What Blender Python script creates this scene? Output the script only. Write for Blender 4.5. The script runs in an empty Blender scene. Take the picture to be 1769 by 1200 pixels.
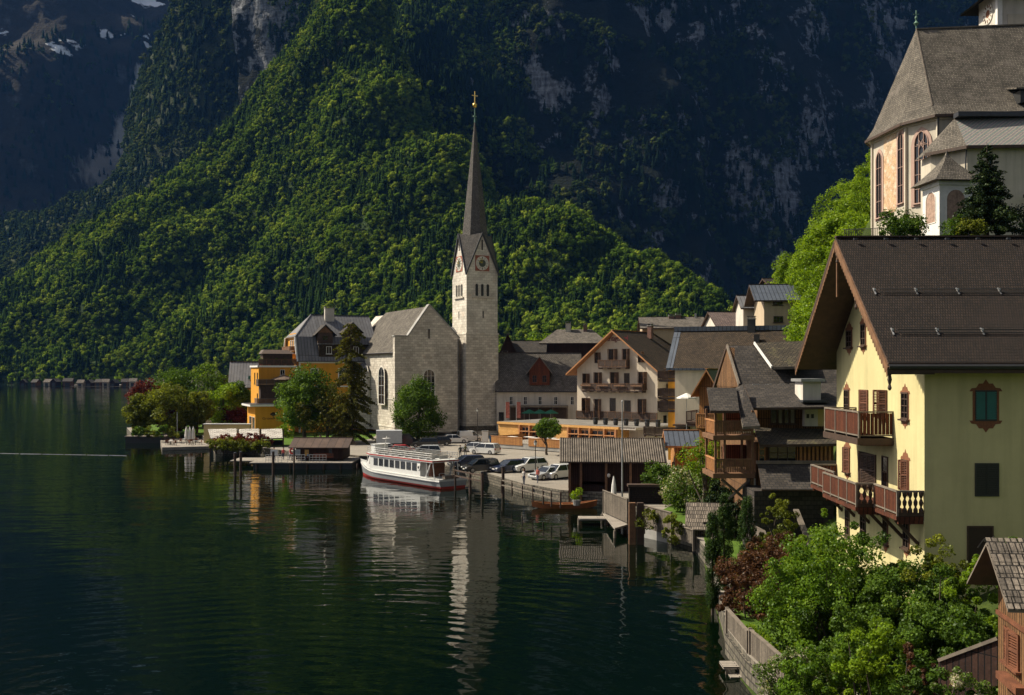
import bpy, math, random
import numpy as np
from mathutils import Vector, Matrix, noise as mnoise
S = bpy.context.scene
COL = S.collection
R = math.radians
# ------------------------------------------------------------------ camera, sky, sun, exposure
F = 1720.0; HZ = 640.0; CX = 884.5; CAMZ = 13.5
cam_d = bpy.data.cameras.new("camera"); cam = bpy.data.objects.new("camera", cam_d); COL.objects.link(cam)
cam_d.sensor_width = 36; cam_d.lens = F/1769*36; cam_d.shift_y = 40/1769.0
cam_d.clip_start = 0.5; cam_d.clip_end = 12000
cam.location = (0, 0, CAMZ); cam.rotation_euler = (R(90), 0, 0)
S.camera = cam
SUN_AZ = Vector((-0.965, 0.262)).normalized(); SUN_EL = R(47)
w = bpy.data.worlds.new("World"); S.world = w; w.use_nodes = True
nt = w.node_tree; nt.nodes.clear()
sky = nt.nodes.new("ShaderNodeTexSky"); sky.sky_type = 'NISHITA'; sky.sun_disc = False
sky.sun_elevation = SUN_EL; sky.sun_rotation = math.atan2(SUN_AZ.x, SUN_AZ.y); sky.altitude = 500; sky.air_density = 0.7; sky.dust_density = 5.0; sky.ozone_density = 0.3
bg = nt.nodes.new("ShaderNodeBackground"); bg.inputs[1].default_value = 0.066
wo = nt.nodes.new("ShaderNodeOutputWorld"); hs = nt.nodes.new('ShaderNodeHueSaturation'); hs.inputs['Saturation'].default_value = 0.45; nt.links.new(sky.outputs[0], hs.inputs['Color']); nt.links.new(hs.outputs[0], bg.inputs[0]); nt.links.new(bg.outputs[0], wo.inputs[0])
sd = bpy.data.lights.new("sun", 'SUN'); sd.energy = 4.6; sd.angle = R(0.5); sd.color = (1.0, 0.90, 0.72)
so = bpy.data.objects.new("sun", sd); COL.objects.link(so)
sdir = Vector((SUN_AZ.x*math.cos(SUN_EL), SUN_AZ.y*math.cos(SUN_EL), math.sin(SUN_EL)))
so.rotation_euler = sdir.to_track_quat('Z', 'Y').to_euler(); so.location = sdir*300
S.view_settings.view_transform = 'Standard'; S.view_settings.look = 'None'
S.view_settings.gamma = 1; S.view_settings.use_curve_mapping = False
S.view_settings.exposure = 0.78
S.render.engine = 'CYCLES'
S.cycles.use_denoising = True
S.cycles.max_bounces = 6; S.cycles.diffuse_bounces = 3; S.cycles.glossy_bounces = 3
S.cycles.transmission_bounces = 3; S.cycles.transparent_max_bounces = 6; S.cycles.volume_bounces = 0
S.cycles.caustics_reflective = False; S.cycles.caustics_refractive = False
S.cycles.sample_clamp_indirect = 4

# ------------------------------------------------------------------ helpers
def at(px, py, Y): return Vector(((px-CX)*Y/F, Y, CAMZ-(py-HZ)*Y/F))
def gd(py, z=1.2): return F*(CAMZ-z)/(py-HZ)            # depth of a point of height z seen at row py
def gp(px, py, z=1.2): return at(px, py, gd(py, z))
def zz(py, Y): return CAMZ-(py-HZ)*Y/F
def fitx(px0, Y0, th, px1):                               # length along local x
    c, s = math.cos(R(th)), math.sin(R(th)); X0 = (px0-CX)/F*Y0; k = (px1-CX)/F
    return (k*Y0-X0)/(c-k*s)
def fity(px0, Y0, th, px1):
    c, s = -math.sin(R(th)), math.cos(R(th)); X0 = (px0-CX)/F*Y0; k = (px1-CX)/F
    return (k*Y0-X0)/(c-k*s)

def tag(o, label=None, cat=None, group=None, kind=None):
    if label: o['label'] = label
    if cat: o['category'] = cat
    if group: o['group'] = group
    if kind: o['kind'] = kind
    return o
def thing(name, label, cat, loc=(0,0,0), rz=0, group=None):
    o = bpy.data.objects.new(name, None); o.empty_display_size = 0.3; COL.objects.link(o)
    o.location = loc; o.rotation_euler = (0, 0, R(rz)); return tag(o, label, cat, group)
def link(name, me, parent=None, M=None):
    o = bpy.data.objects.new(name, me); COL.objects.link(o)
    if parent: o.parent = parent
    if M is not None: o.matrix_local = M
    return o
def copy_tree(o, parent=None):
    c = o.copy(); COL.objects.link(c)
    if parent: c.parent = parent
    for ch in list(o.children): copy_tree(ch, c)
    return c

class MB:
    def __init__(s): s.v = []; s.f = []; s.m = []; s.mats = []; s.M = None; s.smooth = False
    def mi(s, m):
        if m not in s.mats: s.mats.append(m)
        return s.mats.index(m)
    def add(s, vs, fs, m):
        b = len(s.v); k = s.mi(m)
        for p in vs:
            p = Vector(p)
            if s.M is not None: p = s.M @ p
            s.v.append(p[:])
        for f in fs: s.f.append([b+i for i in f]); s.m.append(k)
        return s
    def box(s, x0, y0, z0, x1, y1, z1, m):
        if x0 > x1: x0, x1 = x1, x0
        if y0 > y1: y0, y1 = y1, y0
        if z0 > z1: z0, z1 = z1, z0
        v = [(x0,y0,z0),(x1,y0,z0),(x1,y1,z0),(x0,y1,z0),(x0,y0,z1),(x1,y0,z1),(x1,y1,z1),(x0,y1,z1)]
        return s.add(v, [(0,3,2,1),(4,5,6,7),(0,1,5,4),(1,2,6,5),(2,3,7,6),(3,0,4,7)], m)
    def poly(s, pts, m): return s.add(pts, [list(range(len(pts)))], m)
    def prism(s, pts, d, m, m2=None, m3=None):
        """pts: 3D polygon; extruded by vector d. m front, m2 sides, m3 back"""
        n = len(pts); d = Vector(d); a = [Vector(p) for p in pts]; b = [p+d for p in a]
        s.add(a, [list(range(n))], m)
        s.add(b, [list(range(n))[::-1]], m3 or m)
        for i in range(n):
            j = (i+1) % n
            s.add([a[i], b[i], b[j], a[j]], [(0,1,2,3)], m2 or m)
        return s
    def tube(s, p0, p1, r0, m, r1=None, n=8, caps=True):
        p0 = Vector(p0); p1 = Vector(p1); r1 = r0 if r1 is None else r1
        d = (p1-p0); 
        if d.length < 1e-6: return s
        d.normalize(); a = d.orthogonal().normalized(); b = d.cross(a)
        vs = []
        for p, r in ((p0, r0), (p1, r1)):
            for i in range(n):
                t = 2*math.pi*i/n; vs.append(p+(a*math.cos(t)+b*math.sin(t))*r)
        fs = [(i, (i+1) % n, n+(i+1) % n, n+i) for i in range(n)]
        if caps: fs += [list(range(n))[::-1], list(range(n, 2*n))]
        return s.add(vs, fs, m)
    def path(s, pts, r, m, n=6):
        for a, b in zip(pts[:-1], pts[1:]): s.tube(a, b, r, m, n=n)
        return s
    def lathe(s, prof, m, n=12, c=(0,0,0)):
        vs = []; 
        for r, z in prof:
            for i in range(n):
                t = 2*math.pi*i/n; vs.append((c[0]+r*math.cos(t), c[1]+r*math.sin(t), c[2]+z))
        fs = []
        for k in range(len(prof)-1):
            for i in range(n): fs.append((k*n+i, k*n+(i+1) % n, (k+1)*n+(i+1) % n, (k+1)*n+i))
        fs.append(list(range(n))[::-1]); fs.append([(len(prof)-1)*n+i for i in range(n)])
        return s.add(vs, fs, m)
    def beam(s, p0, p1, wd, ht, m):
        """rectangular bar from p0 to p1, width wd horizontal, height ht"""
        p0 = Vector(p0); p1 = Vector(p1); d = (p1-p0).normalized()
        up = Vector((0,0,1)) if abs(d.z) < 0.98 else Vector((0,1,0))
        a = d.cross(up).normalized()*wd/2; b = a.cross(d).normalized()*ht/2
        v = [p0-a-b, p0+a-b, p0+a+b, p0-a+b, p1-a-b, p1+a-b, p1+a+b, p1-a+b]
        return s.add(v, [(0,1,2,3),(7,6,5,4),(0,4,5,1),(1,5,6,2),(2,6,7,3),(3,7,4,0)], m)
    def mesh(s, name):
        me = bpy.data.meshes.new(name); me.from_pydata(s.v, [], s.f)
        for m in s.mats: me.materials.append(m)
        me.polygons.foreach_set("material_index", s.m)
        auto_uv(me)
        if s.smooth:
            me.polygons.foreach_set("use_smooth", [True]*len(me.polygons))
        me.update(); return me
    def build(s, name, parent=None, M=None): return link(name, s.mesh(name), parent, M)

def auto_uv(me):
    n = len(me.loops)
    if n == 0: return
    me.update()
    co = np.empty(len(me.vertices)*3, np.float32); me.vertices.foreach_get("co", co); co = co.reshape(-1, 3)
    li = np.empty(n, np.int32); me.loops.foreach_get("vertex_index", li)
    P = len(me.polygons); no = np.empty(P*3, np.float32); me.polygons.foreach_get("normal", no); no = no.reshape(-1, 3)
    lt = np.empty(P, np.int32); me.polygons.foreach_get("loop_total", lt)
    pi = np.repeat(np.arange(P), lt)
    N = no[pi]; u = np.stack([-N[:,1], N[:,0], np.zeros(n)], 1); L = np.linalg.norm(u, axis=1)
    flat = L < 0.05; u[flat] = (1,0,0); L[flat] = 1; u /= L[:,None]
    v = np.cross(N, u)
    p = co[li]; uv = np.stack([(p*u).sum(1), (p*v).sum(1)], 1).astype(np.float32)
    lay = me.uv_layers.new(name="UVMap"); lay.data.foreach_set("uv", uv.ravel())

# ------------------------------------------------------------------ materials
def nn(nt, t, **k):
    n = nt.nodes.new(t)
    for a, b in k.items(): setattr(n, a, b)
    return n
def base_mat(name):
    m = bpy.data.materials.new(name); m.use_nodes = True; nt = m.node_tree
    b = nt.nodes["Principled BSDF"]; return m, nt, b
def L(nt, a, b): nt.links.new(a, b)
def coord(nt, kind='UV', rot=0, scale=(1,1,1)):
    tc = nn(nt, "ShaderNodeTexCoord"); mp = nn(nt, "ShaderNodeMapping")
    mp.inputs['Rotation'].default_value = (0, 0, rot); mp.inputs['Scale'].default_value = scale
    L(nt, tc.outputs[kind], mp.inputs[0]); return mp.outputs[0]
def noise(nt, vec, scale, detail=4, rough=0.6):
    n = nn(nt, "ShaderNodeTexNoise"); n.inputs['Scale'].default_value = scale
    n.inputs['Detail'].default_value = detail; n.inputs['Roughness'].default_value = rough
    L(nt, vec, n.inputs['Vector']); return n.outputs['Fac']
def ramp(nt, fac, stops):
    r = nn(nt, "ShaderNodeValToRGB"); cr = r.color_ramp
    while len(cr.elements) > 1: cr.elements.remove(cr.elements[0])
    for i, (p, c) in enumerate(stops):
        e = cr.elements[0] if i == 0 else cr.elements.new(p)
        e.position = p; e.color = (*c, 1) if not isinstance(c, (int, float)) else (c, c, c, 1)
    L(nt, fac, r.inputs[0]); return r.outputs[0]
def mixc(nt, fac, a, b, mode='MIX'):
    n = nn(nt, "ShaderNodeMix", data_type='RGBA', blend_type=mode)
    for i, x in ((0, fac), (6, a), (7, b)):
        if isinstance(x, (int, float)): n.inputs[i].default_value = x
        elif isinstance(x, tuple): n.inputs[i].default_value = (*x, 1)
        else: L(nt, x, n.inputs[i])
    return n.outputs[2]
def bump(nt, h, strength, dist, bsdf, normal=None):
    b = nn(nt, "ShaderNodeBump"); b.inputs['Strength'].default_value = strength; b.inputs['Distance'].default_value = dist
    L(nt, h, b.inputs['Height'])
    if normal: L(nt, normal, b.inputs['Normal'])
    L(nt, b.outputs[0], bsdf.inputs['Normal']); return b.outputs[0]
def dk(c, k): return tuple(x*k for x in c)
def sc(nt, fac, k):
    m = nn(nt, "ShaderNodeMath", operation='MULTIPLY'); L(nt, fac, m.inputs[0]); m.inputs[1].default_value = k; return m.outputs[0]
def madd(nt, a, b):
    m = nn(nt, "ShaderNodeMath", operation='ADD'); L(nt, a, m.inputs[0]); L(nt, b, m.inputs[1]); return m.outputs[0]
_mc = {}
def plain(name, c, rough=0.6, metal=0.0, var=0.25, scale=3.0, bmp=0.15, spec=0.5):
    if name in _mc: return _mc[name]
    m, nt, b = base_mat(name); v = coord(nt, 'Object')
    n = noise(nt, v, scale, 5)
    L(nt, ramp(nt, n, [(0.3, dk(c, 1-var)), (0.7, dk(c, 1+var*0.6))]), b.inputs['Base Color'])
    b.inputs['Roughness'].default_value = rough; b.inputs['Metallic'].default_value = metal
    b.inputs['Specular IOR Level'].default_value = spec
    if bmp: bump(nt, noise(nt, v, scale*6, 3), bmp, 0.02, b)
    _mc[name] = m; return m
def plaster(name, c, dirt=0.22, bmp=0.25):
    if name in _mc: return _mc[name]
    m, nt, b = base_mat(name); v = coord(nt, 'UV')
    n1 = noise(nt, v, 0.35, 6, 0.65)
    v2 = coord(nt, 'UV', scale=(1.6, 0.12, 1)); n2 = noise(nt, v2, 1.0, 5, 0.6)
    c1 = ramp(nt, n1, [(0.3, dk(c, 1-dirt)), (0.65, c)])
    c2 = ramp(nt, n2, [(0.32, 1-dirt), (0.55, 1.0)])
    L(nt, mixc(nt, 1.0, c1, c2, 'MULTIPLY'), b.inputs['Base Color'])
    b.inputs['Roughness'].default_value = 0.9; b.inputs['Specular IOR Level'].default_value = 0.2
    bump(nt, noise(nt, v, 9, 4), bmp, 0.02, b); _mc[name] = m; return m
def bricks(name, c1, c2, mortar, bw, bh, ms=0.02, rot=0, rough=0.85, var=0.35, vs=0.6, bmp=0.6, bd=0.02, off=0.5, tone=None, metal=0, spec=0.25, bias=0.0, smooth=0.1):
    """rows of bricks, ashlar, shingles, boards, standing seams"""
    if name in _mc: return _mc[name]
    m, nt, b = base_mat(name); v = coord(nt, 'UV', rot=rot)
    br = nn(nt, "ShaderNodeTexBrick"); L(nt, v, br.inputs['Vector']); br.offset = off
    br.inputs['Scale'].default_value = 1; br.inputs['Brick Width'].default_value = bw; br.inputs['Row Height'].default_value = bh
    br.inputs['Mortar Size'].default_value = ms; br.inputs['Mortar Smooth'].default_value = smooth; br.inputs['Bias'].default_value = bias
    for k, c in (('Color1', c1), ('Color2', c2), ('Mortar', mortar)): br.inputs[k].default_value = (*c, 1)
    n1 = noise(nt, coord(nt, 'UV'), vs, 6, 0.7)
    col = mixc(nt, 1.0, br.outputs['Color'], ramp(nt, n1, [(0.3, 1-var), (0.7, 1+var*0.5)]), 'MULTIPLY')
    n3 = noise(nt, v, 7.0, 3, 0.7)
    col = mixc(nt, 1.0, col, ramp(nt, n3, [(0.3, 1-var*0.8), (0.7, 1+var*0.4)]), 'MULTIPLY')
    if tone:
        n2 = noise(nt, coord(nt, 'UV'), tone[1], 5, 0.7)
        col = mixc(nt, ramp(nt, n2, [(tone[2], 0.0), (tone[2]+0.12, 1.0)]), col, tone[0])
    L(nt, col, b.inputs['Base Color'])
    b.inputs['Roughness'].default_value = rough; b.inputs['Metallic'].default_value = metal
    b.inputs['Specular IOR Level'].default_value = spec
    inv = nn(nt, "ShaderNodeMath", operation='SUBTRACT'); inv.inputs[0].default_value = 1; L(nt, br.outputs['Fac'], inv.inputs[1])
    h = madd(nt, inv.outputs[0], sc(nt, n3, 0.8))
    bump(nt, h, bmp, bd, b); _mc[name] = m; return m
def leafmat(name, ca, cb, cc=None, trans=0.4, scale=0.5, gloss=0.015):
    if name in _mc: return _mc[name]
    m = bpy.data.materials.new(name); m.use_nodes = True; nt = m.node_tree; nt.nodes.clear()
    at_ = nn(nt, "ShaderNodeAttribute", attribute_name="tint")
    st = [(0.0, ca), (0.6, cb)] + ([(1.0, cc)] if cc else [])
    c = ramp(nt, at_.outputs['Fac'], st)
    c = mixc(nt, 1.0, c, ramp(nt, noise(nt, coord(nt, 'Object'), scale, 3), [(0.3, 0.7), (0.7, 1.2)]), 'MULTIPLY')
    d = nn(nt, "ShaderNodeBsdfDiffuse"); t = nn(nt, "ShaderNodeBsdfTranslucent"); g = nn(nt, "ShaderNodeBsdfGlossy")
    g.inputs['Roughness'].default_value = 0.45; g.inputs['Color'].default_value = (0.6, 0.65, 0.6, 1)
    L(nt, c, d.inputs[0]); L(nt, mixc(nt, 1.0, c, (1.25, 1.2, 0.6), 'MULTIPLY'), t.inputs[0])
    mx = nn(nt, "ShaderNodeMixShader"); mx.inputs[0].default_value = trans; L(nt, d.outputs[0], mx.inputs[1]); L(nt, t.outputs[0], mx.inputs[2])
    m2 = nn(nt, "ShaderNodeMixShader"); m2.inputs[0].default_value = gloss; L(nt, mx.outputs[0], m2.inputs[1]); L(nt, g.outputs[0], m2.inputs[2])
    o = nn(nt, "ShaderNodeOutputMaterial"); L(nt, m2.outputs[0], o.inputs[0]); _mc[name] = m; return m
# ------------------------------------------------------------------ terrain
def cat1(p0, p1, p2, p3, t):
    return 0.5*((2*p1)+(-p0+p2)*t+(2*p0-5*p1+4*p2-p3)*t*t+(-p0+3*p1-3*p2+p3)*t**3)
def resample(tab, n):
    """catmull-rom resampling of rows of tab (k,3)->(n,3) with arc weighting by index"""
    tab = np.asarray(tab, float); k = len(tab); out = []
    for i in range(n):
        s = i/(n-1)*(k-1); j = min(int(s), k-2); t = s-j
        g = lambda a: tab[min(max(a, 0), k-1)]
        out.append(cat1(g(j-1), g(j), g(j+1), g(j+2), t))
    return np.array(out)
def fbm(p, oct=5, H=0.9, lac=2.1): return mnoise.fractal(Vector(p), H, lac, oct)
def sheet(name, cols, nu, nv, amp, fs, mat, label=None, seed=0, ridge=0.0, diag=None):
    """cols: list of columns; each column a list of (px,py,Y) from foot to top"""
    g = [resample([at(*p)[:] for p in c], nv) for c in cols]
    g = np.array(g)                                   # (k,nv,3)
    g = np.stack([resample(g[:, j], nu) for j in range(nv)], 1)   # (nu,nv,3)
    gu = np.gradient(g, axis=0); gv = np.gradient(g, axis=1)
    N = np.cross(gu, gv); N /= (np.linalg.norm(N, axis=2, keepdims=True)+1e-9)
    P = g.copy()
    for i in range(nu):
        for j in range(nv):
            p = g[i, j]; q = (p[0]/fs+seed, p[1]/fs, p[2]/fs*0.6)
            d = fbm(q)*amp
            if ridge: d += ridge*(0.5-abs(mnoise.noise(Vector((p[0]/fs*1.7+seed, p[1]/fs*0.3, p[2]/fs*0.35)))) )
            if diag:
                q = ((p[2]-diag[0]*p[0])/diag[1]+seed, (p[2]+p[0]*.8)/700, p[1]/900); d += diag[2]*(0.42-abs(mnoise.noise(Vector(q))))+diag[2]*.4*mnoise.noise(Vector((q[0]*2.3, q[1]*3, q[2]*3)))
            e = min(1.0, j/4.0) if nv > 8 else 1
            P[i, j] = p+N[i, j]*d*e*(1 if N[i, j][1] < 0 else -1)*1.0
    v = P.reshape(-1, 3)
    f = [(i*nv+j, (i+1)*nv+j, (i+1)*nv+j+1, i*nv+j+1) for i in range(nu-1) for j in range(nv-1)]
    me = bpy.data.meshes.new(name); me.from_pydata(v.tolist(), [], f); me.materials.append(mat)
    me.polygons.foreach_set("use_smooth", [True]*len(f)); me.update()
    o = link(name, me); tag(o, label, None, None, 'structure'); return o, P

def rockmat(name, rock1, rock2, veg, vegthr, vegw=0.12, snow=None, scale=0.012, scree=None):
    m, nt, b = base_mat(name); v = coord(nt, 'Object'); vz = coord(nt, 'Object', scale=(1, 1, 0.35))
    n1 = noise(nt, vz, scale, 8, 0.65); n2 = noise(nt, v, scale*5, 8, 0.7)
    geo = nn(nt, "ShaderNodeNewGeometry"); sx = nn(nt, "ShaderNodeSeparateXYZ"); L(nt, geo.outputs['Normal'], sx.inputs[0])
    vst = coord(nt, 'Object', scale=(1, 1, 0.25)); n3 = noise(nt, vst, scale*14, 6, 0.7)
    vh = coord(nt, 'Object', scale=(0.25, 0.25, 2.0)); n4 = noise(nt, vh, scale*7, 6, 0.65)
    rk = ramp(nt, n3, [(0.3, rock2), (0.62, rock1)])
    rk = mixc(nt, 1.0, rk, ramp(nt, n4, [(0.35, 0.5), (0.6, 1.0)]), 'MULTIPLY')
    s = madd(nt, sc(nt, n1, 1.0), sc(nt, n2, 0.6))
    s = madd(nt, s, sc(nt, sx.outputs['Z'], 0.35))
    mask = ramp(nt, s, [(vegthr, 0.0), (vegthr+vegw, 1.0)])
    vg = ramp(nt, n2, [(0.3, dk(veg, 0.5)), (0.7, veg)])
    col = mixc(nt, mask, rk, vg)
    if scree:                                         # pale gully of stones: (point, axis half-widths, colour)
        for (c, r, cc) in scree:
            mp = nn(nt, "ShaderNodeMapping"); tc = nn(nt, "ShaderNodeTexCoord"); mp.vector_type = 'POINT'
            L(nt, tc.outputs['Object'], mp.inputs[0]); mp.inputs['Location'].default_value = tuple(-c[i]/r[i] for i in range(3)); mp.inputs['Scale'].default_value = tuple(1/x for x in r)
            ln = nn(nt, "ShaderNodeVectorMath", operation='LENGTH'); L(nt, mp.outputs[0], ln.inputs[0])
            k = madd(nt, ln.outputs['Value'], sc(nt, n3, 1.4))
            col = mixc(nt, ramp(nt, k, [(1.2, 1.0), (1.7, 0.0)]) if False else ramp(nt, sc(nt, k, 0.4), [(0.5, 0.85), (0.66, 0.0)]), col, cc)
    if snow:
        sp = nn(nt, "ShaderNodeSeparateXYZ"); L(nt, v, sp.inputs[0])
        zr = nn(nt, "ShaderNodeMapRange"); zr.inputs[1].default_value = snow[0]; zr.inputs[2].default_value = snow[1]
        zr.inputs[3].default_value = -0.25; zr.inputs[4].default_value = 0.06; L(nt, sp.outputs['Z'], zr.inputs[0])
        n5 = noise(nt, coord(nt, 'Object', scale=(1, 1, 1.6)), scale*1.9, 7, 0.6)
        k = madd(nt, n5, zr.outputs[0])
        col = mixc(nt, ramp(nt, k, [(snow[2], 0.0), (snow[2]+0.025, 1.0)]), col, (0.85, 0.88, 0.92))
    L(nt, col, b.inputs['Base Color']); b.inputs['Roughness'].default_value = 0.95; b.inputs['Specular IOR Level'].default_value = 0.1
    h = madd(nt, n3, madd(nt, n2, n4)); bump(nt, h, 1.0, 6.0, b); return m
M_soil = rockmat("forest floor", (0.30, 0.28, 0.24), (0.12, 0.11, 0.09), (0.045, 0.075, 0.02), 0.55)
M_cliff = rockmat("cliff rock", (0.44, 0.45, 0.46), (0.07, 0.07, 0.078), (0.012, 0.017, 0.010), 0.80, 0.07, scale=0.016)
M_back = rockmat("back slope rock", (0.22, 0.20, 0.16), (0.07, 0.065, 0.05), (0.06, 0.075, 0.03), 0.6, scale=0.008)
_c = at(228, 215, 1640)
M_far = rockmat("far mountain rock", (0.16, 0.15, 0.145), (0.04, 0.037, 0.035), (0.035, 0.030, 0.022), 0.72, 0.15, snow=(520, 760, 0.625), scale=0.004,
                scree=[(at(238, 165, 2330), (22, 400, 95), (0.80, 0.78, 0.74)), (at(222, 235, 2290), (34, 400, 95), (0.50, 0.48, 0.45)), (at(205, 300, 2250), (60, 400, 70), (0.32, 0.29, 0.26))])

# T1: the lit wooded flank falling to the lake, and its spur behind the village
def colT1(px, crest, Yb, Yt, sag=0.0):
    pb = HZ+F*CAMZ/Yb+2; out = []
    for v in (0, .33, .66, 1.0):
        out.append((px, pb+(crest-pb)*(v+sag*v*(1-v)), Yb+(Yt-Yb)*v))
    out.append((px, crest+25, Yt+120)); out.append((px, crest+90, Yt+300)); return out
T1c = [(-900, 590, 1000, 1150), (-500, 545, 980, 1150), (-200, 520, 960, 1120), (0, 500, 940, 1110), (60, 470, 930, 1110), (110, 432, 920, 1110), (170, 412, 905, 1110), (245, 368, 890, 1120),
       (300, 315, 870, 1130), (357, 272, 850, 1140), (400, 225, 830, 1140), (437, 188, 820, 1140), (507, 128, 790, 1120), (598, 5, 760, 1100), (625, 0, 750, 1090), (655, 55, 740, 1060), (700, 165, 720, 1005), (760, 285, 690, 945), (810, 352, 670, 895),
       (860, 402, 650, 850), (1000, 436, 620, 800), (1080, 465, 610, 780), (1160, 496, 600, 760), (1250, 560, 590, 720), (1340, 610, 580, 700), (1500, 650, 560, 690)]
T1, P1 = sheet("mountain_slope", [colT1(*c) for c in T1c], 190, 70, 14, 120, M_soil, "wooded mountain flank falling to the lake", 3, ridge=12, diag=(.85, 130, 36))
# T2: the shaded cliff
rows = [620, 480, 340, 200, 50, -100, -300, -560]
def colT2(px, Ys): return [(px, r, y) for r, y in zip(rows, Ys)]
T2, P2 = sheet("mountain_cliff", [
    colT2(420, [1300, 1320, 1350, 1390, 1430, 1480, 1570, 1700]),
    colT2(560, [1180, 1220, 1260, 1310, 1360, 1420, 1520, 1700]),
    colT2(700, [1040, 1110, 1170, 1235, 1300, 1380, 1500, 1700]),
    colT2(860, [980, 1080, 1150, 1210, 1300, 1390, 1520, 1750]),
    colT2(1020, [1020, 1110, 1180, 1270, 1340, 1420, 1560, 1800]),
    colT2(1200, [1100, 1200, 1280, 1340, 1440, 1520, 1680, 1950]),
    colT2(1400, [1250, 1320, 1400, 1480, 1580, 1700, 1850, 2100]),
    colT2(1700, [1500, 1580, 1660, 1760, 1860, 1950, 2100, 2300]),
    colT2(2100, [1900, 1950, 2050, 2150, 2250, 2350, 2500, 2700]),
    colT2(2700, [2300, 2400, 2500, 2600, 2700, 2800, 2900, 3000])], 210, 130, 30, 150, M_cliff, "steep shaded rock face behind the village", 11, ridge=45)
# T3: the second slope behind, with the steep left edge
def colT3(px, crest, Y):
    b = 560
    return [(px, b, Y-330), (px, b+(crest-b)*.5, Y-170), (px, crest, Y), (px+10, crest+30, Y+130), (px+30, crest+120, Y+350)]
T3, P3 = sheet("mountain_ridge", [colT3(*c) for c in [(-900, 450, 1700), (-500, 420, 1700), (-200, 400, 1690), (0, 384, 1680), (60, 378, 1670), (120, 366, 1660), (170, 348, 1655), (205, 326, 1650), (225, 290, 1645),
    (240, 235, 1640), (250, 180, 1640), (262, 130, 1640), (290, 66, 1640), (315, 8, 1640), (350, -70, 1650), (420, -180, 1670), (560, -330, 1700), (750, -450, 1750), (950, -500, 1800)]], 150, 80, 22, 150, M_back, "second ridge behind the near wooded flank", 21, ridge=26)
# T4: the far mountain with snow
def colT4(px, a, b, c): return [(px, 520, a-90), (px, 380, a-50), (px, 260, a), (px, 120, b), (px, 20, c), (px, -150, c+300), (px, -400, c+600)]
T4, P4 = sheet("far_mountain", [colT4(-1000, 1800, 1850, 1950), colT4(-500, 1880, 1930, 2030), colT4(-200, 1960, 2030, 2150), colT4(0, 2050, 2100, 2230), colT4(80, 2110, 2160, 2300),
    colT4(150, 2200, 2270, 2420), colT4(230, 2320, 2400, 2560), colT4(320, 2480, 2560, 2700), colT4(450, 2650, 2740, 2860), colT4(900, 2900, 3000, 3100)], 180, 130, 50, 260, M_far, "far blue mountain with snow patches", 31, ridge=55)

# ------------------------------------------------------------------ woods on the slopes
def ico(sub):
    import bmesh
    bm = bmesh.new(); bmesh.ops.create_icosphere(bm, subdivisions=sub, radius=1); bm.verts.ensure_lookup_table()
    v = np.array([x.co[:] for x in bm.verts]); f = np.array([[y.index for y in x.verts] for x in bm.faces]); bm.free(); return v, f
def tufts(rng, cs, rs, n, s0, s1, flat=1.0):
    k = rng.integers(len(cs), size=n); d = rng.normal(size=(n, 3)); d /= np.linalg.norm(d, axis=1, keepdims=True)
    c = cs[k]+d*(rs[k]*rng.uniform(.75, 1.12, n))[:, None]*np.array([1, 1, flat])
    nm = d+rng.normal(size=(n, 3))*.5; a = np.cross(nm, rng.normal(size=(n, 3))); a /= np.linalg.norm(a, axis=1, keepdims=True); b_ = np.cross(nm, a); b_ /= np.linalg.norm(b_, axis=1, keepdims=True)
    s = rng.uniform(s0, s1, n)[:, None]
    q = np.stack([c-a*s, c+b_*s*.8, c+a*s, c-b_*s*.8], 1).reshape(-1, 3); i = np.arange(n)*4
    return q, np.concatenate([np.stack([i, i+1, i+2], 1), np.stack([i, i+2, i+3], 1)])
def proto_broad(rng):
    """irregular crown: dark inner lobes under a cloud of leafy tufts"""
    v, f = ico(1); vs = []; fs = []; n = 0; m = rng.integers(6, 10)
    cs = np.stack([rng.normal(0, .19, m), rng.normal(0, .19, m), rng.uniform(.28, .86, m)], 1); cs[:, :2] *= (1.25-cs[:, 2:])*1.3
    rs = rng.uniform(.10, .21, m)
    for c, r in zip(cs, rs):
        w = v*r*.82*(1+rng.uniform(-.3, .2, (len(v), 1)))+c; vs.append(w); fs.append(f+n); n += len(v)
    q, fq = tufts(rng, cs, rs, 190, .024, .06)
    return np.concatenate(vs+[q]), np.concatenate(fs+[fq+n])
def proto_conifer(rng):
    """spruce: drooping jagged whorls on a narrow cone"""
    vs = []; fs = []; n = 0; Lr = 11
    for k in range(Lr):
        t = k/Lr; z0 = .05+t*.88; r = .21*(1-t)**.9*(rng.uniform(.8, 1.2))+.012; m = 10; ring = []
        for i in range(m):
            a = 2*np.pi*(i+rng.uniform(-.35, .35))/m; rr = r*(1.2 if i % 2 else .45)*rng.uniform(.7, 1.2)
            ring.append((rr*np.cos(a), rr*np.sin(a), z0-.05*(rr/.2)*rng.random()))
        ring.append((0, 0, min(1.03, z0+.16*(1-t*.4)))); vs += ring
        fs += [(n+i, n+(i+1) % m, n+m) for i in range(m)]; n += m+1
    return np.array(vs), np.array(fs)
rngP = np.random.default_rng(5)
BRO = [proto_broad(rngP) for _ in range(6)]; CON = [proto_conifer(rngP) for _ in range(5)]
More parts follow.
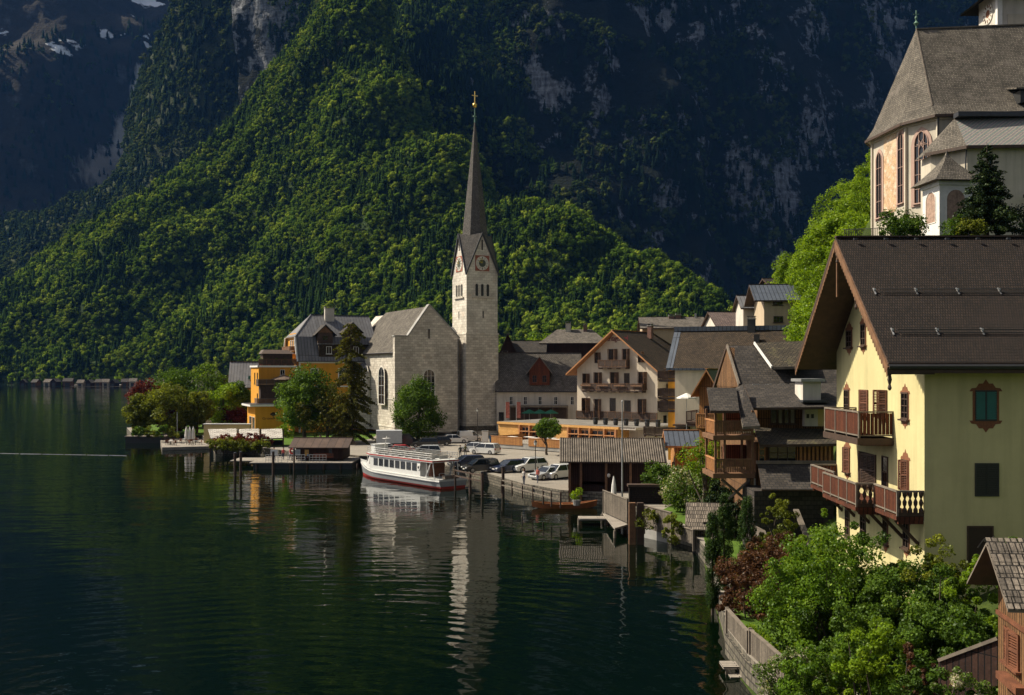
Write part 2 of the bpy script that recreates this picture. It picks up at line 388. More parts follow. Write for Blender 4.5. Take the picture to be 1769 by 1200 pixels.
def wood(name, label, P, n, mat, rng, hmin, hmax, pcon, i0=0, i1=None, j0=0, j1=None, keep=None, conf_h=1.25):
    g = P[i0:i1, j0:j1]; nu, nv = g.shape[:2]
    a = np.linalg.norm(np.cross(g[1:, :-1]-g[:-1, :-1], g[:-1, 1:]-g[:-1, :-1]), axis=2).ravel()
    idx = rng.choice(len(a), n, p=a/a.sum()); I = idx//(nv-1); J = idx % (nv-1); u = rng.random(n); v = rng.random(n)
    pts = (g[I, J]*((1-u)*(1-v))[:, None]+g[I+1, J]*(u*(1-v))[:, None]+g[I, J+1]*((1-u)*v)[:, None]+g[I+1, J+1]*(u*v)[:, None])
    V = []; Fc = []; T = []; off = 0
    for p in pts:
        if keep is not None and not keep(p): continue
        q = mnoise.noise(Vector((p[0]/70, p[1]/70, p[2]/50)))
        con = rng.random() < pcon+q*0.9
        if con: v_, f_ = CON[rng.integers(len(CON))]; h = rng.uniform(hmin, hmax)*conf_h; tint = rng.uniform(0, .16)
        else: v_, f_ = BRO[rng.integers(len(BRO))]; h = rng.uniform(hmin, hmax); tint = min(1, max(.25, rng.normal(.62, .2)))
        an = rng.uniform(0, 6.28); c, s = np.cos(an), np.sin(an); wd = h*rng.uniform(.8, 1.15)*(1 if con else 1.05)
        w_ = np.stack([(v_[:, 0]*c-v_[:, 1]*s)*wd, (v_[:, 0]*s+v_[:, 1]*c)*wd, v_[:, 2]*h-h*.06], 1)+p
        V.append(w_); Fc.append(f_+off); off += len(w_); T.append(np.full(len(w_), tint))
    V = np.concatenate(V).astype(np.float32); Fc = np.concatenate(Fc).astype(np.int32); T = np.concatenate(T).astype(np.float32)
    o = tri_mesh(name, V, Fc, T, mat); tag(o, label, None, None, 'stuff'); return o
def tri_mesh(name, V, Fc, T, mat, parent=None):
    me = bpy.data.meshes.new(name); k = Fc.shape[1]
    me.vertices.add(len(V)); me.vertices.foreach_set("co", np.ascontiguousarray(V, np.float32).ravel())
    me.loops.add(len(Fc)*k); me.loops.foreach_set("vertex_index", np.ascontiguousarray(Fc, np.int32).ravel())
    me.polygons.add(len(Fc)); me.polygons.foreach_set("loop_start", np.arange(0, len(Fc)*k, k, dtype=np.int32))
    me.update(calc_edges=True)
    at_ = me.attributes.new("tint", 'FLOAT', 'POINT'); at_.data.foreach_set("value", np.ascontiguousarray(T, np.float32))
    me.materials.append(mat); return link(name, me, parent)
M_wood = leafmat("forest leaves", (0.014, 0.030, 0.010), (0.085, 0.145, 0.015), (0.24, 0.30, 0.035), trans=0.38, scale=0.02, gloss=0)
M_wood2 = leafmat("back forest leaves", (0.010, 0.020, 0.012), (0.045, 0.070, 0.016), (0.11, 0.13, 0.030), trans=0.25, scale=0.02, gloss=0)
rg = np.random.default_rng(8)
wood("wood", "dense green forest of broadleaf trees and conifers on the lit flank", P1, 27000, M_wood, rg, 6, 14.5, .36, j1=52, keep=lambda p: p[2] > 1.5 and -950 < p[0])
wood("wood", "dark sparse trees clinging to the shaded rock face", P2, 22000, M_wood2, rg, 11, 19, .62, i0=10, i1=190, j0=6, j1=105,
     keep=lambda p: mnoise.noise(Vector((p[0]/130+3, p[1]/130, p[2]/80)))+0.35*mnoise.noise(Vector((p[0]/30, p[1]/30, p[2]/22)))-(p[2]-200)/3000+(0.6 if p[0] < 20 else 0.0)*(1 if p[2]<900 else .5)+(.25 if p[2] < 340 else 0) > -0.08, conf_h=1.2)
wood("wood", "dark forest in the shade between the lit flank and the rock face", P2, 10000, M_wood, rg, 8, 16, .5, i0=14, i1=88, j0=14, j1=100, keep=lambda p: mnoise.noise(Vector((p[0]/60, p[1]/60, p[2]/45)))-max(0, p[0]+40)/110 > -.42)
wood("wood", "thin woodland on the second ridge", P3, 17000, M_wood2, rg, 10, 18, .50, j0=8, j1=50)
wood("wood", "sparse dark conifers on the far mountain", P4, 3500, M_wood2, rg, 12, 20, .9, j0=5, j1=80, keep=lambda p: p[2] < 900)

# ------------------------------------------------------------------ water
def water_mat():
    m, nt, b = base_mat("lake water")
    b.inputs['Base Color'].default_value = (0.0008, 0.0034, 0.0012, 1); b.inputs['Roughness'].default_value = 0.03
    b.inputs['IOR'].default_value = 1.33; b.inputs['Specular IOR Level'].default_value = 0.8
    tc = nn(nt, "ShaderNodeTexCoord")
    def nz(scale, sx, sy, rot, det):
        mp = nn(nt, "ShaderNodeMapping"); mp.inputs['Scale'].default_value = (sx, sy, 1); mp.inputs['Rotation'].default_value = (0, 0, rot)
        L(nt, tc.outputs['Object'], mp.inputs[0]); return noise(nt, mp.outputs[0], scale, det, 0.5)
    a = nz(0.55, 0.55, 1.0, 0.15, 3); c = nz(0.16, 0.5, 1.0, -0.2, 2); e = nz(1.9, 0.6, 1.0, 0.3, 2)
    calm = nz(0.012, 1.0, 2.5, 0.2, 3); k = ramp(nt, calm, [(0.38, 0.45), (0.62, 1.0)])
    h = madd(nt, sc(nt, a, 0.055), madd(nt, sc(nt, c, 0.13), sc(nt, e, 0.006)))
    # ring ripples of a passing boat
    mp = nn(nt, "ShaderNodeMapping"); cpt = gp(330, 1330, 0); mp.inputs['Location'].default_value = (-cpt.x, -cpt.y, 0); L(nt, tc.outputs['Object'], mp.inputs[0])
    ln = nn(nt, "ShaderNodeVectorMath", operation='LENGTH'); L(nt, mp.outputs[0], ln.inputs[0])
    dist = madd(nt, ln.outputs['Value'], sc(nt, c, 3.0))
    si = nn(nt, "ShaderNodeMath", operation='SINE'); L(nt, sc(nt, dist, 4.6), si.inputs[0])
    win = ramp(nt, sc(nt, ln.outputs['Value'], 0.02), [(0.16, 0.0), (0.3, 1.0), (0.55, 0.7), (0.85, 0.0)])
    rr = nn(nt, "ShaderNodeMath", operation='MULTIPLY'); L(nt, si.outputs[0], rr.inputs[0]); L(nt, win, rr.inputs[1])
    mul = nn(nt, "ShaderNodeMath", operation='MULTIPLY'); L(nt, h, mul.inputs[0]); L(nt, k, mul.inputs[1])
    h = madd(nt, mul.outputs[0], sc(nt, rr.outputs[0], 0.006))
    bump(nt, h, 1.0, 1.0, b); return m
mb = MB(); mb.add([(-3500, 5, 0), (3500, 5, 0), (3500, 1900, 0), (-3500, 1900, 0)], [(0, 1, 2, 3)], water_mat())
tag(mb.build("lake_water"), "dark green rippled lake", None, None, 'structure')

hm = bpy.data.materials.new("haze air"); hm.use_nodes = True; ntv = hm.node_tree; ntv.nodes.clear()
pv = nn(ntv, "ShaderNodeVolumePrincipled"); pv.inputs['Color'].default_value = (0.13, 0.38, 1.0, 1); pv.inputs['Density'].default_value = 0.000024
ov = nn(ntv, "ShaderNodeOutputMaterial"); L(ntv, pv.outputs[0], ov.inputs['Volume'])
mb = MB(); mb.box(-3400, -60, -3, 3400, 3400, 2600, hm); tag(mb.build("haze"), "thin blue haze in the valley", None, None, 'stuff')
# ------------------------------------------------------------------ building kit
def glassm(name="window glass", c=(0.012, 0.014, 0.017), rough=0.08):
    if name in _mc: return _mc[name]
    m, nt, b = base_mat(name); b.inputs['Base Color'].default_value = (*c, 1); b.inputs['Roughness'].default_value = rough
    b.inputs['Specular IOR Level'].default_value = 0.6; bump(nt, noise(nt, coord(nt, 'Object'), 1.3, 2), 0.08, 0.05, b); _mc[name] = m; return m
M_glass = glassm()
M_white = plain("white paint", (0.72, 0.70, 0.66), 0.5, var=0.1)
M_dkwood = plain("dark brown wood", (0.055, 0.030, 0.018), 0.7, var=0.45)
M_redwood = plain("red brown wood", (0.15, 0.055, 0.026), 0.65, var=0.4)
M_greywood = plain("weathered grey wood", (0.165, 0.135, 0.105), 0.85, var=0.4, scale=2)
M_midwood = plain("brown wood", (0.17, 0.085, 0.040), 0.7, var=0.4)
M_orwood = plain("orange larch wood", (0.42, 0.19, 0.07), 0.65, var=0.3)
M_black = plain("black iron", (0.02, 0.02, 0.02), 0.5, var=0.2)
M_steel = plain("grey galvanised steel", (0.42, 0.42, 0.42), 0.45, metal=0.6, var=0.2)
M_dmetal = plain("dark metal sheet", (0.05, 0.052, 0.058), 0.5, metal=0.3, var=0.3)
M_brick = bricks("chimney brick", (0.22, 0.085, 0.05), (0.16, 0.07, 0.05), (0.25, 0.22, 0.2), 0.25, 0.08, 0.012)
M_conc = plain("grey concrete", (0.30, 0.29, 0.27), 0.9, var=0.3, scale=0.6)

_wm = {}
def wmesh(w, h, frame, arch=False, nx=2, nz=2, fw=0.07, surround=None, sw=0.12, sill=True, shut=None, shutm=None, glass=None, pr=0.05):
    key = (round(w, 1), round(h, 1), frame.name, arch, nx, nz, surround.name if surround else 0, sill, shut, shutm.name if shutm else 0, sw, glass.name if glass else 0)
    if key in _wm: return _wm[key]
    w, h = key[0], key[1]
    fr = MB(); pn = MB(); g = glass or M_glass
    def outline(a, b, z0, z1, n=10):
        if not arch: return [(a, z0), (b, z0), (b, z1), (a, z1)]
        r = (b-a)/2; c = (a+b)/2; hh = r if arch == True else r*1.5
        pts = [(a, z0), (b, z0)]
        if arch == 'point':
            for i in range(n+1):
                t = i/n; x = b-(b-c)*t; zc = z1-hh; pts.append((x, zc+math.sqrt(max(0, (2*r)**2-(x-a)**2))*hh/(1.732*r)))
            for i in range(1, n+1):
                t = i/n; x = c-(c-a)*t; zc = z1-hh; pts.append((x, zc+math.sqrt(max(0, (2*r)**2-(b-x)**2))*hh/(1.732*r)))
        else:
            for i in range(n+1):
                t = math.pi*i/n; pts.append((c+r*math.cos(t), z1-r+r*math.sin(t)))
        return pts
    def ring(o, i, y0, y1, m, mbx):
        n = len(o)
        for k in range(n):
            j = (k+1) % n
            a, b, c, d = o[k], o[j], i[j], i[k]
            mbx.add([(a[0], y0, a[1]), (b[0], y0, b[1]), (c[0], y0, c[1]), (d[0], y0, d[1])], [(0, 1, 2, 3)], m)
            mbx.add([(a[0], y0, a[1]), (a[0], y1, a[1]), (b[0], y1, b[1]), (b[0], y0, b[1])], [(0, 1, 2, 3)], m)
            mbx.add([(d[0], y0, d[1]), (c[0], y0, c[1]), (c[0], y1, c[1]), (d[0], y1, d[1])], [(0, 1, 2, 3)], m)
    o = outline(-w/2, w/2, 0, h); i = outline(-w/2+fw, w/2-fw, fw, h-fw)
    ring(o, i, -pr, 0.0, frame, fr)
    if surround:
        so_ = outline(-w/2-sw, w/2+sw, -sw*.7, h+sw); ring(so_, o, -pr*0.5, 0.0, surround, fr)
    pn.poly([(x, -0.012, z) for x, z in outline(-w/2+fw*.5, w/2-fw*.5, fw*.5, h-fw*.5)], g)
    for k in range(1, nx):
        x = -w/2+w*k/nx; fr.box(x-.025, -pr*.8, fw, x+.025, -.008, h-fw*(1 if not arch else 2), frame)
    for k in range(1, nz):
        z = h*k/nz; 
        if not arch or z < h-w/2: fr.box(-w/2+fw, -pr*.75, z-.02, w/2-fw, -.009, z+.02, frame)
    if sill: fr.box(-w/2-.12, -pr-.10, -.07, w/2+.12, -.002, -.002, surround or frame)
    shs = []
    if shut:
        for sgn in (-1, 1):
            sb = MB(); a = R(shut); lw = w/2
            dx, dy = math.cos(a)*sgn, -math.sin(a)
            x0 = sgn*(w/2+.01); P0 = Vector((x0, -.03, 0)); D_ = Vector((dx, dy, 0)); n_ = Vector((-dy*sgn, dx*sgn, 0))*0.03
            m = shutm or frame
            def q(s0, s1, z0, z1, mm, th=1.0):
                A = P0+D_*s0; B = P0+D_*s1
                v = [A-n_*th, B-n_*th, B+n_*th, A+n_*th]
                vv = [(p.x, p.y, z0) for p in v]+[(p.x, p.y, z1) for p in v]
                sb.add(vv, [(0,3,2,1),(4,5,6,7),(0,1,5,4),(1,2,6,5),(2,3,7,6),(3,0,4,7)], mm)
            q(0, .06, 0, h, m); q(lw-.06, lw, 0, h, m)
            for z in (0, h/2-.03, h-.06): q(.06, lw-.06, z, z+.06, m)
            k = .08
            while k < h-.08: q(.06, lw-.06, k, k+.035, m, .6); k += .075
            shs.append(sb.mesh("shutter"))
    r = (fr.mesh("window"), pn.mesh("pane"), shs); _wm[key] = r; return r

class House:
    """local frame: origin = front left corner on the ground, x right along the front, y into the building"""
    def __init__(s, name, label, cat, px, Y, z0, rz, W=None, D=None, pxW=None, pxD=None, group=None, parent=None):
        s.px, s.Y, s.rz, s.z0 = px, Y, rz, z0
        s.W = W if W else fitx(px, Y, rz, pxW); s.D = D if D else fity(px, Y, rz, pxD)
        s.o = Vector(((px-CX)*Y/F, Y, z0)); s.T = Matrix.Identity(4)
        if parent:
            s.root = parent.root; R0 = Matrix.Translation(parent.o) @ Matrix.Rotation(R(parent.rz), 4, 'Z')
            s.T = R0.inverted() @ (Matrix.Translation(s.o) @ Matrix.Rotation(R(rz), 4, 'Z')); s.T = Matrix.Identity(4) if False else s.T
            if parent.T != Matrix.Identity(4): pass
        else: s.root = thing(name, label, cat, s.o, rz, group)
    def world(s, x, y, z=0):
        c, n = math.cos(R(s.rz)), math.sin(R(s.rz)); return Vector((s.o.x+x*c-y*n, s.o.y+x*n+y*c, s.z0+z))
    def u(s, face, px):
        if face == 'F': return fitx(s.px, s.Y, s.rz, px)
        if face == 'L': return fity(s.px, s.Y, s.rz, px)
        p = s.world(s.W, 0); return fity(p.x/p.y*F+CX, p.y, s.rz, px)
    def pt(s, face, u): return s.world(u, 0) if face == 'F' else (s.world(0, u) if face == 'L' else s.world(s.W, u))
    def z(s, face, u, py): return zz(py, s.pt(face, u).y)-s.z0
    def M(s, face, u, z, off=0.0):
        if face == 'F': return s.T @ Matrix.Translation((u, -off, z))
        if face == 'L': return s.T @ Matrix.Translation((-off, u, z)) @ Matrix.Rotation(R(-90), 4, 'Z')
        return s.T @ Matrix.Translation((s.W+off, u, z)) @ Matrix.Rotation(R(90), 4, 'Z')
    def wind(s, face, u, z, w, h, frame=None, name='window', **k):
        fr, pn, sh = wmesh(w, h, frame or M_white, **k)
        o = link(name, fr, s.root, s.M(face, u, z, .004)); link('pane', pn, o)
        for q in sh: link('shutter', q, o)
        return o
    def winp(s, face, pa, pb, ya, yb, frame=None, **k):
        ua, ub = s.u(face, pa), s.u(face, pb); uc = (ua+ub)/2; z0, z1 = s.z(face, uc, yb), s.z(face, uc, ya)
        return s.wind(face, uc, z0, abs(ub-ua), z1-z0, frame, **k)
    def walls(s, he, hr, axis, mat, t=0.0, base=None, ridge=0.5, gmat=None, gz=None):
        m = MB(); W, D = s.W, s.D
        if axis == 'x': prof = [(0, 0, 0), (0, D, 0), (0, D, he), (0, D*ridge, hr), (0, 0, he)]; ext = (W, 0, 0)
        else: prof = [(0, 0, 0), (W, 0, 0), (W, 0, he), (W*ridge, 0, hr), (0, 0, he)]; ext = (0, D, 0)
        if axis == 'flat': prof = [(0, 0, 0), (W, 0, 0), (W, 0, he), (0, 0, he)]
        m.prism(prof, ext, mat); o = m.build("wall", s.root, s.T)
        if base:
            b = MB(); b.box(-.05, -.05, 0, W+.05, D+.05, base[0], base[1]); b.build("plinth", s.root, s.T)
        return o
    def gable_roof(s, he, hr, axis, top, under=None, e=0.7, g=0.7, t=0.22, ridge=0.5, edge=None, g2=None, e2=None, name="roof", z=0, cap=True):
        """roof slabs whose underside runs through the wall tops"""
        under = under or M_dkwood; edge = edge or under; g2 = g if g2 is None else g2; e2 = e if e2 is None else e2
        A = s.D if axis == 'x' else s.W; B = s.W if axis == 'x' else s.D
        r = A*ridge; s1 = (hr-he)/r; s2 = (hr-he)/(A-r)
        P = [(-e, he-s1*e), (r, hr), (A+e2, he-s2*e2)]
        m = MB()
        def p3(a, b, zc): return (b, a, zc) if axis == 'x' else (a, b, zc)
        for (a0, z0_), (a1, z1_) in ((P[0], P[1]), (P[2], P[1])):
            v = [p3(a0, -g, z0_+.004), p3(a0, B+g2, z0_+.004), p3(a1, B+g2, z1_+.004), p3(a1, -g, z1_+.004), p3(a0, -g, z0_+t), p3(a0, B+g2, z0_+t), p3(a1, B+g2, z1_+t), p3(a1, -g, z1_+t)]
            m.add(v, [(4, 5, 6, 7)], top); m.add(v, [(3, 2, 1, 0)], under)
            m.add(v, [(0, 1, 5, 4), (0, 4, 7, 3), (1, 2, 6, 5)], edge)
        o = m.build(name, s.root, s.T)
        if cap:
            c = MB(); a = (P[1][0], P[1][1]+t+.03); c.beam(p3(a[0], -g, a[1]), p3(a[0], B+g2, a[1]), .28, .08, edge if edge else top); c.build("ridge_cap", o)
        return o
    def chimney(s, x, y, z0, z1, w=.6, d=.6, mat=None, parent=None, cap=True):
        m = MB(); m.box(x-w/2, y-d/2, z0, x+w/2, y+d/2, z1, mat or M_brick)
        if cap:
            m.box(x-w/2-.08, y-d/2-.08, z1, x+w/2+.08, y+d/2+.08, z1+.1, M_conc)
            for sx in (-1, 1): m.box(x+sx*(w/2-.06)-.04, y-d/2, z1+.1, x+sx*(w/2-.06)+.04, y+d/2, z1+.35, M_conc)
            m.box(x-w/2-.08, y-d/2-.08, z1+.35, x+w/2+.08, y+d/2+.08, z1+.42, M_dmetal)
        return m.build("chimney", parent or s.root, None if parent else s.T)
    def balcony(s, face, u0, u1, z, depth, rail=1.0, wood=None, slab=.18, panel='board', sides=(True, True), wood2=None, every=1.6, name='balcony'):
        wood = wood or M_dkwood; wood2 = wood2 or wood
        if u0 > u1: u0, u1 = u1, u0
        Lg = u1-u0; m = MB()
        m.box(0, -depth, -slab, Lg, 0, 0, wood)
        for k in range(int(Lg/1.5)+1):
            x = .1+k*(Lg-.2)/max(1, int(Lg/1.5)); m.box(x-.07, -depth*.92, -slab-.16, x+.07, 0, -slab-.003, wood)
        MM = s.M(face, u1 if face == 'L' else u0, z, 0.005)
        o = m.build(name, s.root, MM)
        segs = [((0, -depth+.04), (Lg, -depth+.04))]
        if sides[0]: segs.append(((.04, 0), (.04, -depth+.04)))
        if sides[1]: segs.append(((Lg-.04, -depth+.04), (Lg-.04, 0)))
        for a, b in segs:
            r = MB(); a = Vector((*a, 0)); b = Vector((*b, 0)); n = max(1, round((b-a).length/every)); d = (b-a)/n
            r.beam(a+Vector((0, 0, rail)), b+Vector((0, 0, rail)), .11, .07, wood2); r.beam(a+Vector((0, 0, .12)), b+Vector((0, 0, .12)), .05, .06, wood2)
            for k in range(n+1): r.tube(a+d*k, a+d*k+Vector((0, 0, rail)), .055, wood2, n=4)
            if panel == 'board':
                nb = max(2, int((b-a).length/.17)); db = (b-a)/nb
                for k in range(nb):
                    p = a+db*(k+.5); r.beam(p+Vector((0, 0, .16)), p+Vector((0, 0, rail-.06)), db.length*.88 if abs(db.x) > abs(db.y) else .03, .03 if abs(db.x) > abs(db.y) else db.length*.88, wood)
            elif panel == 'baluster':
                nb = max(2, int((b-a).length/.26)); db = (b-a)/nb
                for k in range(nb):
                    p = a+db*(k+.5); r.lathe([(.10, .16), (.10, .28), (.05, .36), (.09, .5), (.11, .6), (.04, .72), (.09, .82), (.10, rail-.05)], wood, 6, (p.x, p.y, 0))
            elif panel == 'iron':
                nb = max(2, int((b-a).length/.14)); db = (b-a)/nb
                for k in range(nb): p = a+db*(k+.5); r.tube(p+Vector((0, 0, .1)), p+Vector((0, 0, rail)), .012, wood2, n=4)
            elif panel == 'open':
                r.beam(a+Vector((0, 0, .45)), b+Vector((0, 0, .45)), .03, .03, wood2); r.beam(a+Vector((0, 0, .72)), b+Vector((0, 0, .72)), .03, .03, wood2)
            r.build("railing", o)
        return o
    def gutter(s, x0, x1, y, z, axis='x', r=.08, mat=None):
        m = MB(); m.tube((x0, y, z) if axis == 'x' else (y, x0, z), (x1, y, z) if axis == 'x' else (y, x1, z), r, mat or M_dmetal, n=6); return m.build("gutter", s.root, s.T)
    def pipe(s, pts, r=.05, mat=None):
        m = MB(); m.path(pts, r, mat or M_dmetal); return m.build("downpipe", s.root, s.T)

# ------------------------------------------------------------------ foliage kit
M_bark = plain("bark", (0.075, 0.055, 0.040), 0.95, var=0.5, scale=4)
M_barkg = plain("grey bark", (0.13, 0.115, 0.10), 0.95, var=0.4, scale=4)
LG = leafmat("green leaves", (0.025, 0.050, 0.008), (0.075, 0.14, 0.015), (0.15, 0.23, 0.03), trans=0.42)
LB = leafmat("bright spring leaves", (0.06, 0.11, 0.006), (0.17, 0.27, 0.012), (0.29, 0.38, 0.03), trans=0.48)
LM = leafmat("mid green leaves", (0.035, 0.075, 0.008), (0.105, 0.195, 0.014), (0.20, 0.30, 0.03), trans=0.45)
LY = leafmat("olive leaves", (0.045, 0.060, 0.008), (0.13, 0.155, 0.016), (0.23, 0.25, 0.03), trans=0.42)
LR = leafmat("red maple leaves", (0.035, 0.008, 0.008), (0.11, 0.020, 0.016), (0.20, 0.045, 0.03), trans=0.4)
LRB = leafmat("copper beech leaves", (0.030, 0.014, 0.009), (0.095, 0.042, 0.022), (0.19, 0.10, 0.05), trans=0.35)
LC = leafmat("dark conifer needles", (0.006, 0.014, 0.006), (0.022, 0.040, 0.012), (0.06, 0.08, 0.02), trans=0.12)
LT = leafmat("thuja scales", (0.008, 0.022, 0.005), (0.028, 0.060, 0.009), (0.07, 0.11, 0.016), trans=0.15)
LO = leafmat("brown green larch needles", (0.030, 0.035, 0.008), (0.095, 0.095, 0.016), (0.19, 0.17, 0.03), trans=0.4)
LF = leafmat("leaves with pale blossom", (0.03, 0.055, 0.008), (0.10, 0.17, 0.02), (0.60, 0.52, 0.42), trans=0.4)
def leafcloud(name, C, rad, per, lsz, mat, rng, parent=None, up=.35, tint=(.5, .22), squash=1.0, sun=0):
    """C (n,3) clump centres, rad (n) clump radii, per leaves each"""
    n = len(C); N = n*per
    cc = np.repeat(C, per, 0); rr = np.repeat(rad, per)
    d = rng.normal(size=(N, 3)); d /= np.linalg.norm(d, axis=1, keepdims=True)
    p = cc+d*(rr*rng.uniform(.35, 1.0, N)**.6)[:, None]*np.array([1, 1, squash])
    nm = d*.6+rng.normal(size=(N, 3))*.55; nm[:, 2] += up; nm /= np.linalg.norm(nm, axis=1, keepdims=True)
    a = np.cross(nm, rng.normal(size=(N, 3))); a /= np.linalg.norm(a, axis=1, keepdims=True)+1e-9; b = np.cross(nm, a)
    s = (lsz*rng.uniform(.55, 1.25, N))[:, None]
    V = np.stack([p-a*s*.5, p+b*s*.36+nm*s*.08, p+a*s*.5, p-b*s*.36+nm*s*.08], 1).reshape(-1, 3)
    Fc = np.arange(N*4).reshape(-1, 4)
    t = np.clip(np.repeat(rng.normal(tint[0], tint[1]*.7, n), per)+rng.normal(0, tint[1]*.7, N), 0, 1)
    return tri_mesh(name, V, Fc, np.repeat(t, 4), mat, parent)
def clumps(rng, n, fn):
    out = []; 
    while len(out) < n:
        q = fn(rng)
        if q is not None: out.append(q)
    return np.array(out)
def limb(mb, p0, p1, r0, r1, mat, rng, bend=.12, seg=4):
    p0 = Vector(p0); p1 = Vector(p1); Lh = (p1-p0).length; prev = p0; pr = r0
    for k in range(1, seg+1):
        t = k/seg; q = p0.lerp(p1, t)+Vector(rng.normal(0, bend*Lh*.3, 3).tolist())*(1 if k < seg else 0); r = r0+(r1-r0)*t
        mb.tube(prev, q, pr, mat, r1=r, n=6, caps=False); prev = q; pr = r
def tree(label, x, y, z, h, r, leaf, seed, cat='tree', name='tree', group=None, trunk=.3, ncl=46, per=110, lsz=.35, clr=.30, bark=None, shape='round', tr=None, low=.2, sq=.8):
    rng = np.random.default_rng(seed); root = thing(name, label, cat, (x, y, z), 0, group)
    c0 = h*(low+(1-low)/2); hz = h*(1-low)/2
    def fn(g):
        d = g.normal(size=3); d /= np.linalg.norm(d); k = g.uniform(.35, .88)**.6
        px_, py_, pz_ = d*k
        if shape == 'egg': f = 1-.25*pz_
        elif shape == 'dome': f = 1-.35*max(0, pz_)
        else: f = 1
        return (px_*r*f, py_*r*f, c0+pz_*hz)
    C = clumps(rng, ncl, fn); rad = rng.uniform(.7, 1.3, ncl)*r*clr
    leafcloud("crown", C, rad, per, lsz, leaf, rng, root, squash=sq)
    m = MB(); tr_ = tr or h*.022+.06; bk = bark or M_bark; top = Vector((rng.normal(0, .15), rng.normal(0, .15), h*.62))
    limb(m, (0, 0, -.4), top, tr_*1.25, tr_*.4, bk, rng, .06, 5)
    for k in range(9):
        t = rng.uniform(.25, .95); q = C[rng.integers(ncl)]; limb(m, top*t, q, tr_*.45*(1.2-t), .02, bk, rng, .12, 3)
    m.build("trunk", root); return root
def bush(label, x, y, z, h, r, leaf, seed, group=None, name='bush', cat='bush', ry=None, ncl=30, per=120, lsz=.2, clr=.33, sq=.85, loose=0, flower=None, stems=True):
    rng = np.random.default_rng(seed); root = thing(name, label, cat, (x, y, z), 0, group); ry = ry or r
    def fn(g):
        d = g.normal(size=3); d /= np.linalg.norm(d); k = g.uniform(.25, .85+loose)**.5
        return (d[0]*k*r, d[1]*k*ry, h*.45+d[2]*k*h*.45)
    C = clumps(rng, ncl, fn); rad = rng.uniform(.45, 1.45, ncl)*min(r, h)*clr
    leafcloud("foliage", C, rad, per, lsz, leaf, rng, root, squash=sq)
    if flower: leafcloud("blossom", C[:ncl//2], rad[:ncl//2]*1.1, max(4, per//14), lsz*.9, flower, rng, root)
    if stems:
        m = MB()
        for k in range(7):
            q = C[rng.integers(ncl)]; limb(m, (rng.normal(0, .1), rng.normal(0, .1), -.3), q, .05, .012, M_bark, rng, .15, 3)
        m.build("stem", root)
    return root
def conifer(label, x, y, z, h, r, leaf, seed, name='conifer', cat='tree', group=None, lsz=.22, per=26, droop=.25, gap=.0, powr=.9):
    rng = np.random.default_rng(seed); root = thing(name, label, cat, (x, y, z), 0, group)
    C = []; rad = []; m = MB(); m.tube((0, 0, -.3), (0, 0, h), h*.018+.05, M_bark, r1=.02, n=7)
    zc = h*.07
    while zc < h*.98:
        t = zc/h; rr = r*(1-t)**powr*rng.uniform(.75, 1.12); nb = max(4, int(9*(1-t)+4))
        for k in range(nb):
            a = rng.uniform(0, 6.28); l = rr*rng.uniform(.7, 1.1)
            if rng.random() < gap: continue
            tip = Vector((math.cos(a)*l, math.sin(a)*l, zc-l*droop))
            if l > .5: m.tube((0, 0, zc), tip, .03, M_bark, r1=.008, n=4, caps=False)
            ns = max(1, int(l/.35))
            for q in range(ns):
                f = (q+1)/ns; C.append((tip.x*f, tip.y*f, zc-l*f*droop*f)); rad.append(.16+.2*min(l, 1.5)*(1-f*.5))
        zc += max(.22, h*.035*(1-t*.4))
    C = np.array(C); leafcloud("crown", C, np.array(rad), per, lsz, leaf, rng, root, up=.2, squash=.55); m.build("trunk", root); return root
# ------------------------------------------------------------------ roofing and walling
R_dark = bricks("dark shingles", (0.054, 0.036, 0.027), (0.028, 0.020, 0.016), (0.008, 0.007, 0.006), 0.11, 0.19, 0.022, bmp=0.9, bd=0.03, var=0.3)
R_brown = bricks("brown shingles", (0.090, 0.060, 0.035), (0.044, 0.030, 0.019), (0.018, 0.014, 0.010), 0.28, 0.24, 0.03, bmp=0.9, bd=0.03, var=0.4)
R_moss = bricks("mossy shingles", (0.11, 0.088, 0.058), (0.055, 0.046, 0.034), (0.02, 0.017, 0.012), 0.3, 0.26, 0.03, bmp=0.9, bd=0.03, var=0.45, tone=((0.085, 0.078, 0.036), 1.2, 0.56))
R_grey = bricks("grey weathered shingles", (0.27, 0.235, 0.19), (0.13, 0.115, 0.095), (0.055, 0.048, 0.04), 0.15, 0.24, 0.03, bmp=0.8, bd=0.03, var=0.5, tone=((0.15, 0.13, 0.11), .35, .56))
R_slate = bricks("dark grey slate", (0.072, 0.060, 0.050), (0.036, 0.030, 0.026), (0.02, 0.02, 0.02), 0.4, 0.3, 0.025, bmp=0.6, var=0.3)
R_spire = bricks("spire shingles", (0.17, 0.155, 0.14), (0.10, 0.092, 0.085), (0.05, 0.045, 0.04), 0.25, 0.25, 0.02, bmp=0.5, var=0.25)
R_mid = bricks('grey brown slates', (0.19, 0.165, 0.14), (0.11, 0.095, 0.08), (0.035, 0.03, 0.026), 0.4, 0.3, 0.025, bmp=0.6, var=0.35)
R_metal = bricks("standing seam metal", (0.21, 0.205, 0.21), (0.17, 0.165, 0.17), (0.07, 0.07, 0.07), 0.62, 7.0, 0.05, off=0.0, rough=0.55, metal=0.3, bmp=0.7, bd=0.05, var=0.25, spec=0.4)
R_bluemetal = bricks("blue grey metal", (0.10, 0.115, 0.145), (0.08, 0.095, 0.12), (0.03, 0.035, 0.045), 0.55, 7.0, 0.05, off=0.0, rough=0.5, metal=0.3, bmp=0.7, bd=0.05, var=0.2, spec=0.4)
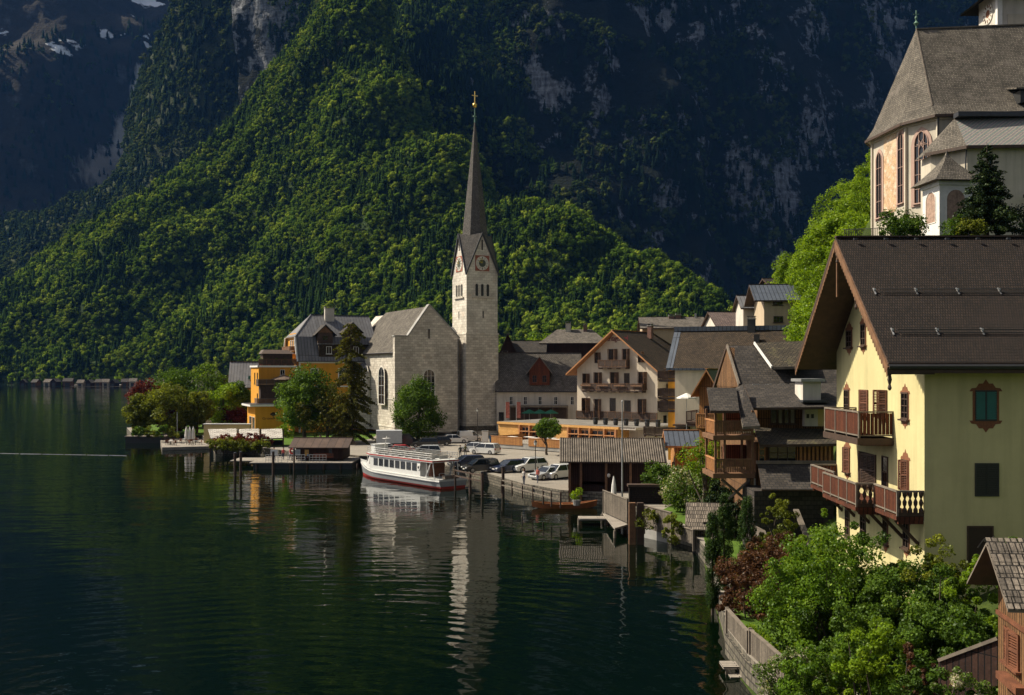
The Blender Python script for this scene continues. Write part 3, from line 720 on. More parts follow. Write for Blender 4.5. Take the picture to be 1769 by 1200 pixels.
R_corr = bricks("corrugated roof sheets", (0.26, 0.235, 0.205), (0.21, 0.19, 0.165), (0.030, 0.027, 0.024), 0.40, 1.9, 0.13, off=0.0, rough=0.8, bmp=1.0, bd=0.08, var=0.35, smooth=0.6)
R_shake = bricks("old wooden shakes", (0.30, 0.25, 0.20), (0.13, 0.11, 0.09), (0.03, 0.026, 0.022), 0.17, 0.42, 0.02, bmp=1.0, bd=0.04, var=0.45, vs=1.5)
W_stone = bricks("pale limestone ashlar", (0.74, 0.68, 0.58), (0.50, 0.45, 0.38), (0.37, 0.33, 0.28), 0.88, 0.46, 0.025, var=0.34, vs=0.25, bmp=0.5, bd=0.03, tone=((0.50, 0.38, 0.28), 0.22, 0.62))
W_stoneT = bricks("pale tower ashlar", (0.80, 0.75, 0.65), (0.60, 0.55, 0.47), (0.45, 0.40, 0.34), 0.95, 0.50, 0.024, var=0.32, vs=0.25, bmp=0.45, bd=0.03, tone=((0.60, 0.45, 0.33), 0.3, 0.60))
W_rub = bricks("rubble stone wall", (0.20, 0.175, 0.135), (0.11, 0.10, 0.08), (0.05, 0.045, 0.038), 0.55, 0.32, 0.04, var=0.4, bmp=0.9, bd=0.05, tone=((0.10, 0.11, 0.05), 0.8, 0.6))
W_yellow = plaster("ochre plaster", (0.64, 0.30, 0.035), 0.12); W_pyel = plaster("pale yellow plaster", (0.66, 0.50, 0.24), 0.15)
W_cream = plaster("cream plaster", (0.66, 0.57, 0.45), 0.14); W_white = plaster("off white plaster", (0.62, 0.57, 0.50), 0.2)
W_lemon = plaster("lemon plaster", (0.60, 0.53, 0.275), 0.16, bmp=0.35); W_church = plaster("warm grey plaster", (0.58, 0.52, 0.42), 0.22)
W_beige = plaster("beige plaster", (0.50, 0.40, 0.28), 0.15)
B_or = bricks("larch cladding", (0.74, 0.42, 0.14), (0.62, 0.33, 0.10), (0.20, 0.09, 0.03), 4.0, 0.17, 0.012, var=0.15, bmp=0.4, rough=0.6)
B_orv = bricks("larch boards", (0.52, 0.25, 0.08), (0.38, 0.165, 0.055), (0.06, 0.025, 0.01), 0.17, 5.0, 0.02, var=0.25, bmp=0.5, rough=0.6, off=0.0)
B_brv = bricks("brown boards", (0.22, 0.115, 0.05), (0.12, 0.06, 0.028), (0.012, 0.008, 0.005), 0.18, 5.0, 0.02, var=0.35, bmp=0.6, off=0.0)
B_dkv = bricks("dark boards", (0.055, 0.026, 0.018), (0.030, 0.015, 0.011), (0.004, 0.003, 0.003), 0.2, 5.0, 0.02, var=0.4, bmp=0.6, off=0.0)
B_red = bricks("red brown boards", (0.20, 0.060, 0.028), (0.12, 0.038, 0.02), (0.012, 0.006, 0.004), 0.16, 5.0, 0.02, var=0.3, bmp=0.6, off=0.0)
B_gryv = bricks("grey boards", (0.22, 0.185, 0.145), (0.12, 0.10, 0.08), (0.02, 0.017, 0.014), 0.16, 5.0, 0.022, var=0.4, bmp=0.7, off=0.0)
B_gryh = bricks("grey deck boards", (0.42, 0.37, 0.31), (0.30, 0.265, 0.225), (0.04, 0.035, 0.03), 5.0, 0.16, 0.02, var=0.3, bmp=0.5)
G_gold = plain("gilding", (0.75, 0.50, 0.12), 0.25, metal=0.9, var=0.1); M_copper = plain("green copper", (0.10, 0.20, 0.14), 0.6, var=0.2)
M_grn = plain("green canvas", (0.01, 0.11, 0.06), 0.8, var=0.2); M_canvas = plain("pale canvas", (0.62, 0.60, 0.56), 0.8, var=0.1)
M_teal = plain("teal shutters", (0.03, 0.16, 0.14), 0.6, var=0.15); M_flr = plain("red flowers", (0.30, 0.02, 0.03), 0.8, var=0.5, scale=9)

def text(name, body, size, mat, parent, M, extr=0.02, width=None):
    cu = bpy.data.curves.new(name, 'FONT'); cu.body = body; cu.size = size; cu.extrude = extr; cu.align_x = 'CENTER'; cu.align_y = 'CENTER'
    o = bpy.data.objects.new(name, cu); COL.objects.link(o); dg = bpy.context.evaluated_depsgraph_get()
    me = bpy.data.meshes.new_from_object(o.evaluated_get(dg)); bpy.data.objects.remove(o)
    if width: 
        xs = [v.co.x for v in me.vertices]; k = width/(max(xs)-min(xs)); me.transform(Matrix.Diagonal((k, 1, 1, 1)))
    me.materials.clear(); me.materials.append(mat)
    return link(name, me, parent, M @ Matrix.Rotation(R(90), 4, 'X'))

# ------------------------------------------------------------------ stone church with its tall spire
TH = 27.4
nv_ = House('church', 'pale limestone church with tall thin shingled spire beside the car park', 'church', 682, 184.5, 1.9, TH, pxW=793, D=30)
def build_church():
    H = nv_; W = H.W; D = H.D; b = 1.9
    zs, zr, ze = zz(580, 184.5)-b, zz(527, 188)-b, 15.4; pk = W*.53
    m = MB(); m.prism([(0, 0, 0), (W, 0, 0), (W, 0, zs), (pk, 0, zr), (2.6, 0, zs), (0, 0, zs)], (0, 1.0, 0), W_stone); m.build("gable_wall", H.root)
    m = MB(); prof = [(.5, 1.0, 0), (W-.2, 1.0, 0), (W-.2, 1.0, zs-.4), (pk, 1.0, zr-.7), (.5, 1.0, ze)]; m.prism(prof, (0, D-1, 0), W_stone); m.build("nave_wall", H.root)
    m = MB()                                          # coping of the gable
    for a, c in (((-.15, zs+.05), (2.7, zs+.05)), ((2.6, zs+.05), (pk, zr+.12)), ((pk, zr+.12), (W+.15, zs-.15))): m.beam((a[0], .5, a[1]), (c[0], .5, c[1]), 1.2, .22, M_conc)
    m.build("coping", H.root)
    for z in (.9, 6.2):                                # string courses
        m = MB(); m.box(-.08, -.08, z, W, -.002, z+.22, W_stoneT); m.box(-.08, -.08, z, -.002, 1, z+.22, W_stoneT); m.box(.42, 1.0, z, .498, D, z+.22, W_stoneT); m.build("string_course", H.root)
    # roof, hipped to the rear
    m = MB(); t = .25; e = .5; s1 = (zr-.45-ze)/(pk-.5); y1 = D-6.5
    A = (.5-e, .9, ze-s1*e+t); Bb = (.5-e, D+e, ze-s1*e+t); P = (pk, .9, zr-.45+t); Q = (pk, y1, zr-.45+t); E1 = (W+.2, .9, zs-.5+t); E2 = (W+.2, D+e, zs-.5+t)
    low = lambda p: (p[0], p[1], p[2]-t)
    m.add([A, Bb, Q, P], [(3, 2, 1, 0)], R_grey); m.add([P, Q, E2, E1], [(3, 2, 1, 0)], R_grey); m.add([Bb, E2, Q], [(0, 1, 2)], R_grey)
    m.add([low(A), low(Bb), low(Q), low(P)], [(0, 1, 2, 3)], M_dkwood); m.add([A, low(A), low(Bb), Bb], [(0, 1, 2, 3)], M_dkwood); m.add([A, low(A), low(P), P], [(0, 3, 2, 1)], M_dkwood)
    m.build("nave_roof", H.root)
    H.gutter(1.0, D+.5, .5-e-.02, ze-s1*e+t-.05, axis='y', mat=M_dmetal)
    H.pipe([(-.1, 1.4, ze-s1*e+.1), (.3, 1.4, ze-.8), (.3, 1.4, .2)], .09); H.pipe([(W-.2, -.12, zs-.4), (W-.2, -.12, .2)], .09)
    # windows
    H.winp('F', 731.5, 751, 637, 696, M_white, arch=True, nx=3, nz=5, surround=W_stoneT, sw=.32, pr=.08)
    H.winp('F', 739, 743, 568, 585, M_conc, nx=1, nz=1, sill=False)
    for pa, pb in ((654, 664),):
        H.winp('L', pa, pb, 633, 698, M_white, arch=True, nx=2, nz=4, surround=W_stoneT, sw=.3)
    H.wind('L', 16, 5.2, 2, 7.2, M_white, arch=True, nx=2, nz=4, surround=W_stoneT, sw=.3); H.wind('L', 24, 5.2, 2, 7.2, M_white, arch=True, nx=2, nz=4, surround=W_stoneT, sw=.3)
    # side chapel with metal roof
    m = MB(); ca, cb = H.u('L', 640)+1.2, H.u('L', 640)+8.5; m.prism([(.4, ca, 0), (-2.0, ca+1.6, 0), (-2.0, cb-1.6, 0), (.4, cb, 0)], (0, 0, 11.3), W_stone); m.build("side_chapel", H.root)
    m = MB(); q = [(.4, ca-.2, 11.35), (-2.3, ca+1.5, 11.35), (-2.3, cb-1.5, 11.35), (.4, cb+.2, 11.35)]; ap = (.45, (ca+cb)/2, 13.5)
    for i in range(3): m.add([q[i], q[i+1], ap], [(2, 1, 0)], R_metal)
    m.add(q, [(0, 1, 2, 3)], M_dmetal); m.build("chapel_roof", H.root)
    # link roof between nave and tower
    m = MB(); u0, u1 = W-.4, W+1.8; m.add([(u0, 1.2, zz(583, 186)-b), (u1, 1.6, zz(583, 186)-b-.3), (u1, 5, zz(560, 190)-b-.3), (pk+2.4, 6, zz(560, 190)-b)], [(0, 1, 2, 3)], R_metal); m.build("link_roof", H.root)
    # ---- tower
    T = House(None, None, None, 806, 190, b, TH, pxW=859.5, pxD=778.5, parent=H); w_, d_ = T.W, T.D; d_ = T.D = w_
    zc = zz(577, 190)-b; zeT = zz(470, 190)-b; zg = zz(403, 190)-b; zt = zz(194, 191.5)-b
    m = MB(); m.box(-.12, -.12, -1, w_+.12, d_+.12, zc, W_stone); m.box(0, 0, zc, w_, d_, zeT, W_stoneT); m.box(-.18, -.18, zc, w_+.18, d_+.18, zc+.3, W_stoneT)
    for pts in ([(0, 0, zeT), (w_, 0, zeT), (w_/2, 0, zg)], [(0, d_, zeT), (w_, d_, zeT), (w_/2, d_, zg)]):
        y = pts[0][1]; m.prism(pts, (0, .35 if y == 0 else -.35, 0), W_stoneT)
    for x in (0, w_): m.prism([(x, 0, zeT), (x, d_, zeT), (x, d_/2, zg)], (.35 if x == 0 else -.35, 0, 0), W_stoneT)
    m.box(-.2, -.2, 0, w_+.2, d_+.2, 1.0, W_rub); m.build("tower", T.root, T.T)
    m = MB(); c = (w_/2, d_/2); r8 = w_*.40; o_ = .25
    C4 = [(-o_, -o_), (w_+o_, -o_), (w_+o_, d_+o_), (-o_, d_+o_)]; G4 = [(w_/2, -o_), (w_+o_, d_/2), (w_/2, d_+o_), (-o_, d_/2)]
    for i in range(4):
        Cc = (*C4[i], zeT-.45); Gp = (*G4[(i+3) % 4], zg+.35); Gn = (*G4[i], zg+.35)
        f = lambda p, r, z: (c[0]+(p[0]-c[0])/math.hypot(p[0]-c[0], p[1]-c[1])*r, c[1]+(p[1]-c[1])/math.hypot(p[0]-c[0], p[1]-c[1])*r, z)
        Oc = f(C4[i], r8, zg); Of = f(G4[i], r8*.98, zg+.3); Op = f(G4[(i+3) % 4], r8*.98, zg+.3); AP = (c[0], c[1], zt)
        m.add([Cc, Gn, Oc], [(0, 1, 2)], R_spire); m.add([Cc, Oc, Gp], [(0, 1, 2)], R_spire)
        m.add([Gn, Of, Oc], [(0, 1, 2)], R_spire); m.add([Gp, Oc, Op], [(0, 1, 2)], R_spire)
        m.add([Oc, Of, AP], [(0, 1, 2)], R_spire); m.add([Op, Oc, AP], [(0, 1, 2)], R_spire)
        for g, k in ((Gn, 0), (Gp, 0)): m.beam(Cc, g, .12, .28, M_dmetal)
    sp = m.build("spire", T.root, T.T)
    m = MB(); m.tube((*c, zt-1.2), (*c, zt+1.9), .16, M_copper, r1=.09); m.lathe([(.4, -.1), (.4, .1)], M_copper, 10, (*c, zt)); m.build("finial", sp)
    m = MB(); m.smooth = True; m.lathe([(.05, -.48), (.28, -.4), (.43, -.16), (.46, 0), (.4, .22), (.24, .4), (.05, .48)], G_gold, 14, (*c, zt+2.2)); m.build("gilded_ball", sp)
    m = MB(); zx = zt+2.8; m.box(c[0]-.07, c[1]-.07, zx-.2, c[0]+.07, c[1]+.07, zx+2.1, G_gold); m.box(c[0]-.62, c[1]-.05, zx+1.2, c[0]+.62, c[1]+.05, zx+1.32, G_gold); m.build("cross", sp)
    red = plain("brick red paint", (0.30, 0.10, 0.06), .8, var=.3); cream = plain("clock dial", (0.62, 0.58, 0.50), .6, var=.1); dk_ = plain("dial centre", (0.06, 0.07, 0.05), .6)
    for face in ('F', 'L'):
        uc = w_/2; MM = T.M(face, uc, zz(453, 190)-b, .01)
        m = MB(); m.box(-1.5, -.06, -1.5, 1.5, -.002, 1.5, red); k = m.build("clock", T.root, MM)
        m = MB(); n = 28
        ring = lambda r: [(r*math.cos(2*math.pi*i/n), -.09, r*math.sin(2*math.pi*i/n)) for i in range(n)]
        m.prism(ring(1.36), (0, .028, 0), cream)
        m.prism([(x, -.11, z) for x, _, z in ring(.72)], (0, .018, 0), dk_)
        for i in range(12):
            a = i*math.pi/6; ca_, sa_ = math.cos(a), math.sin(a); m.beam((ca_*.84, -.105, sa_*.84), (ca_*1.24, -.105, sa_*1.24), .16, .03, dk_)
        m.build("dial", k)
        m = MB(); m.beam((0, -.14, 0), (-.75, -.14, .35), .03, .12, G_gold); m.beam((0, -.14, 0), (-.2, -.14, .95), .03, .09, G_gold); m.lathe([(.12, -.0), (.12, .02)], G_gold, 8); m.build("hands", k)
        m = MB(); z0 = zz(511, 190)-b; 
        for j in (-1, 0, 1):
            o = T.wind(face, uc+j*1.18*(1 if face == 'F' else 1), z0, .85, 2.5, W_stoneT, arch=True, nx=1, nz=1, sill=False, glass=M_black, pr=.10, fw=.1, name='belfry_window')
        m.M = None; m.box(-2.1, -.28, z0-.28, 2.1, -.002, z0-.08, W_stoneT); m.build("sill", T.root, T.M(face, uc, 0))
        T.wind(face, uc, zz(440, 190)-b+1.1, .3, 2.0, M_dkwood, nx=1, nz=1, sill=False, glass=M_black, name='slit')
        for py in (549, 607, 686): T.wind(face, uc+.2, zz(py, 190)-b, .42, 1.5, W_stoneT, nx=1, nz=1, sill=False, glass=M_black, name='slit')
build_church()

# ------------------------------------------------------------------ ochre hotel by the lake
def build_ochre():
    b = 1.3; H = House('hotel', 'ochre yellow lakeside hotel with grey mansard roof and stacked terraces', 'hotel', 517, 196, b, 24, pxW=650, D=13)
    W, D = H.W, H.D; z1 = zz(623, 196)-b; z2 = zz(582, 197)-b; z3 = zz(543, 203)-b
    m = MB(); prof = [(0, 0, 0), (0, D, 0), (0, D, z1), (0, D-1.6, z2-.1), (0, D*.72, z2+.9), (0, D*.28, z2+.9), (0, 1.6, z2-.1), (0, 0, z1)]
    m.prism(prof, (W, 0, 0), W_yellow); m.build("wall", H.root)
    m = MB(); m.box(-.12, -.12, z1-.45, W, -.002, z1-.02, M_white); m.box(-.12, -.12, 0, .25, -.003, z1-.46, M_white); m.box(-.13, -.13, z1-5.2, W, -.004, z1-4.95, M_white); m.build("cornice", H.root)
    m = MB(); e = .45; g = .5; hx = W*.16+1.2
    P1 = (-g, -e, z1-.1); P2 = (-g, 1.7, z2+.15); P3 = (hx, D/2, z3); rW = W+.3
    m.add([P1, (rW, -e, z1-.1), (rW, 1.7, z2+.15), P2], [(0, 1, 2, 3)], R_metal); m.add([P2, (rW, 1.7, z2+.15), (rW, D/2, z3), P3], [(0, 1, 2, 3)], R_metal)
    m.add([P2, P3, (-g, D-1.7, z2+.15)], [(0, 1, 2)], R_metal); B1 = (-g, D+e, z1-.1); B2 = (-g, D-1.7, z2+.15)
    m.add([B1, (rW, D+e, z1-.1), (rW, D-1.7, z2+.15), B2], [(3, 2, 1, 0)], R_metal); m.add([B2, (rW, D-1.7, z2+.15), (rW, D/2, z3), P3], [(3, 2, 1, 0)], R_metal)
    m.add([P2, (-g, D-1.7, z2+.15), (0, D-1.7, z2-.1), (0, 1.7, z2-.1)], [(0, 1, 2, 3)], M_white)
    m.beam((-g, -e, z1-.15), (-g, 1.7, z2+.05), .3, .3, M_white); m.beam((-g, D+e, z1-.15), (-g, D-1.7, z2+.05), .3, .3, M_white)
    m.beam(P2, P3, .25, .12, M_dmetal); m.beam(P3, (rW, D/2, z3), .25, .12, M_dmetal); rf = m.build("roof", H.root)
    H.gutter(-g, rW, -e-.05, z1-.12)
    u = H.u('F', 580); H.chimney(u, D*.42, z3-2, z3+1.3, 1.9, .8, W_white, parent=rf)
    for px, zc in ((563, 573), (610, 568)):           # wall dormers in shingle
        uc = H.u('F', px); zt = zz(zc-12, 196)-b
        m = MB(); wd = 2.0; zb = zz(624, 196)-b+.6; m.box(uc-wd+.6, -.05, zb, uc+wd+1.6, 3, zz(594, 196)-b, R_brown)
        m.box(uc-1.5, .5, zz(594, 196)-b, uc+1.5, 5, zt-1.4, M_dkwood); m.prism([(uc-1.5, .5, zt-1.4), (uc+1.5, .5, zt-1.4), (uc, .5, zt-.1)], (0, 4.5, 0), M_midwood); dm = m.build("dormer", H.root)
        m = MB(); m.prism([(uc-2.3, 0, zt-2.0), (uc, 0, zt-.05), (uc+2.3, 0, zt-2.0), (uc, 0, zt+.25)], (0, 6, 0), M_dmetal, R_slate); m.box(uc-wd+.4, -.45, zz(594, 196)-b, uc+wd+1.9, .6, zz(594, 196)-b+.15, R_metal); m.build("dormer_roof", dm)
        H.wind('F', uc+.6, zb+.9, 1.1, 1.5, M_white, nx=2, nz=1, pr=.1)
        fr, pn, _ = wmesh(1.1, .9, M_dkwood); o = link('window', fr, dm, Matrix.Translation((uc, .49, zt-2.9))); link('pane', pn, o)
    H.winp('F', 537, 549, 637, 656, M_white, nx=2, nz=2, surround=M_white, sw=.15); H.winp('F', 585, 597, 637, 656, M_white, nx=2, nz=2, surround=M_white, sw=.15)
    H.winp('F', 537, 549, 680, 702, M_white, nx=2, nz=2, surround=M_white, sw=.15)
    for k in (.36, .64): H.wind('L', D*k, z2-2.6, 1.0, 2.1, M_white, nx=2, nz=2, surround=M_white)
    H.wind('L', D*.5, z2-2.6, 1.0, 2.1, M_white, nx=2, nz=2)
    H.balcony('L', D*.2, D*.8, z2-2.8, 1.4, wood=M_midwood, name='balcony')
    # --- stepped terrace wing on the left
    A = House(None, None, None, 447, 192, b, 24, pxW=512, D=9, parent=H)
    zt = zz(631, 192)-b; m = MB(); m.box(0, 0, 3.4, A.W, A.D, zt, W_yellow); m.box(-.25, -.25, zt-.35, A.W+.1, -.002, zt, M_white); m.box(-.25, -.25, zt-.35, -.002, A.D, zt, M_white); m.box(.0, -1.8, zz(697, 190)-b+.15, A.W, -.01, zz(663, 190)-b-.2, M_dkwood); m.build("terrace_wing", A.root, A.T)
    A.balcony('F', 0, A.W, zt+.02, .15, rail=1.2, wood=M_dkwood, wood2=M_redwood, slab=.1, name='roof_terrace')
    m = MB(); m.box(1, 1.2, zt, A.W-.5, 4, zt+2.3, M_dkwood); m.prism([(.6, .8, zt+2.3), (A.W, .8, zt+2.3), (A.W-1, 3, zt+3.1), (1.5, 3, zt+3.1)], (0, 3, 0), M_dkwood); m.build("pergola", A.root, A.T)
    for k in range(5):
        m = MB(); x = .6+k*(A.W-1.2)/4; m.lathe([(.28, 0), (.38, .45)], plain("terracotta", (0.35, 0.13, 0.07), .8), 8, (x, .5, zt)); pot = m.build("planter", A.root, A.T)
        leafcloud("plant", np.array([[x, .5, zt+.9]]), np.array([.6]), 60, .25, LG, np.random.default_rng(k), pot)
    A.winp('F', 484, 492, 638, 648, M_white, nx=2, nz=1); A.wind('L', 1.4, zt-3.6, .9, 2.2, M_dkwood, nx=1, nz=2); A.wind('L', 1.4, zt-7.6, .9, 2.2, M_dkwood, nx=1, nz=2); A.wind('L', 4.4, zt-3.6, .9, 2.2, M_dkwood, nx=1, nz=2)
    A.balcony('F', -.5, A.W, zz(664, 190)-b, 2.4, wood=M_dkwood, wood2=M_greywood, name='balcony')
    m = MB(); xx = A.W*.62; m.tube((xx, -1.2, zz(664, 190)-b), (xx, -1.2, zz(645, 190)-b), .04, M_steel); m.lathe([(2.5, -.0), (2.4, .12), (.05, 1.0)], plain("brown canvas", (0.10, 0.065, 0.045), .9), 8, (xx, -1.2, zz(656, 190)-b)); m.build("parasol", A.root, A.T)
    A.balcony('F', -.8, A.W+.2, zz(697, 190)-b, 3.0, wood=M_midwood, wood2=M_greywood, name='balcony')
    for k in range(4):
        x = .5+k*(A.W-1)/3; A.wind('F', x, 8.2, 1.2, 2.3, M_dkwood, nx=2, nz=1) if False else None
    G = House(None, None, None, 441, 186, b, 24, pxW=496, D=9, parent=H)
    zg = zz(702, 186)-b; m = MB(); m.box(0, 0, 0, G.W, G.D, zg, W_yellow); m.box(-1.1, -.9, zg, G.W+.4, G.D, zg+.35, M_white); m.box(-1.0, -.8, zg+.35, G.W+.3, G.D, zg+.42, M_dmetal); m.build("ground_floor", G.root, G.T)
    G.wind('L', 1.8, .5, 2.6, 3.0, M_white, nx=2, nz=1); G.wind('L', 5.2, .5, 2.6, 3.0, M_white, nx=2, nz=1); G.winp('F', 497-6, 497-1, 716, 730, M_white, nx=1, nz=1)
    ink = plain("sign paint", (0.05, 0.02, 0.012), .8); MM = G.M('F', G.W*.56, zz(716, 186)-b, .01)
    m = MB(); 
    for dx, dz, r in ((0, 0, .42), (-.28, .03, .3), (.28, .03, .3), (0, .2, .3)): m.prism([(dx+r*math.cos(t*.5236), -.03, dz+r*.75*math.sin(t*.5236)) for t in range(12)], (0, .02+dx*.005+dz*.01, 0), ink)
    m.box(-.05, -.025, -.6, .05, -.005, -.2, ink); m.build("sign_emblem", G.root, MM)
    text("sign_lettering", "Grüner Baum", .62, ink, G.root, G.M('F', G.W*.58, zz(723, 186)-b, .012), width=4.2)
build_ochre()

def simple_house(name, label, px, Y, zb, rz, pxW, D, he, hr, axis, wall, roof, cat='house', group=None, e=.6, g=.5, under=None, **k):
    H = House(name, label, cat, px, Y, zb, rz, pxW=pxW, D=D, group=group); H.walls(he, hr, axis, wall); H.rf = H.gable_roof(he, hr, axis, roof, under, e=e, g=g, **k); return H

# grey roofed annexe and old roof left of the hotel
H = simple_house('annexe', 'pale yellow annexe under a grey seamed metal roof left of the hotel', 398, 215, 1.3, 10, 441, 8, zz(665, 215)-1.3, zz(626, 219)-1.3, 'x', W_pyel, R_metal, cat='house')
m = MB(); m.box(H.W*.72, -.3, zz(655, 215)-1.3, H.W*.8, .8, zz(649, 215)-1.3, M_teal); m.build("skylight", H.root)
H = simple_house('old_house', 'low house with steep mossy shingle roof behind the garden trees', 330, 235, 1.3, -8, 402, 8, zz(682, 235)-1.3, zz(652, 238)-1.3, 'x', W_beige, R_moss); H.chimney(H.W*.45, 4, zz(655, 238)-1.3, zz(642, 238)-1.3, .7, .7, W_white, parent=H.rf)
H = simple_house('gabled_house', 'small gabled house with a brown roof beside the grey seamed roof', 372, 222, 1.3, -40, 400, 9, zz(676, 222)-1.3, zz(650, 222)-1.3, 'y', W_beige, R_brown)
H = simple_house('far_house', 'little house with steep dark gable above the old roof', 348, 330, 3, 20, 372, 9, zz(652, 330)-3, zz(636, 330)-3, 'y', W_cream, R_dark)

# ------------------------------------------------------------------ grey roofed inn with the wooden dormer
H = House('inn', 'long low white inn under a grey roof with one big wooden dormer', 'house', 858, 192, 1.9, -2, pxW=1003, D=10)
he, hr = zz(669, 192)-1.9, zz(611, 197)-1.9
H.walls(he, hr, 'x', W_white); rf = H.gable_roof(he, hr, 'x', R_mid, e=.7, g=.3); H.gutter(0, H.W, -.75, he-.75)
for pa in (880, 904.5, 930, 957, 985.5): H.winp('F', pa, pa+6, 685, 699, M_white, nx=2, nz=2, surround=W_white)
H.wind('F', H.u('F', 866), .2, 1.0, 3.4, M_dkwood)
uc = H.u('F', 932); zb = zz(665, 190)-1.9; m = MB(); hw = (H.u('F', 949)-H.u('F', 914))/2; zc_ = zz(640, 190)-1.9; za = zz(617, 190)-1.9
m.prism([(uc-hw, -.1, zb), (uc+hw, -.1, zb), (uc+hw, -.1, zc_), (uc, -.1, za), (uc-hw, -.1, zc_)], (0, 5, 0), B_red); dm = m.build("dormer", H.root)
m = MB(); ov = .55; k_ = (za-zc_)/hw
m.prism([(uc-hw-ov, -.7, zc_-k_*ov), (uc, -.7, za), (uc, -.7, za+.25), (uc-hw-ov, -.7, zc_-k_*ov+.25)], (0, 6, 0), M_greywood, R_dark); m.prism([(uc+hw+ov, -.7, zc_-k_*ov), (uc+hw+ov, -.7, zc_-k_*ov+.25), (uc, -.7, za+.25), (uc, -.7, za)], (0, 6, 0), M_greywood, R_dark)
m.build("dormer_roof", dm)
for s_ in (-1, 1):
    fr, pn, _ = wmesh(.95, 1.4, M_redwood); o = link('window', fr, dm, Matrix.Translation((uc+s_*.95, -.11, zb+.5))); link('pane', pn, o)
m = MB(); ua, ub = H.u('F', 880), H.u('F', 981); m.box(ua, -3.2, zz(703, 190)-1.9, ub, -.01, zz(700, 190)-1.9, M_greywood)
for k in range(5): x = ua+.2+k*(ub-ua-.4)/4; m.box(x-.08, -3.1, 0, x+.08, -2.94, zz(703, 190)-1.9, M_greywood)
m.box(ua, -.5, 0, ub, -.02, zz(703, 190)-1.95, M_dkwood); m.build("veranda", H.root)
m = MB(); x0, x1 = H.u('F', 915), H.u('F', 955); zt = zz(713, 190)-1.9
for i in range(3): m.lathe([(1.5, 0), (1.45, .1), (.05, .75)], M_grn, 8, (x0+i*(x1-x0)/2.2, -3.6-i*.2, zt)); m.tube((x0+i*(x1-x0)/2.2, -3.6-i*.2, 0), (x0+i*(x1-x0)/2.2, -3.6-i*.2, zt+.7), .04, M_steel)
m.build("parasol", H.root)
for px in (873, 892):                                  # red and white banner poles
    p = at(px, 762, 176); r = thing('banner_pole', 'thin pole with a red and white banner, %s' % ('next to the tower' if px == 873 else 'right of its twin, on the terrace'), 'banner', (p.x, 176, 1.3), 0, 'banners beside the tower')
    m = MB(); m.tube((0, 0, 0), (0, 0, zz(690, 176)-1.3), .05, M_steel); m.build("pole", r)
    m = MB(); m.box(.06, -.02, zz(722, 176)-1.3, .75, .02, zz(694, 176)-1.3, plain("faded red cloth", (0.42, 0.14, 0.11), .9, var=.5)); m.build("banner", r)

# ------------------------------------------------------------------ white gabled hotel
H = House('hotel', 'white gabled hotel with three tiers of wooden balconies and open shutters', 'hotel', 997, 180, 1.6, -38, pxW=1136, D=17)
he, hr = zz(637, 178)-1.6, zz(573, 174.5)-1.6
H.walls(he, hr, 'y', W_cream); rf = H.gable_roof(he, hr, 'y', R_brown, under=M_orwood, e=1.5, g=1.5, t=.3)
H.chimney(H.W*.6, 9, hr-1, hr+1.3, .8, .8, parent=rf)
for pa, pb, ya, yb, ang in ((1029, 1037, 610, 626, 110), (1053, 1066, 604, 634, 105), (1077, 1087, 603, 634, 105), (1103, 1112, 608, 625, 120), (1008, 1018, 646, 668, 115), (1028, 1039, 644, 674, 110), (1056, 1068, 644, 674, 112), (1079, 1087, 645, 674, None), (1104, 1117, 643, 672, 110),
                            (1006, 1019, 688, 712, 120), (1028, 1038, 690, 722, 105), (1054, 1063, 688, 711, None), (1079, 1089, 692, 724, None), (1103, 1116, 690, 714, 115)):
    H.winp('F', pa-.5, pb+.5, ya-1, yb, M_dkwood, nx=2, nz=2 if yb-ya < 26 else 3, shut=ang, shutm=M_midwood, pr=.06, glass=glassm("room glass", (0.03, 0.016, 0.008)))
H.balcony('F', H.u('F', 1040), H.u('F', 1088), zz(634, 175)-1.6, 1.3, wood=M_dkwood, wood2=M_midwood, rail=1.25); H.balcony('F', H.u('F', 1012), H.u('F', 1116), zz(674, 175)-1.6, 1.3, wood=M_dkwood, wood2=M_midwood, rail=1.2)
for k in range(4): 
    m = MB(); u_ = H.u('F', 1020+k*29); z_ = zz(664, 176)-1.6; m.box(u_-1.1, -1.62, z_-.25, u_+1.1, -1.42, z_, M_midwood); fb = m.build("flower_box", H.root)
H.balcony('F', .0, H.W, zz(724, 174)-1.6, .3, wood=M_dkwood, wood2=M_midwood, rail=1.3, slab=.1, name='terrace_railing')
for y0, z_ in ((1.5, zz(652, 170)-1.6), (3, zz(678, 170)-1.6), (1, zz(706, 170)-1.6)): H.balcony('R', y0, y0+6, z_, 1.6, wood=M_dkwood, wood2=M_midwood, rail=1.5)
for u_ in (2.5, 6): 
    for z_ in (2.5, 6.8, 10.6): H.wind('R', u_, z_, 1.1, 1.7, M_dkwood)
sg = plain("dark red lettering", (0.16, 0.004, 0.010), .6); uc = H.u('F', 1068)
text("sign_lettering", "heritage.hotel", 1.3, sg, H.root, H.M('F', uc-.3, zz(584.5, 175)-1.6, .02), extr=.06, width=4.6)

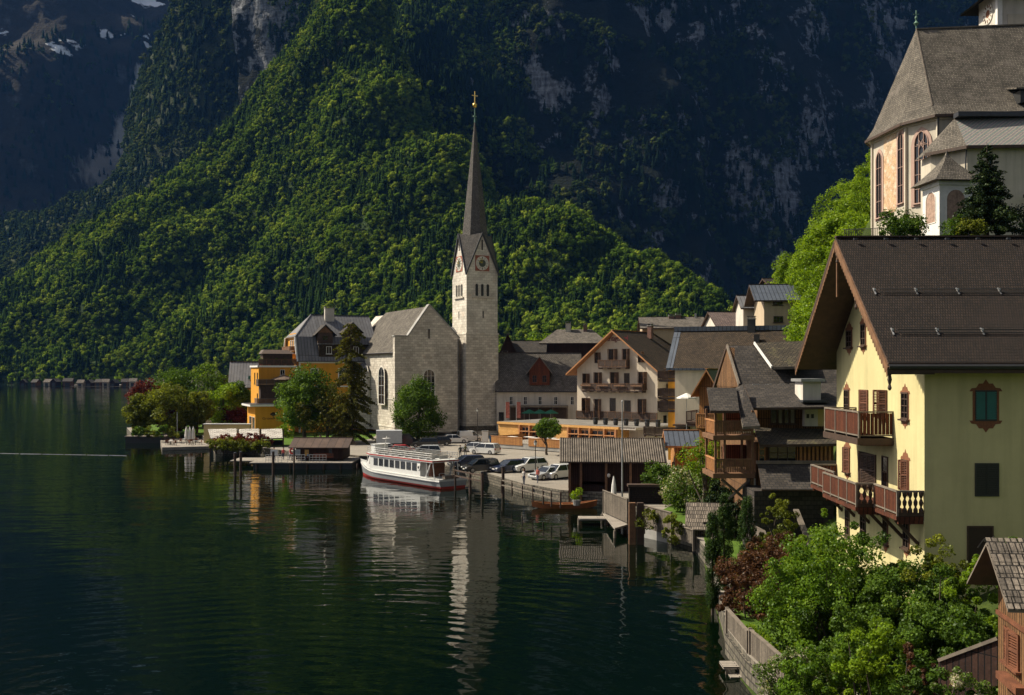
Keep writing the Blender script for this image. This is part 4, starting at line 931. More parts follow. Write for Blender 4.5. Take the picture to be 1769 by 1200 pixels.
# the yellow strip house and the big roofed house right of the hotel
H = House('big_roofed_house', 'white house under a very wide brown shingle roof with grey metal edge', 'house', 1166, 132, 1.6, -20, pxW=1400, D=12)
he, hr = zz(634, 132)-1.6, zz(570, 138)-1.6
H.walls(he, hr, 'x', W_cream); H.gable_roof(he, hr, 'x', R_brown, e=.5, g=1.1, t=.3, edge=R_bluemetal)
m = MB(); s_ = (hr-he)/6.0; g0, g1 = -1.12, -.2; m.add([(g0, -.55, he-s_*.55+.36), (g1, -.55, he-s_*.55+.36), (g1, 6, hr+.36), (g0, 6, hr+.36)], [(0, 1, 2, 3)], R_bluemetal); m.box(g0, 5.2, hr-.2, H.W+1, 6.3, hr+.42, R_bluemetal); m.build("metal_verge", H.root)
m = MB(); m.box(-1.0, .4, 0, -.01, 6, he-.2, W_yellow); m.build("yellow_wall", H.root)
for z_ in (zz(655, 131)-1.6, zz(686, 131)-1.6, zz(708, 131)-1.6): H.balcony('L', .3, 4, z_, 2.4, wood=M_dkwood, wood2=M_dkwood, rail=1.1)
H.chimney(H.u('F', 1290), 5.4, hr-.5, hr+1.3, 1.0, .7, M_black); H.chimney(H.u('F', 1302), 3.6, hr-2.6, hr-.8, .7, .5, M_black, cap=False)
m = MB(); m.box(0, -1.6, zz(735, 131)-1.6, H.W*.4, -.01, zz(735, 131)-1.4, M_dkwood); m.build("ledge", H.root); H.balcony('F', -4, 2, zz(752, 130)-1.6, 1.0, wood=M_dkwood, rail=1.0)
p = at(1186, 700, 128)
r = thing('cafe_parasol', 'open white parasol beside the orange balcony', 'parasol', (p.x, 128, zz(720, 128)), 0); m = MB(); h_ = zz(686, 128)-zz(720, 128); m.tube((0, 0, -8), (0, 0, h_+.4), .04, M_steel); m.build("pole", r); m = MB(); m.lathe([(1.3, h_-.15), (1.25, h_), (.04, h_+.55)], M_canvas, 8); m.build("canopy", r)

# ------------------------------------------------------------------ larch clad lakeside cafe and its terrace
CF = House('cafe_pavilion', 'flat roofed cafe pavilion clad in golden larch with a row of glazed bays', 'cafe', 861, 171, 1.3, -42, pxW=1067, D=3); H = CF
ht = zz(728, 171)-1.3
m = MB(); m.box(0, 0, 0, H.W, H.D, ht-.35, B_or); m.build("wall", H.root)
m = MB(); m.box(-.1, -.25, ht-.35, H.W+.3, 0.1, ht, B_or); m.box(-.1, .101, ht-.35, H.W+3.3, 14, ht, W_white); m.box(.1, .0, ht, H.W+3.1, 13.8, ht+.06, plain('grey roof felt', (0.16, 0.145, 0.125), .9, var=.3, scale=.5)); m.build("flat_roof", H.root)
for a, b_ in ((902, 914), (919, 931), (936, 948), (986, 1000), (1004, 1018), (1023, 1043), (1048, 1062)):
    ua, ub = H.u('F', a), H.u('F', b_); H.wind('F', (ua+ub)/2, .1, ub-ua, ht-.75, M_orwood, nx=2, nz=2, sill=False, pr=.1, name='glazed_bay')
    m = MB(); m.box(ua-.15, -.6, ht*.58, ub+.15, -.12, ht*.58+.14, M_orwood); m.build("canopy", H.root)
for a in (900, 917, 934, 951, 984, 1002, 1021, 1046, 1066):
    m = MB(); u_ = H.u('F', a); m.box(u_-.12, -.5, 0, u_+.12, -.003, ht-.36, M_orwood); m.build("post", H.root)
for k, a in enumerate((1009, 1035, 1054, 1067, 1085, 1105, 1125)):
    p = H.world(H.u('F', 1009)+k*1.9, 3+k*.15, ht+.06); r = thing('barrel_table', 'black barrel table on the pavilion roof, number %d from the left' % (k+1), 'table', p, 0, 'black barrel tables on the pavilion roof')
    r['label'] = ['leftmost black barrel table on the flat pavilion roof', 'black barrel table second from the left on the pavilion roof', 'black barrel table third from the left on the pavilion roof', 'black barrel table in the middle of the row on the pavilion roof', 'black barrel table third from the right on the pavilion roof', 'black barrel table second from the right on the pavilion roof', 'rightmost black barrel table on the pavilion roof'][k]
    m = MB(); m.lathe([(.32, 0), (.4, .5), (.34, 1.0), (.5, 1.02), (.5, 1.1)], M_black, 10); m.build("barrel", r)
m = MB(); m.box(0, 3.01, -.3, H.W+3.0, 13.9, ht-.36, W_white); q = m.build("rear_block", H.root)
# terrace with orange rail
T_ = House('cafe_terrace', 'raised cafe terrace with orange boarded rail in front of the pavilion', 'terrace', 849, 159, 1.3, -42, pxW=967, D=9)
m = MB(); m.box(0, .02, 0, T_.W, T_.D-.5, .75, M_conc); m.box(0, 0, .75, T_.W, T_.D-.5, .85, B_gryh); m.build("deck", T_.root)
m = MB(); 
m.box(0, -.06, .55, T_.W*.47, 0, 1.75, B_orv); m.box(T_.W*.56, -.06, .55, T_.W, 0, 1.75, B_orv); m.box(-.06, 0, .55, 0, T_.D-.6, 1.75, B_orv)
m.box(-.1, -.1, 1.75, T_.W*.47, .04, 1.83, M_orwood); m.box(T_.W*.56, -.1, 1.75, T_.W, .04, 1.83, M_orwood); m.build("railing", T_.root)
for k in range(6):
    x, y = 1.6+k*2.3, 3.2+(k % 2)*1.6
    p = T_.world(x, y, .85); r = thing('cafe_table', 'white clothed table on the orange railed terrace, %s' % ['far left', 'second from the left', 'third from the left', 'fourth from the left', 'second from the right', 'far right'][k], 'table', p, -42, 'cafe tables on the terrace')
    m = MB(); m.box(-.75, -.6, .68, .75, .6, .74, M_white); m.build("table_top", r); m = MB(); m.lathe([(.3, 0), (.05, .06), (.05, .68)], M_black, 8); m.build("leg", r)

# ------------------------------------------------------------------ roofs behind
def hip_house(name, label, px, Y, zb, rz, pxW, D, he, hr, wall, roof, inset=None, group=None):
    H = House(name, label, 'house', px, Y, zb, rz, pxW=pxW, D=D, group=group); m = MB(); m.box(0, 0, 0, H.W, D, he, wall); m.build("wall", H.root)
    i = inset or D*.5; e = .7; A = [(-e, -e, he-.2), (H.W+e, -e, he-.2), (H.W+e, D+e, he-.2), (-e, D+e, he-.2)]; P, Q = (i, D/2, hr), (H.W-i, D/2, hr)
    m = MB(); m.add([A[0], A[1], Q, P], [(0, 1, 2, 3)], roof); m.add([A[1], A[2], Q], [(0, 1, 2)], roof); m.add([A[2], A[3], P, Q], [(0, 1, 2, 3)], roof); m.add([A[3], A[0], P], [(0, 1, 2)], roof); m.add(A, [(3, 2, 1, 0)], M_dkwood); H.rf = m.build("roof", H.root); return H
H = hip_house('hipped_house', 'house with a dark hipped slate roof and two chimneys behind the inn', 936, 214, 2, -6, 1046, 9, zz(591, 214)-2, zz(569, 218)-2, B_dkv, R_mid, 3)
H.chimney(H.u('F', 980), 4, zz(574, 216)-2, zz(558, 216)-2, 1.1, .9, W_white, parent=H.rf); H.chimney(H.u('F', 1010), 4, zz(574, 216)-2, zz(561, 216)-2, .8, .8, parent=H.rf)
simple_house('low_shed', 'low dark shed with a metal roof beside the stone tower', 886, 212, 2, -5, 940, 6, zz(607, 212)-2, zz(590, 215)-2, 'x', B_dkv, R_slate)
H = simple_house('dark_house', 'dark boarded house in the shade right behind the stone tower', 862, 206, 2, 0, 893, 8, zz(612, 206)-2, zz(578, 208)-2, 'y', B_dkv, R_dark)
r = House('beige_house', 'low house with a grey roof and beige chimney against the tower', 'house', 858, 200, 2, 0, pxW=890, D=6); r.walls(zz(650, 200)-2, zz(622, 202)-2, 'x', W_white); rr_ = r.gable_roof(zz(650, 200)-2, zz(622, 202)-2, 'x', R_slate, g=.2); r.chimney(r.u('F', 872), 1.2, zz(630, 200)-2, zz(609, 200)-2, 1.2, .8, W_pyel, parent=rr_)
H = simple_house('slate_house', 'grey roofed house with a pair of brick chimneys behind the wide roof', 1110, 185, 6, -4, 1216, 9, zz(566, 185)-6, zz(549, 189)-6, 'x', W_beige, R_mid); H.chimney(H.u('F', 1163), 4, zz(560, 188)-6, zz(546, 188)-6, 1, .8, parent=H.rf); H.chimney(H.u('F', 1175), 4, zz(560, 188)-6, zz(544, 188)-6, 1, .8, parent=H.rf); H.chimney(H.u('F', 1206), 4, zz(560, 188)-6, zz(541, 188)-6, .3, .3, M_steel, parent=H.rf, cap=False)
H = simple_house('pink_roofed_house', 'house with a faded reddish shingle roof half way up the lane', 1240, 165, 6, 6, 1290, 8, zz(562, 165)-6, zz(540, 168)-6, 'x', W_white, bricks("faded red tiles", (0.22, 0.16, 0.14), (0.15, 0.11, 0.10), (0.04, 0.03, 0.03), .3, .3, .03))
H = House('hillside_house', 'beige hillside house with a blue grey metal roof and brown windows', 'house', 1320, 138, 12, -6, pxW=1412, D=10); he, hr = zz(518, 138)-12, zz(493, 142)-12
H.walls(he, hr, 'x', W_beige); H.gable_roof(he, hr, 'x', R_bluemetal, e=.6, g=1.4)
for pa, ya, yb in ((1335, 517, 527), (1369, 517, 527), (1336, 546, 557), (1370, 545, 556)): H.winp('F', pa, pa+17, ya, yb, M_dkwood, nx=3, nz=2)
m = MB(); m.box(-1.3, -.2, 0, -.01, 3, he-4, B_orv); m.box(-1.5, -.4, he-4, .2, 3.2, he-3.8, M_dkwood); m.build("porch", H.root)
H = simple_house('small_roof_house', 'tiny house with grey metal roof squeezed against the beige house', 1284, 150, 10, 0, 1303, 5, zz(530, 150)-10, zz(512, 152)-10, 'x', W_white, R_metal)
simple_house('hut', 'dark metal roofed hut showing above the hillside trees', 1418, 150, 24, -10, 1444, 5, zz(458, 150)-24, zz(441, 152)-24, 'x', B_dkv, R_bluemetal)
simple_house('ridge_roof_house', 'low dark roof peeping out above the blue grey metal roof', 1330, 160, 14, 0, 1375, 6, zz(491, 160)-14, zz(482, 162)-14, 'x', B_dkv, R_dark)
# ------------------------------------------------------------------ ground of the village
G_gravel = bricks("pale car park paving", (0.27, 0.24, 0.20), (0.24, 0.215, 0.18), (0.20, 0.18, 0.15), 0.8, 0.8, 0.02, var=0.22, vs=0.15, bmp=0.15)
def grassm(name, a, b):
    m, nt, bs = base_mat(name); v = coord(nt, 'Object'); n = noise(nt, v, 1.2, 6, 0.75)
    L(nt, ramp(nt, n, [(0.3, a), (0.7, b)]), bs.inputs['Base Color']); bs.inputs['Roughness'].default_value = .95; bs.inputs['Specular IOR Level'].default_value = .1
    bump(nt, noise(nt, v, 14, 4, .8), 0.8, 0.08, bs); return m
G_grass = grassm("lawn grass", (0.045, 0.085, 0.012), (0.10, 0.17, 0.025)); G_hill = grassm("hill undergrowth", (0.02, 0.035, 0.01), (0.07, 0.10, 0.02))
shore = [(7.5, -30), (8.5, 25)] + [tuple(gp(a, b, 1.0)[:2]) for a, b in ((1356, 1200), (1292, 1140), (1257, 1094), (1248, 1055), (1232, 1000))] + [tuple(gp(a, b, 0)[:2]) for a, b in ((1222, 980), (1196, 945), (1158, 934), (1112, 922), (1106, 886), (1040, 872), (968, 866), (905, 854), (866, 842), (822, 828), (760, 818), (612, 800), (520, 794), (450, 786), (372, 784), (358, 770), (345, 760), (226, 757), (219, 748))] + [(-78, 225), (-62, 262), (-45, 330), (-60, 520), (-140, 700), (-290, 830), (-400, 900), (-400, 1000), (320, 1000), (320, -30)]
m = MB(); m.prism([(x, y, 1.2) for x, y in shore], (0, 0, -2.4), G_gravel, W_rub); tag(m.build("village_ground"), None, None, None, 'structure')
def xs(y):
    T = [(-30, 9), (20, 13), (45, 13), (60, 15), (100, 21), (140, 24), (200, 50), (330, 95), (700, 260)]
    for (a, p), (b, q) in zip(T[:-1], T[1:]):
        if y <= b: return p+(q-p)*(y-a)/(b-a)
    return 260
def hz_(x, y):
    d = x-xs(y); 
    if d < 0: return 0.6+d*.2
    sl = 2.3 if y < 118 else max(1.6, 2.3-(y-118)*.05)
    z = 1.2+(d*.45 if d < 8 else 3.6+(d-8)*sl)
    if x > 28 and y < 118: z = min(z, 13.2+.135*y)
    if y >= 118 and x > 28: z = min(z, 13.2+.135*118+(y-118)*1.0)
    if y < 60 and d > 8: z = min(z, 1.2+3.6+(d-8)*.5)
    if 60 <= y < 82 and d > 8: z = min(z, 4.8+(d-8)*(0.5+1.8*(y-60)/22))
    return z+fbm((x/9, y/9, 0), 4)*min(1, max(0, d)/5)*.8
nx_, ny_ = 120, 170; v = []; f = []
for i in range(nx_):
    for j in range(ny_):
        x = 8+(i/(nx_-1))**1.4*250; y = -20+(j/(ny_-1))**1.3*560; v.append((x, y, hz_(x, y)))
for i in range(nx_-1):
    for j in range(ny_-1): f.append((i*ny_+j, (i+1)*ny_+j, (i+1)*ny_+j+1, i*ny_+j+1))
me = bpy.data.meshes.new("hillside"); me.from_pydata(v, [], f); me.materials.append(G_hill); me.polygons.foreach_set("use_smooth", [True]*len(f)); me.update()
tag(link("hillside", me), None, None, None, 'structure')
def lawn(pts, z=1.204): m = MB(); m.poly([(p[0], p[1], z) for p in pts], G_grass); tag(m.build("lawn"), None, None, None, 'structure')
lawn([tuple(gp(a, b, 1.2)[:2]) for a, b in ((368, 775), (455, 772), (560, 768), (640, 758), (655, 748), (610, 744), (500, 745), (440, 752))])
lawn([tuple(gp(a, b, 1.2)[:2]) for a, b in ((228, 748), (345, 752), (400, 738), (330, 727), (240, 735))])
lawn([(10.9, 39.5), (14, 39.5), (15.5, 57), (12.9, 59), (11.2, 50), (10.6, 47)], 1.206)

lawn([(12.5, 58.6), (16, 57.2), (20, 76), (14.4, 75.5), (13.1, 66)], 1.212)
lawn([(14.6, 76), (20, 76.4), (20, 92), (15, 92), (12.5, 86)], 1.216)
# ------------------------------------------------------------------ lemon yellow house on the right
B_bal = bricks("carved balcony boards", (0.135, 0.040, 0.018), (0.085, 0.027, 0.014), (0.02, 0.01, 0.006), 0.2, 5, 0.02, off=0)
M_orn = plain("painted ornament", (0.20, 0.075, 0.03), 0.8, var=.35, scale=12)
YH = House('yellow_house', 'tall lemon yellow house with steep dark shingle roof and carved wooden balconies', 'house', 1597, 42, 3.0, -1, W=17, D=12)
def build_yellow():
    H = YH; b = 3.0; he, hr = 14.5-b, 19.65-b; W, D = H.W, H.D
    H.walls(he, hr, 'x', W_lemon); rf = H.gable_roof(he, hr, 'x', R_dark, under=M_dkwood, e=1.1, g=1.9, t=.28, edge=M_dkwood)
    # snow guards and brackets
    sl = (hr-he)/(D/2)
    for yy, step in ((2.55, 1.85), (.35, 1.9)):
        zc = he+sl*yy+.30
        m = MB(); m.tube((-1.0, yy, zc+.16), (W, yy, zc+.16), .018, M_black, n=6); m.tube((-1.0, yy-.1, zc+.02), (W, yy-.1, zc+.02), .018, M_black, n=6); sg = m.build("snow_guard", rf)
        m = MB()
        for k in range(9): x = -1.2+k*step; m.beam((x, yy+.22, zc+.22), (x, yy-.14, zc-.08), .05, .04, M_steel); m.box(x-.035, yy-.02, zc+.1, x+.035, yy+.07, zc+.2, M_steel)
        m.build("bracket", sg)
    for k in range(8): m = MB(); x = -1.1+k*1.45; m.box(x-.08, D/2-.55, hr+.10, x+.08, D/2-.4, hr+.18, M_dmetal); m.build("roof_hook", rf)
    H.gutter(-1.9, W, -1.16, he-sl*1.1+.1, r=.11, mat=M_black)
    m = MB(); m.box(-1.95, -1.12, he-sl*1.1-.16, W, -1.06, he-sl*1.1+.2, M_dkwood); m.build("fascia", rf)
    # carved barge boards with scalloped drops
    for (y0, z0_, y1, z1_) in ((-1.1, he-sl*1.1, D/2, hr), (D+1.1, he-sl*1.1, D/2, hr)):
        m = MB(); n = 34; 
        m.beam((-1.93, y0, z0_+.02), (-1.93, y1, z1_+.05), .06, .22, M_midwood if y0 < 0 else M_dkwood)
        for k in range(n):
            t = (k+.5)/n; y, z = y0+(y1-y0)*t, z0_+(z1_-z0_)*t; q = .11; dz = q*sl*(1 if y1 > y0 else -1)
            m.prism([(-1.95, y-q, z-.04-dz), (-1.95, y+q, z-.04+dz), (-1.95, y+q*.8, z-.26+dz), (-1.95, y, z-.40), (-1.95, y-q*.8, z-.26-dz)], (.03, 0, 0), M_midwood)
        m.build("barge_board", rf)
    for y in (-.95, D*.27, D*.5):                          # turned pendants and purlin ends
        z = he+sl*min(y, D-y) if y > 0 else he+sl*y
        m = MB(); m.box(-1.9, y-.12, z-.34, 0, y+.12, z-.06, M_dkwood); m.lathe([(.04, -1.0), (.09, -.9), (.05, -.75), (.1, -.55), (.07, -.4), (.09, -.1)], M_dkwood, 8, (-1.8, y, z)); m.build("purlin", rf)
    m = MB(); m.box(-1.85, D*.5-.06, hr-2.6, -1.78, D*.5+.06, hr-.1, M_midwood); m.build("finial", rf)
    # soffit boards already on the roof slab; windows of the gable
    glb = glassm("dark room glass", (0.006, 0.006, 0.007))
    def orn(o, w, h, bird=True, k=1.0):                   # painted plaster ornament round a window
        m = MB(); w2 = w/2+.1*k; n = 10
        def fig(z, s):
            pts = [(-w2-.1*k, 0), (-w2-.02, .12*k), (-w2*.7, .14*k), (-w2*.5, .30*k), (-w2*.22, .30*k), (0, .46*k), (w2*.22, .30*k), (w2*.5, .30*k), (w2*.7, .14*k), (w2+.02, .12*k), (w2+.1*k, 0)]
            return [(x, -.012, z+y*s) for x, y in pts]
        a = fig(h-.02, 1); m.prism(a if True else a, (0, .01, 0), M_orn); c = fig(.02, -1); m.prism(c[::-1], (0, .01, 0), M_orn)
        for s_ in (-1, 1): m.box(s_*(w2-.09)-.06, -.014, 0, s_*(w2-.09)+.06, -.002, h, M_orn)
        m.build("ornament", o)
    def wp(face, pa, pb, ya, yb, k=1.0, orn_=True, **kw):
        o = H.winp(face, pa, pb, ya, yb, M_dkwood, glass=glb, **kw)
        ua, ub = H.u(face, pa), H.u(face, pb); w = abs(ub-ua); u = (ua+ub)/2
        if orn_: orn(o, w, abs(H.z(face, u, ya)-H.z(face, u, yb)), k=k)
        return o
    wp('L', 1487.5, 1496, 558, 597, nx=2, nz=3); wp('L', 1462.5, 1472, 569, 600, nx=2, nz=3)
    wp('L', 1558, 1569.5, 679, 724, nx=2, nz=4); wp('L', 1459, 1467, 673, 712, nx=2, nz=3)
    wp('L', 1486, 1500, 673, 718, orn_=False, nx=2, nz=3, shut=160, shutm=M_redwood); wp('L', 1521, 1533, 674, 721, orn_=False, nx=1, nz=3, shut=120, shutm=M_redwood)
    wp('L', 1484, 1514, 782, 838, orn_=False, nx=4, nz=2, shut=165, shutm=M_dkwood, name='door'); wp('L', 1524.5, 1534.5, 789, 843, orn_=False, nx=1, nz=2)
    wp('L', 1559, 1570, 793, 845, nx=2, nz=3, shut=135, shutm=M_redwood); wp('L', 1460, 1468, 772, 815, nx=2, nz=3, shut=150, shutm=M_redwood)
    for a, b_ in ((1461, 1468), (1487, 1496), (1526, 1534), (1561, 1571)): wp('L', a, b_, 880+(a-1460)*.22, 925+(a-1460)*.22, orn_=a in (1526, 1561), nx=2, nz=3)
    # long wall
    o = H.winp('F', 1683.5, 1722.5, 674.5, 727, M_black, nx=2, nz=1, glass=M_teal, pr=.04, sill=False); w = abs(H.u('F', 1722.5)-H.u('F', 1683.5))
    orn(o, w, 1.27, k=1.1)
    m = MB()
    for k in range(16): 
        z = .08+k*.073
        for s_ in (-1, 1): m.box(s_*w*.25-w*.2, -.05, z, s_*w*.25+w*.2, -.02, z+.045, M_teal)
    m.build("shutter", o)
    o = H.winp('F', 1684, 1725, 801.5, 857, M_black, nx=2, nz=1, glass=M_black, pr=.06, sill=False)
    m = MB(); 
    for k in range(17):
        z = .06+k*.076
        for s_ in (-1, 1): m.box(s_*.24-.2, -.05, z, s_*.24+.2, -.02, z+.05, M_black)
    m.build("shutter", o)
    H.winp('F', 1670, 1716, 908, 990, M_dkwood, nx=1, nz=1, glass=plain("door leaf", (0.03, 0.012, 0.008), .6), sill=False, name='door', pr=.05)
    m = MB(); m.path([(2.2, -.05, 3.05), (2.45, -.06, 3.4), (2.6, -.06, 3.3), (2.9, -.06, 3.55)], .025, M_greywood); m.box(2.45, -.08, 3.3, 2.85, -.04, 3.45, M_greywood); m.build("bird_ornament", H.root)
    # balconies
    ya, yb = 3.55, 8.8; zb = 13.5-128*45.6/F-b
    H.balcony('L', ya, yb, zb+.3, 1.6, rail=1.2, wood=B_bal, wood2=M_greywood, every=1.7); m = MB(); m.box(-1.66, ya-.04, zb, 0, yb+.04, zb+.3, M_dkwood); m.build("balcony_beam", H.root)
    zl = 7.35-b
    for y0, y1, dp, pn_ in ((.05, 2.85, 1.15, 'board'), (2.86, 7.9, 1.95, 'board'), (7.91, 12.0, 1.4, 'board')):
        H.balcony('L', y0, y1, zl, dp, rail=1.05, wood=B_bal, wood2=M_greywood, panel=pn_, sides=(y0 > 7, False), every=1.4)
    for y, a, c in ((.07, 0, 1.15), (2.88, 1.15, 1.95)):
        m = MB(); m.beam((-a, y, zl+1.05), (-c, y, zl+1.05), .1, .07, M_greywood); n = max(3, int((c-a)/.22)); m.box(-c, y-.03, zl, -a, y+.03, zl+.14, M_dkwood)
        for k in range(n): p = a+(k+.5)*(c-a)/n; m.lathe([(.10, .14), (.10, .28), (.04, .38), (.085, .5), (.095, .6), (.035, .74), (.09, .86), (.10, 1.02)], M_dkwood, 6, (-p, y, zl))
        m.build("baluster_end", H.root)
    for y in (.6, 2.4, 4.5, 6.8, 9, 11): m = MB(); m.beam((0, y, zl-1.3), (-1.0, y, zl-.25), .12, .14, M_dkwood); m.build("strut", H.root)
build_yellow()

# ------------------------------------------------------------------ shed at the right edge
SH = House('garden_shed', 'brown boarded shed with old shake roof at the right edge', 'shed', 1782, 26.8, 3.5, -8, W=5, D=2.6)
H = SH; b = 3.5; he, hr = 7.45-b, 8.55-b
H.walls(he, hr, 'x', B_brv); rf = H.gable_roof(he, hr, 'x', R_shake, under=M_dkwood, e=.45, g=.75, t=.08, edge=M_greywood, cap=False)
m = MB(); m.box(-.06, -.06, zz(1062, 26.8)-b-.6, -.002, H.D+.05, zz(1062, 26.8)-b-.48, M_redwood); m.build("trim", H.root)
H.winp('L', 1738, 1762, 1092, 1150, M_redwood, nx=2, nz=3, shut=170, shutm=M_redwood, sill=True)
m = MB(); m.box(-.3, .3, 1.15, -.02, 1.9, 1.35, M_redwood); m.build("flower_box", H.root)
m = MB()                                              # thick individual shakes on the lake side slope
rng_ = np.random.default_rng(3); sl = (hr-he)/(H.D/2)
for r_ in range(6):
    for c_ in range(34):
        x = -.75+c_*.172+rng_.uniform(-.01, .01); y = -.45+r_*.30; z = he+sl*y+.085+rng_.uniform(0, .015)
        m.add([(x, y-.04, z+.03), (x+.16, y-.04, z+.03), (x+.16, y+.34, z+.03+sl*.38-.02), (x, y+.34, z+.03+sl*.38-.02), (x, y-.04, z), (x+.16, y-.04, z)], [(0, 1, 2, 3), (4, 5, 1, 0)], R_shake)
m.build("shakes", rf)

# ------------------------------------------------------------------ wooden house group in the middle
def Q(mb, pts, top, under=None, t=.18):
    """sloping roof slab through four (px,py,Y) points given eave-left, eave-right, top-right, top-left"""
    P = [at(*p) for p in pts]; lo = [p-Vector((0, 0, t)) for p in P]
    mb.add(P+lo, [(0, 1, 2, 3)], top); mb.add(P+lo, [(7, 6, 5, 4), (0, 4, 5, 1), (1, 5, 6, 2), (2, 6, 7, 3), (3, 7, 4, 0)], under or M_dkwood)
def WB(mb, pa, pb, ya, yb, Y0, Y1, mat):
    """upright block whose front face fills px pa..pb, py ya..yb at depth Y0"""
    A = at(pa, yb, Y0); B_ = at(pb, ya, Y0); mb.box(A.x, Y0, A.z, B_.x, Y1, B_.z, mat)
def wooden_house():
    o = at(1303, 900, 70); r = thing('wooden_house', 'rambling brown wooden house with stepped shingle roofs and stacked balconies', 'house', (0, 0, 0)); PR = lambda mb, n, p=None: mb.build(n, p or r)
    m = MB(); WB(m, 1306, 1440, 765, 905, 70, 82, B_brv); PR(m, "wall")
    m = MB(); WB(m, 1308, 1450, 700, 742, 72.6, 82, B_brv); PR(m, "upper_wall")
    m = MB(); WB(m, 1303, 1440, 848, 960, 66.6, 70, R_slate); PR(m, "shingled_wall")
    m = MB(); Q(m, [(1316, 845, 65.8), (1446, 845, 65.8), (1446, 801, 69), (1309, 801, 69)], R_slate, t=.12); m.M = None; A = at(1307, 801, 69); B_ = at(1446, 797, 69); m.box(A.x, 68.9, A.z, B_.x, 69.2, B_.z+.05, M_greywood); PR(m, "lower_roof")
    m = MB(); Q(m, [(1313, 768, 69.0), (1446, 766, 69.0), (1446, 741, 72.5), (1303, 738, 72.5)], R_moss); PR(m, "middle_roof")
    m = MB(); Q(m, [(1302, 704, 70.6), (1446, 702, 70.6), (1446, 660, 76), (1284, 662, 76)], R_slate); ur = PR(m, "upper_roof")
    m = MB(); 
    for k in range(5): p = at(1300+k*22, 664, 75.7); m.beam(p, p+Vector((.5, 0, .02)), .12, .06, M_steel)
    PR(m, "snow_guard", ur)
    # main gable: ridge running right, gable end to the left
    m = MB(); g = [at(1240, 672, 84), at(1276, 668, 76.2), at(1277, 661, 76.2), at(1257, 600, 80), at(1238, 665, 84)]
    m.prism(g, (1.2, .5, 0), B_brv); PR(m, "gable_wall")
    m = MB(); Q(m, [(1277, 664, 75.8), (1450, 662, 75.8), (1450, 597, 80.5), (1256, 597, 80.5)], R_slate); Q(m, [(1256, 597, 80.5), (1450, 597, 80.5), (1450, 664, 86), (1232, 672, 86)], R_slate); mr = PR(m, "main_roof")
    m = MB(); m.beam(at(1277, 665, 75.7), at(1256, 597, 80.4), .12, .3, M_greywood); m.beam(at(1232, 672, 86), at(1256, 597, 80.4), .12, .3, M_dkwood); PR(m, "barge_board", mr)
    m = MB(); Q(m, [(1333, 634, 76.2), (1400, 632, 76.2), (1400, 588, 80.8), (1303, 592, 80.6)], R_moss, M_greywood); m.beam(at(1333, 634, 76.1), at(1303, 592, 80.5), .1, .2, M_white); WB(m, 1335, 1450, 634, 660, 77.5, 80, M_black); PR(m, "dormer", mr)
    # left small roof and steep one
    m = MB(); Q(m, [(1227, 709, 68.8), (1277, 709, 68.8), (1272, 670, 72.5), (1221, 669, 72.5)], R_slate); PR(m, "porch_roof")
    m = MB(); Q(m, [(1283, 737, 67.6), (1313, 735, 67.6), (1284, 663, 73), (1270, 670, 73)], R_slate, M_greywood); PR(m, "steep_roof")
    # white chimney block
    m = MB(); WB(m, 1387, 1418, 659, 692, 71.5, 73.5, W_white); WB(m, 1384, 1426, 654, 659, 71.2, 73.8, M_steel); WB(m, 1387, 1430, 691, 695, 71, 73.8, M_dmetal); PR(m, "chimney")
    m = MB(); WB(m, 1390, 1413, 697, 736, 72.0, 72.59, W_white); WB(m, 1393.5, 1398, 715, 722, 71.96, 72, M_black); WB(m, 1401.5, 1406, 715, 722, 71.96, 72, M_black); WB(m, 1413, 1440, 697, 736, 72.3, 72.59, W_pyel); PR(m, "bay")
    for a, b_ in ((1331, 1342), (1343, 1353), (1354, 1363), (1364, 1374)):
        P = at((a+b_)/2, 732, 72.58); fr, pn, _ = wmesh((b_-a)*72.58/F, 1.15, M_dkwood, nx=1, nz=1, glass=glassm("pale curtain glass", (0.16, 0.15, 0.13)) if a in (1343, 1364) else None); o_ = link('window', fr, r, Matrix.Translation(P)); link('pane', pn, o_)
    P = at(1352, 798, 69.98); fr, pn, _ = wmesh(2.0, 1.3, M_dkwood, nx=3, nz=2); o_ = link('window', fr, r, Matrix.Translation(P)); link('pane', pn, o_)
    P = at(1316, 797, 69.97); fr, pn, _ = wmesh(.5, 1.3, M_orwood, nx=1, nz=3); o_ = link('window', fr, r, Matrix.Translation(P)); link('pane', pn, o_)
    m = MB(); A = at(1375, 768, 69.9); 
    for k in range(9): m.box(A.x+k*.29, 69.93, zz(799, 70), A.x+k*.29+.15, 69.99, zz(768, 70), M_orwood)
    PR(m, "board_strip")
    # balcony tower
    m = MB()
    for px in (1236, 1252, 1300):
        for Y in ((69.3, 72.5) if px != 1252 else (69.3,)):
            a_, c_ = at(px, 716, 69.3), at(px, 830, 69.3); m.box(a_.x-.07, Y-.07, c_.z+.3, a_.x+.07, Y+.07, a_.z+.3, M_midwood)
    PR(m, "post")
    for y_ in (752, 818):
        m = MB(); WB(m, 1232, 1304, y_, y_+8, 69.1, 73, M_midwood); fl = PR(m, "balcony")
        m = MB(); A = at(1236, y_, 69.3); B_ = at(1302, y_, 69.3); n = 22
        for k in range(n): x = A.x+(B_.x-A.x)*k/n; m.box(x+.02, 69.24, A.z+.1, x+.11, 69.28, A.z+.95, M_midwood)
        m.box(A.x, 69.2, A.z+.95, B_.x, 69.34, A.z+1.05, M_midwood); 
        for k in range(16): y = 69.3+k*.2; m.box(A.x-.02, y, A.z+.1, A.x+.02, y+.1, A.z+.95, M_orwood)
        m.box(A.x-.06, 69.2, A.z+.95, A.x+.06, 72.8, A.z+1.05, M_orwood); PR(m, "railing", fl)
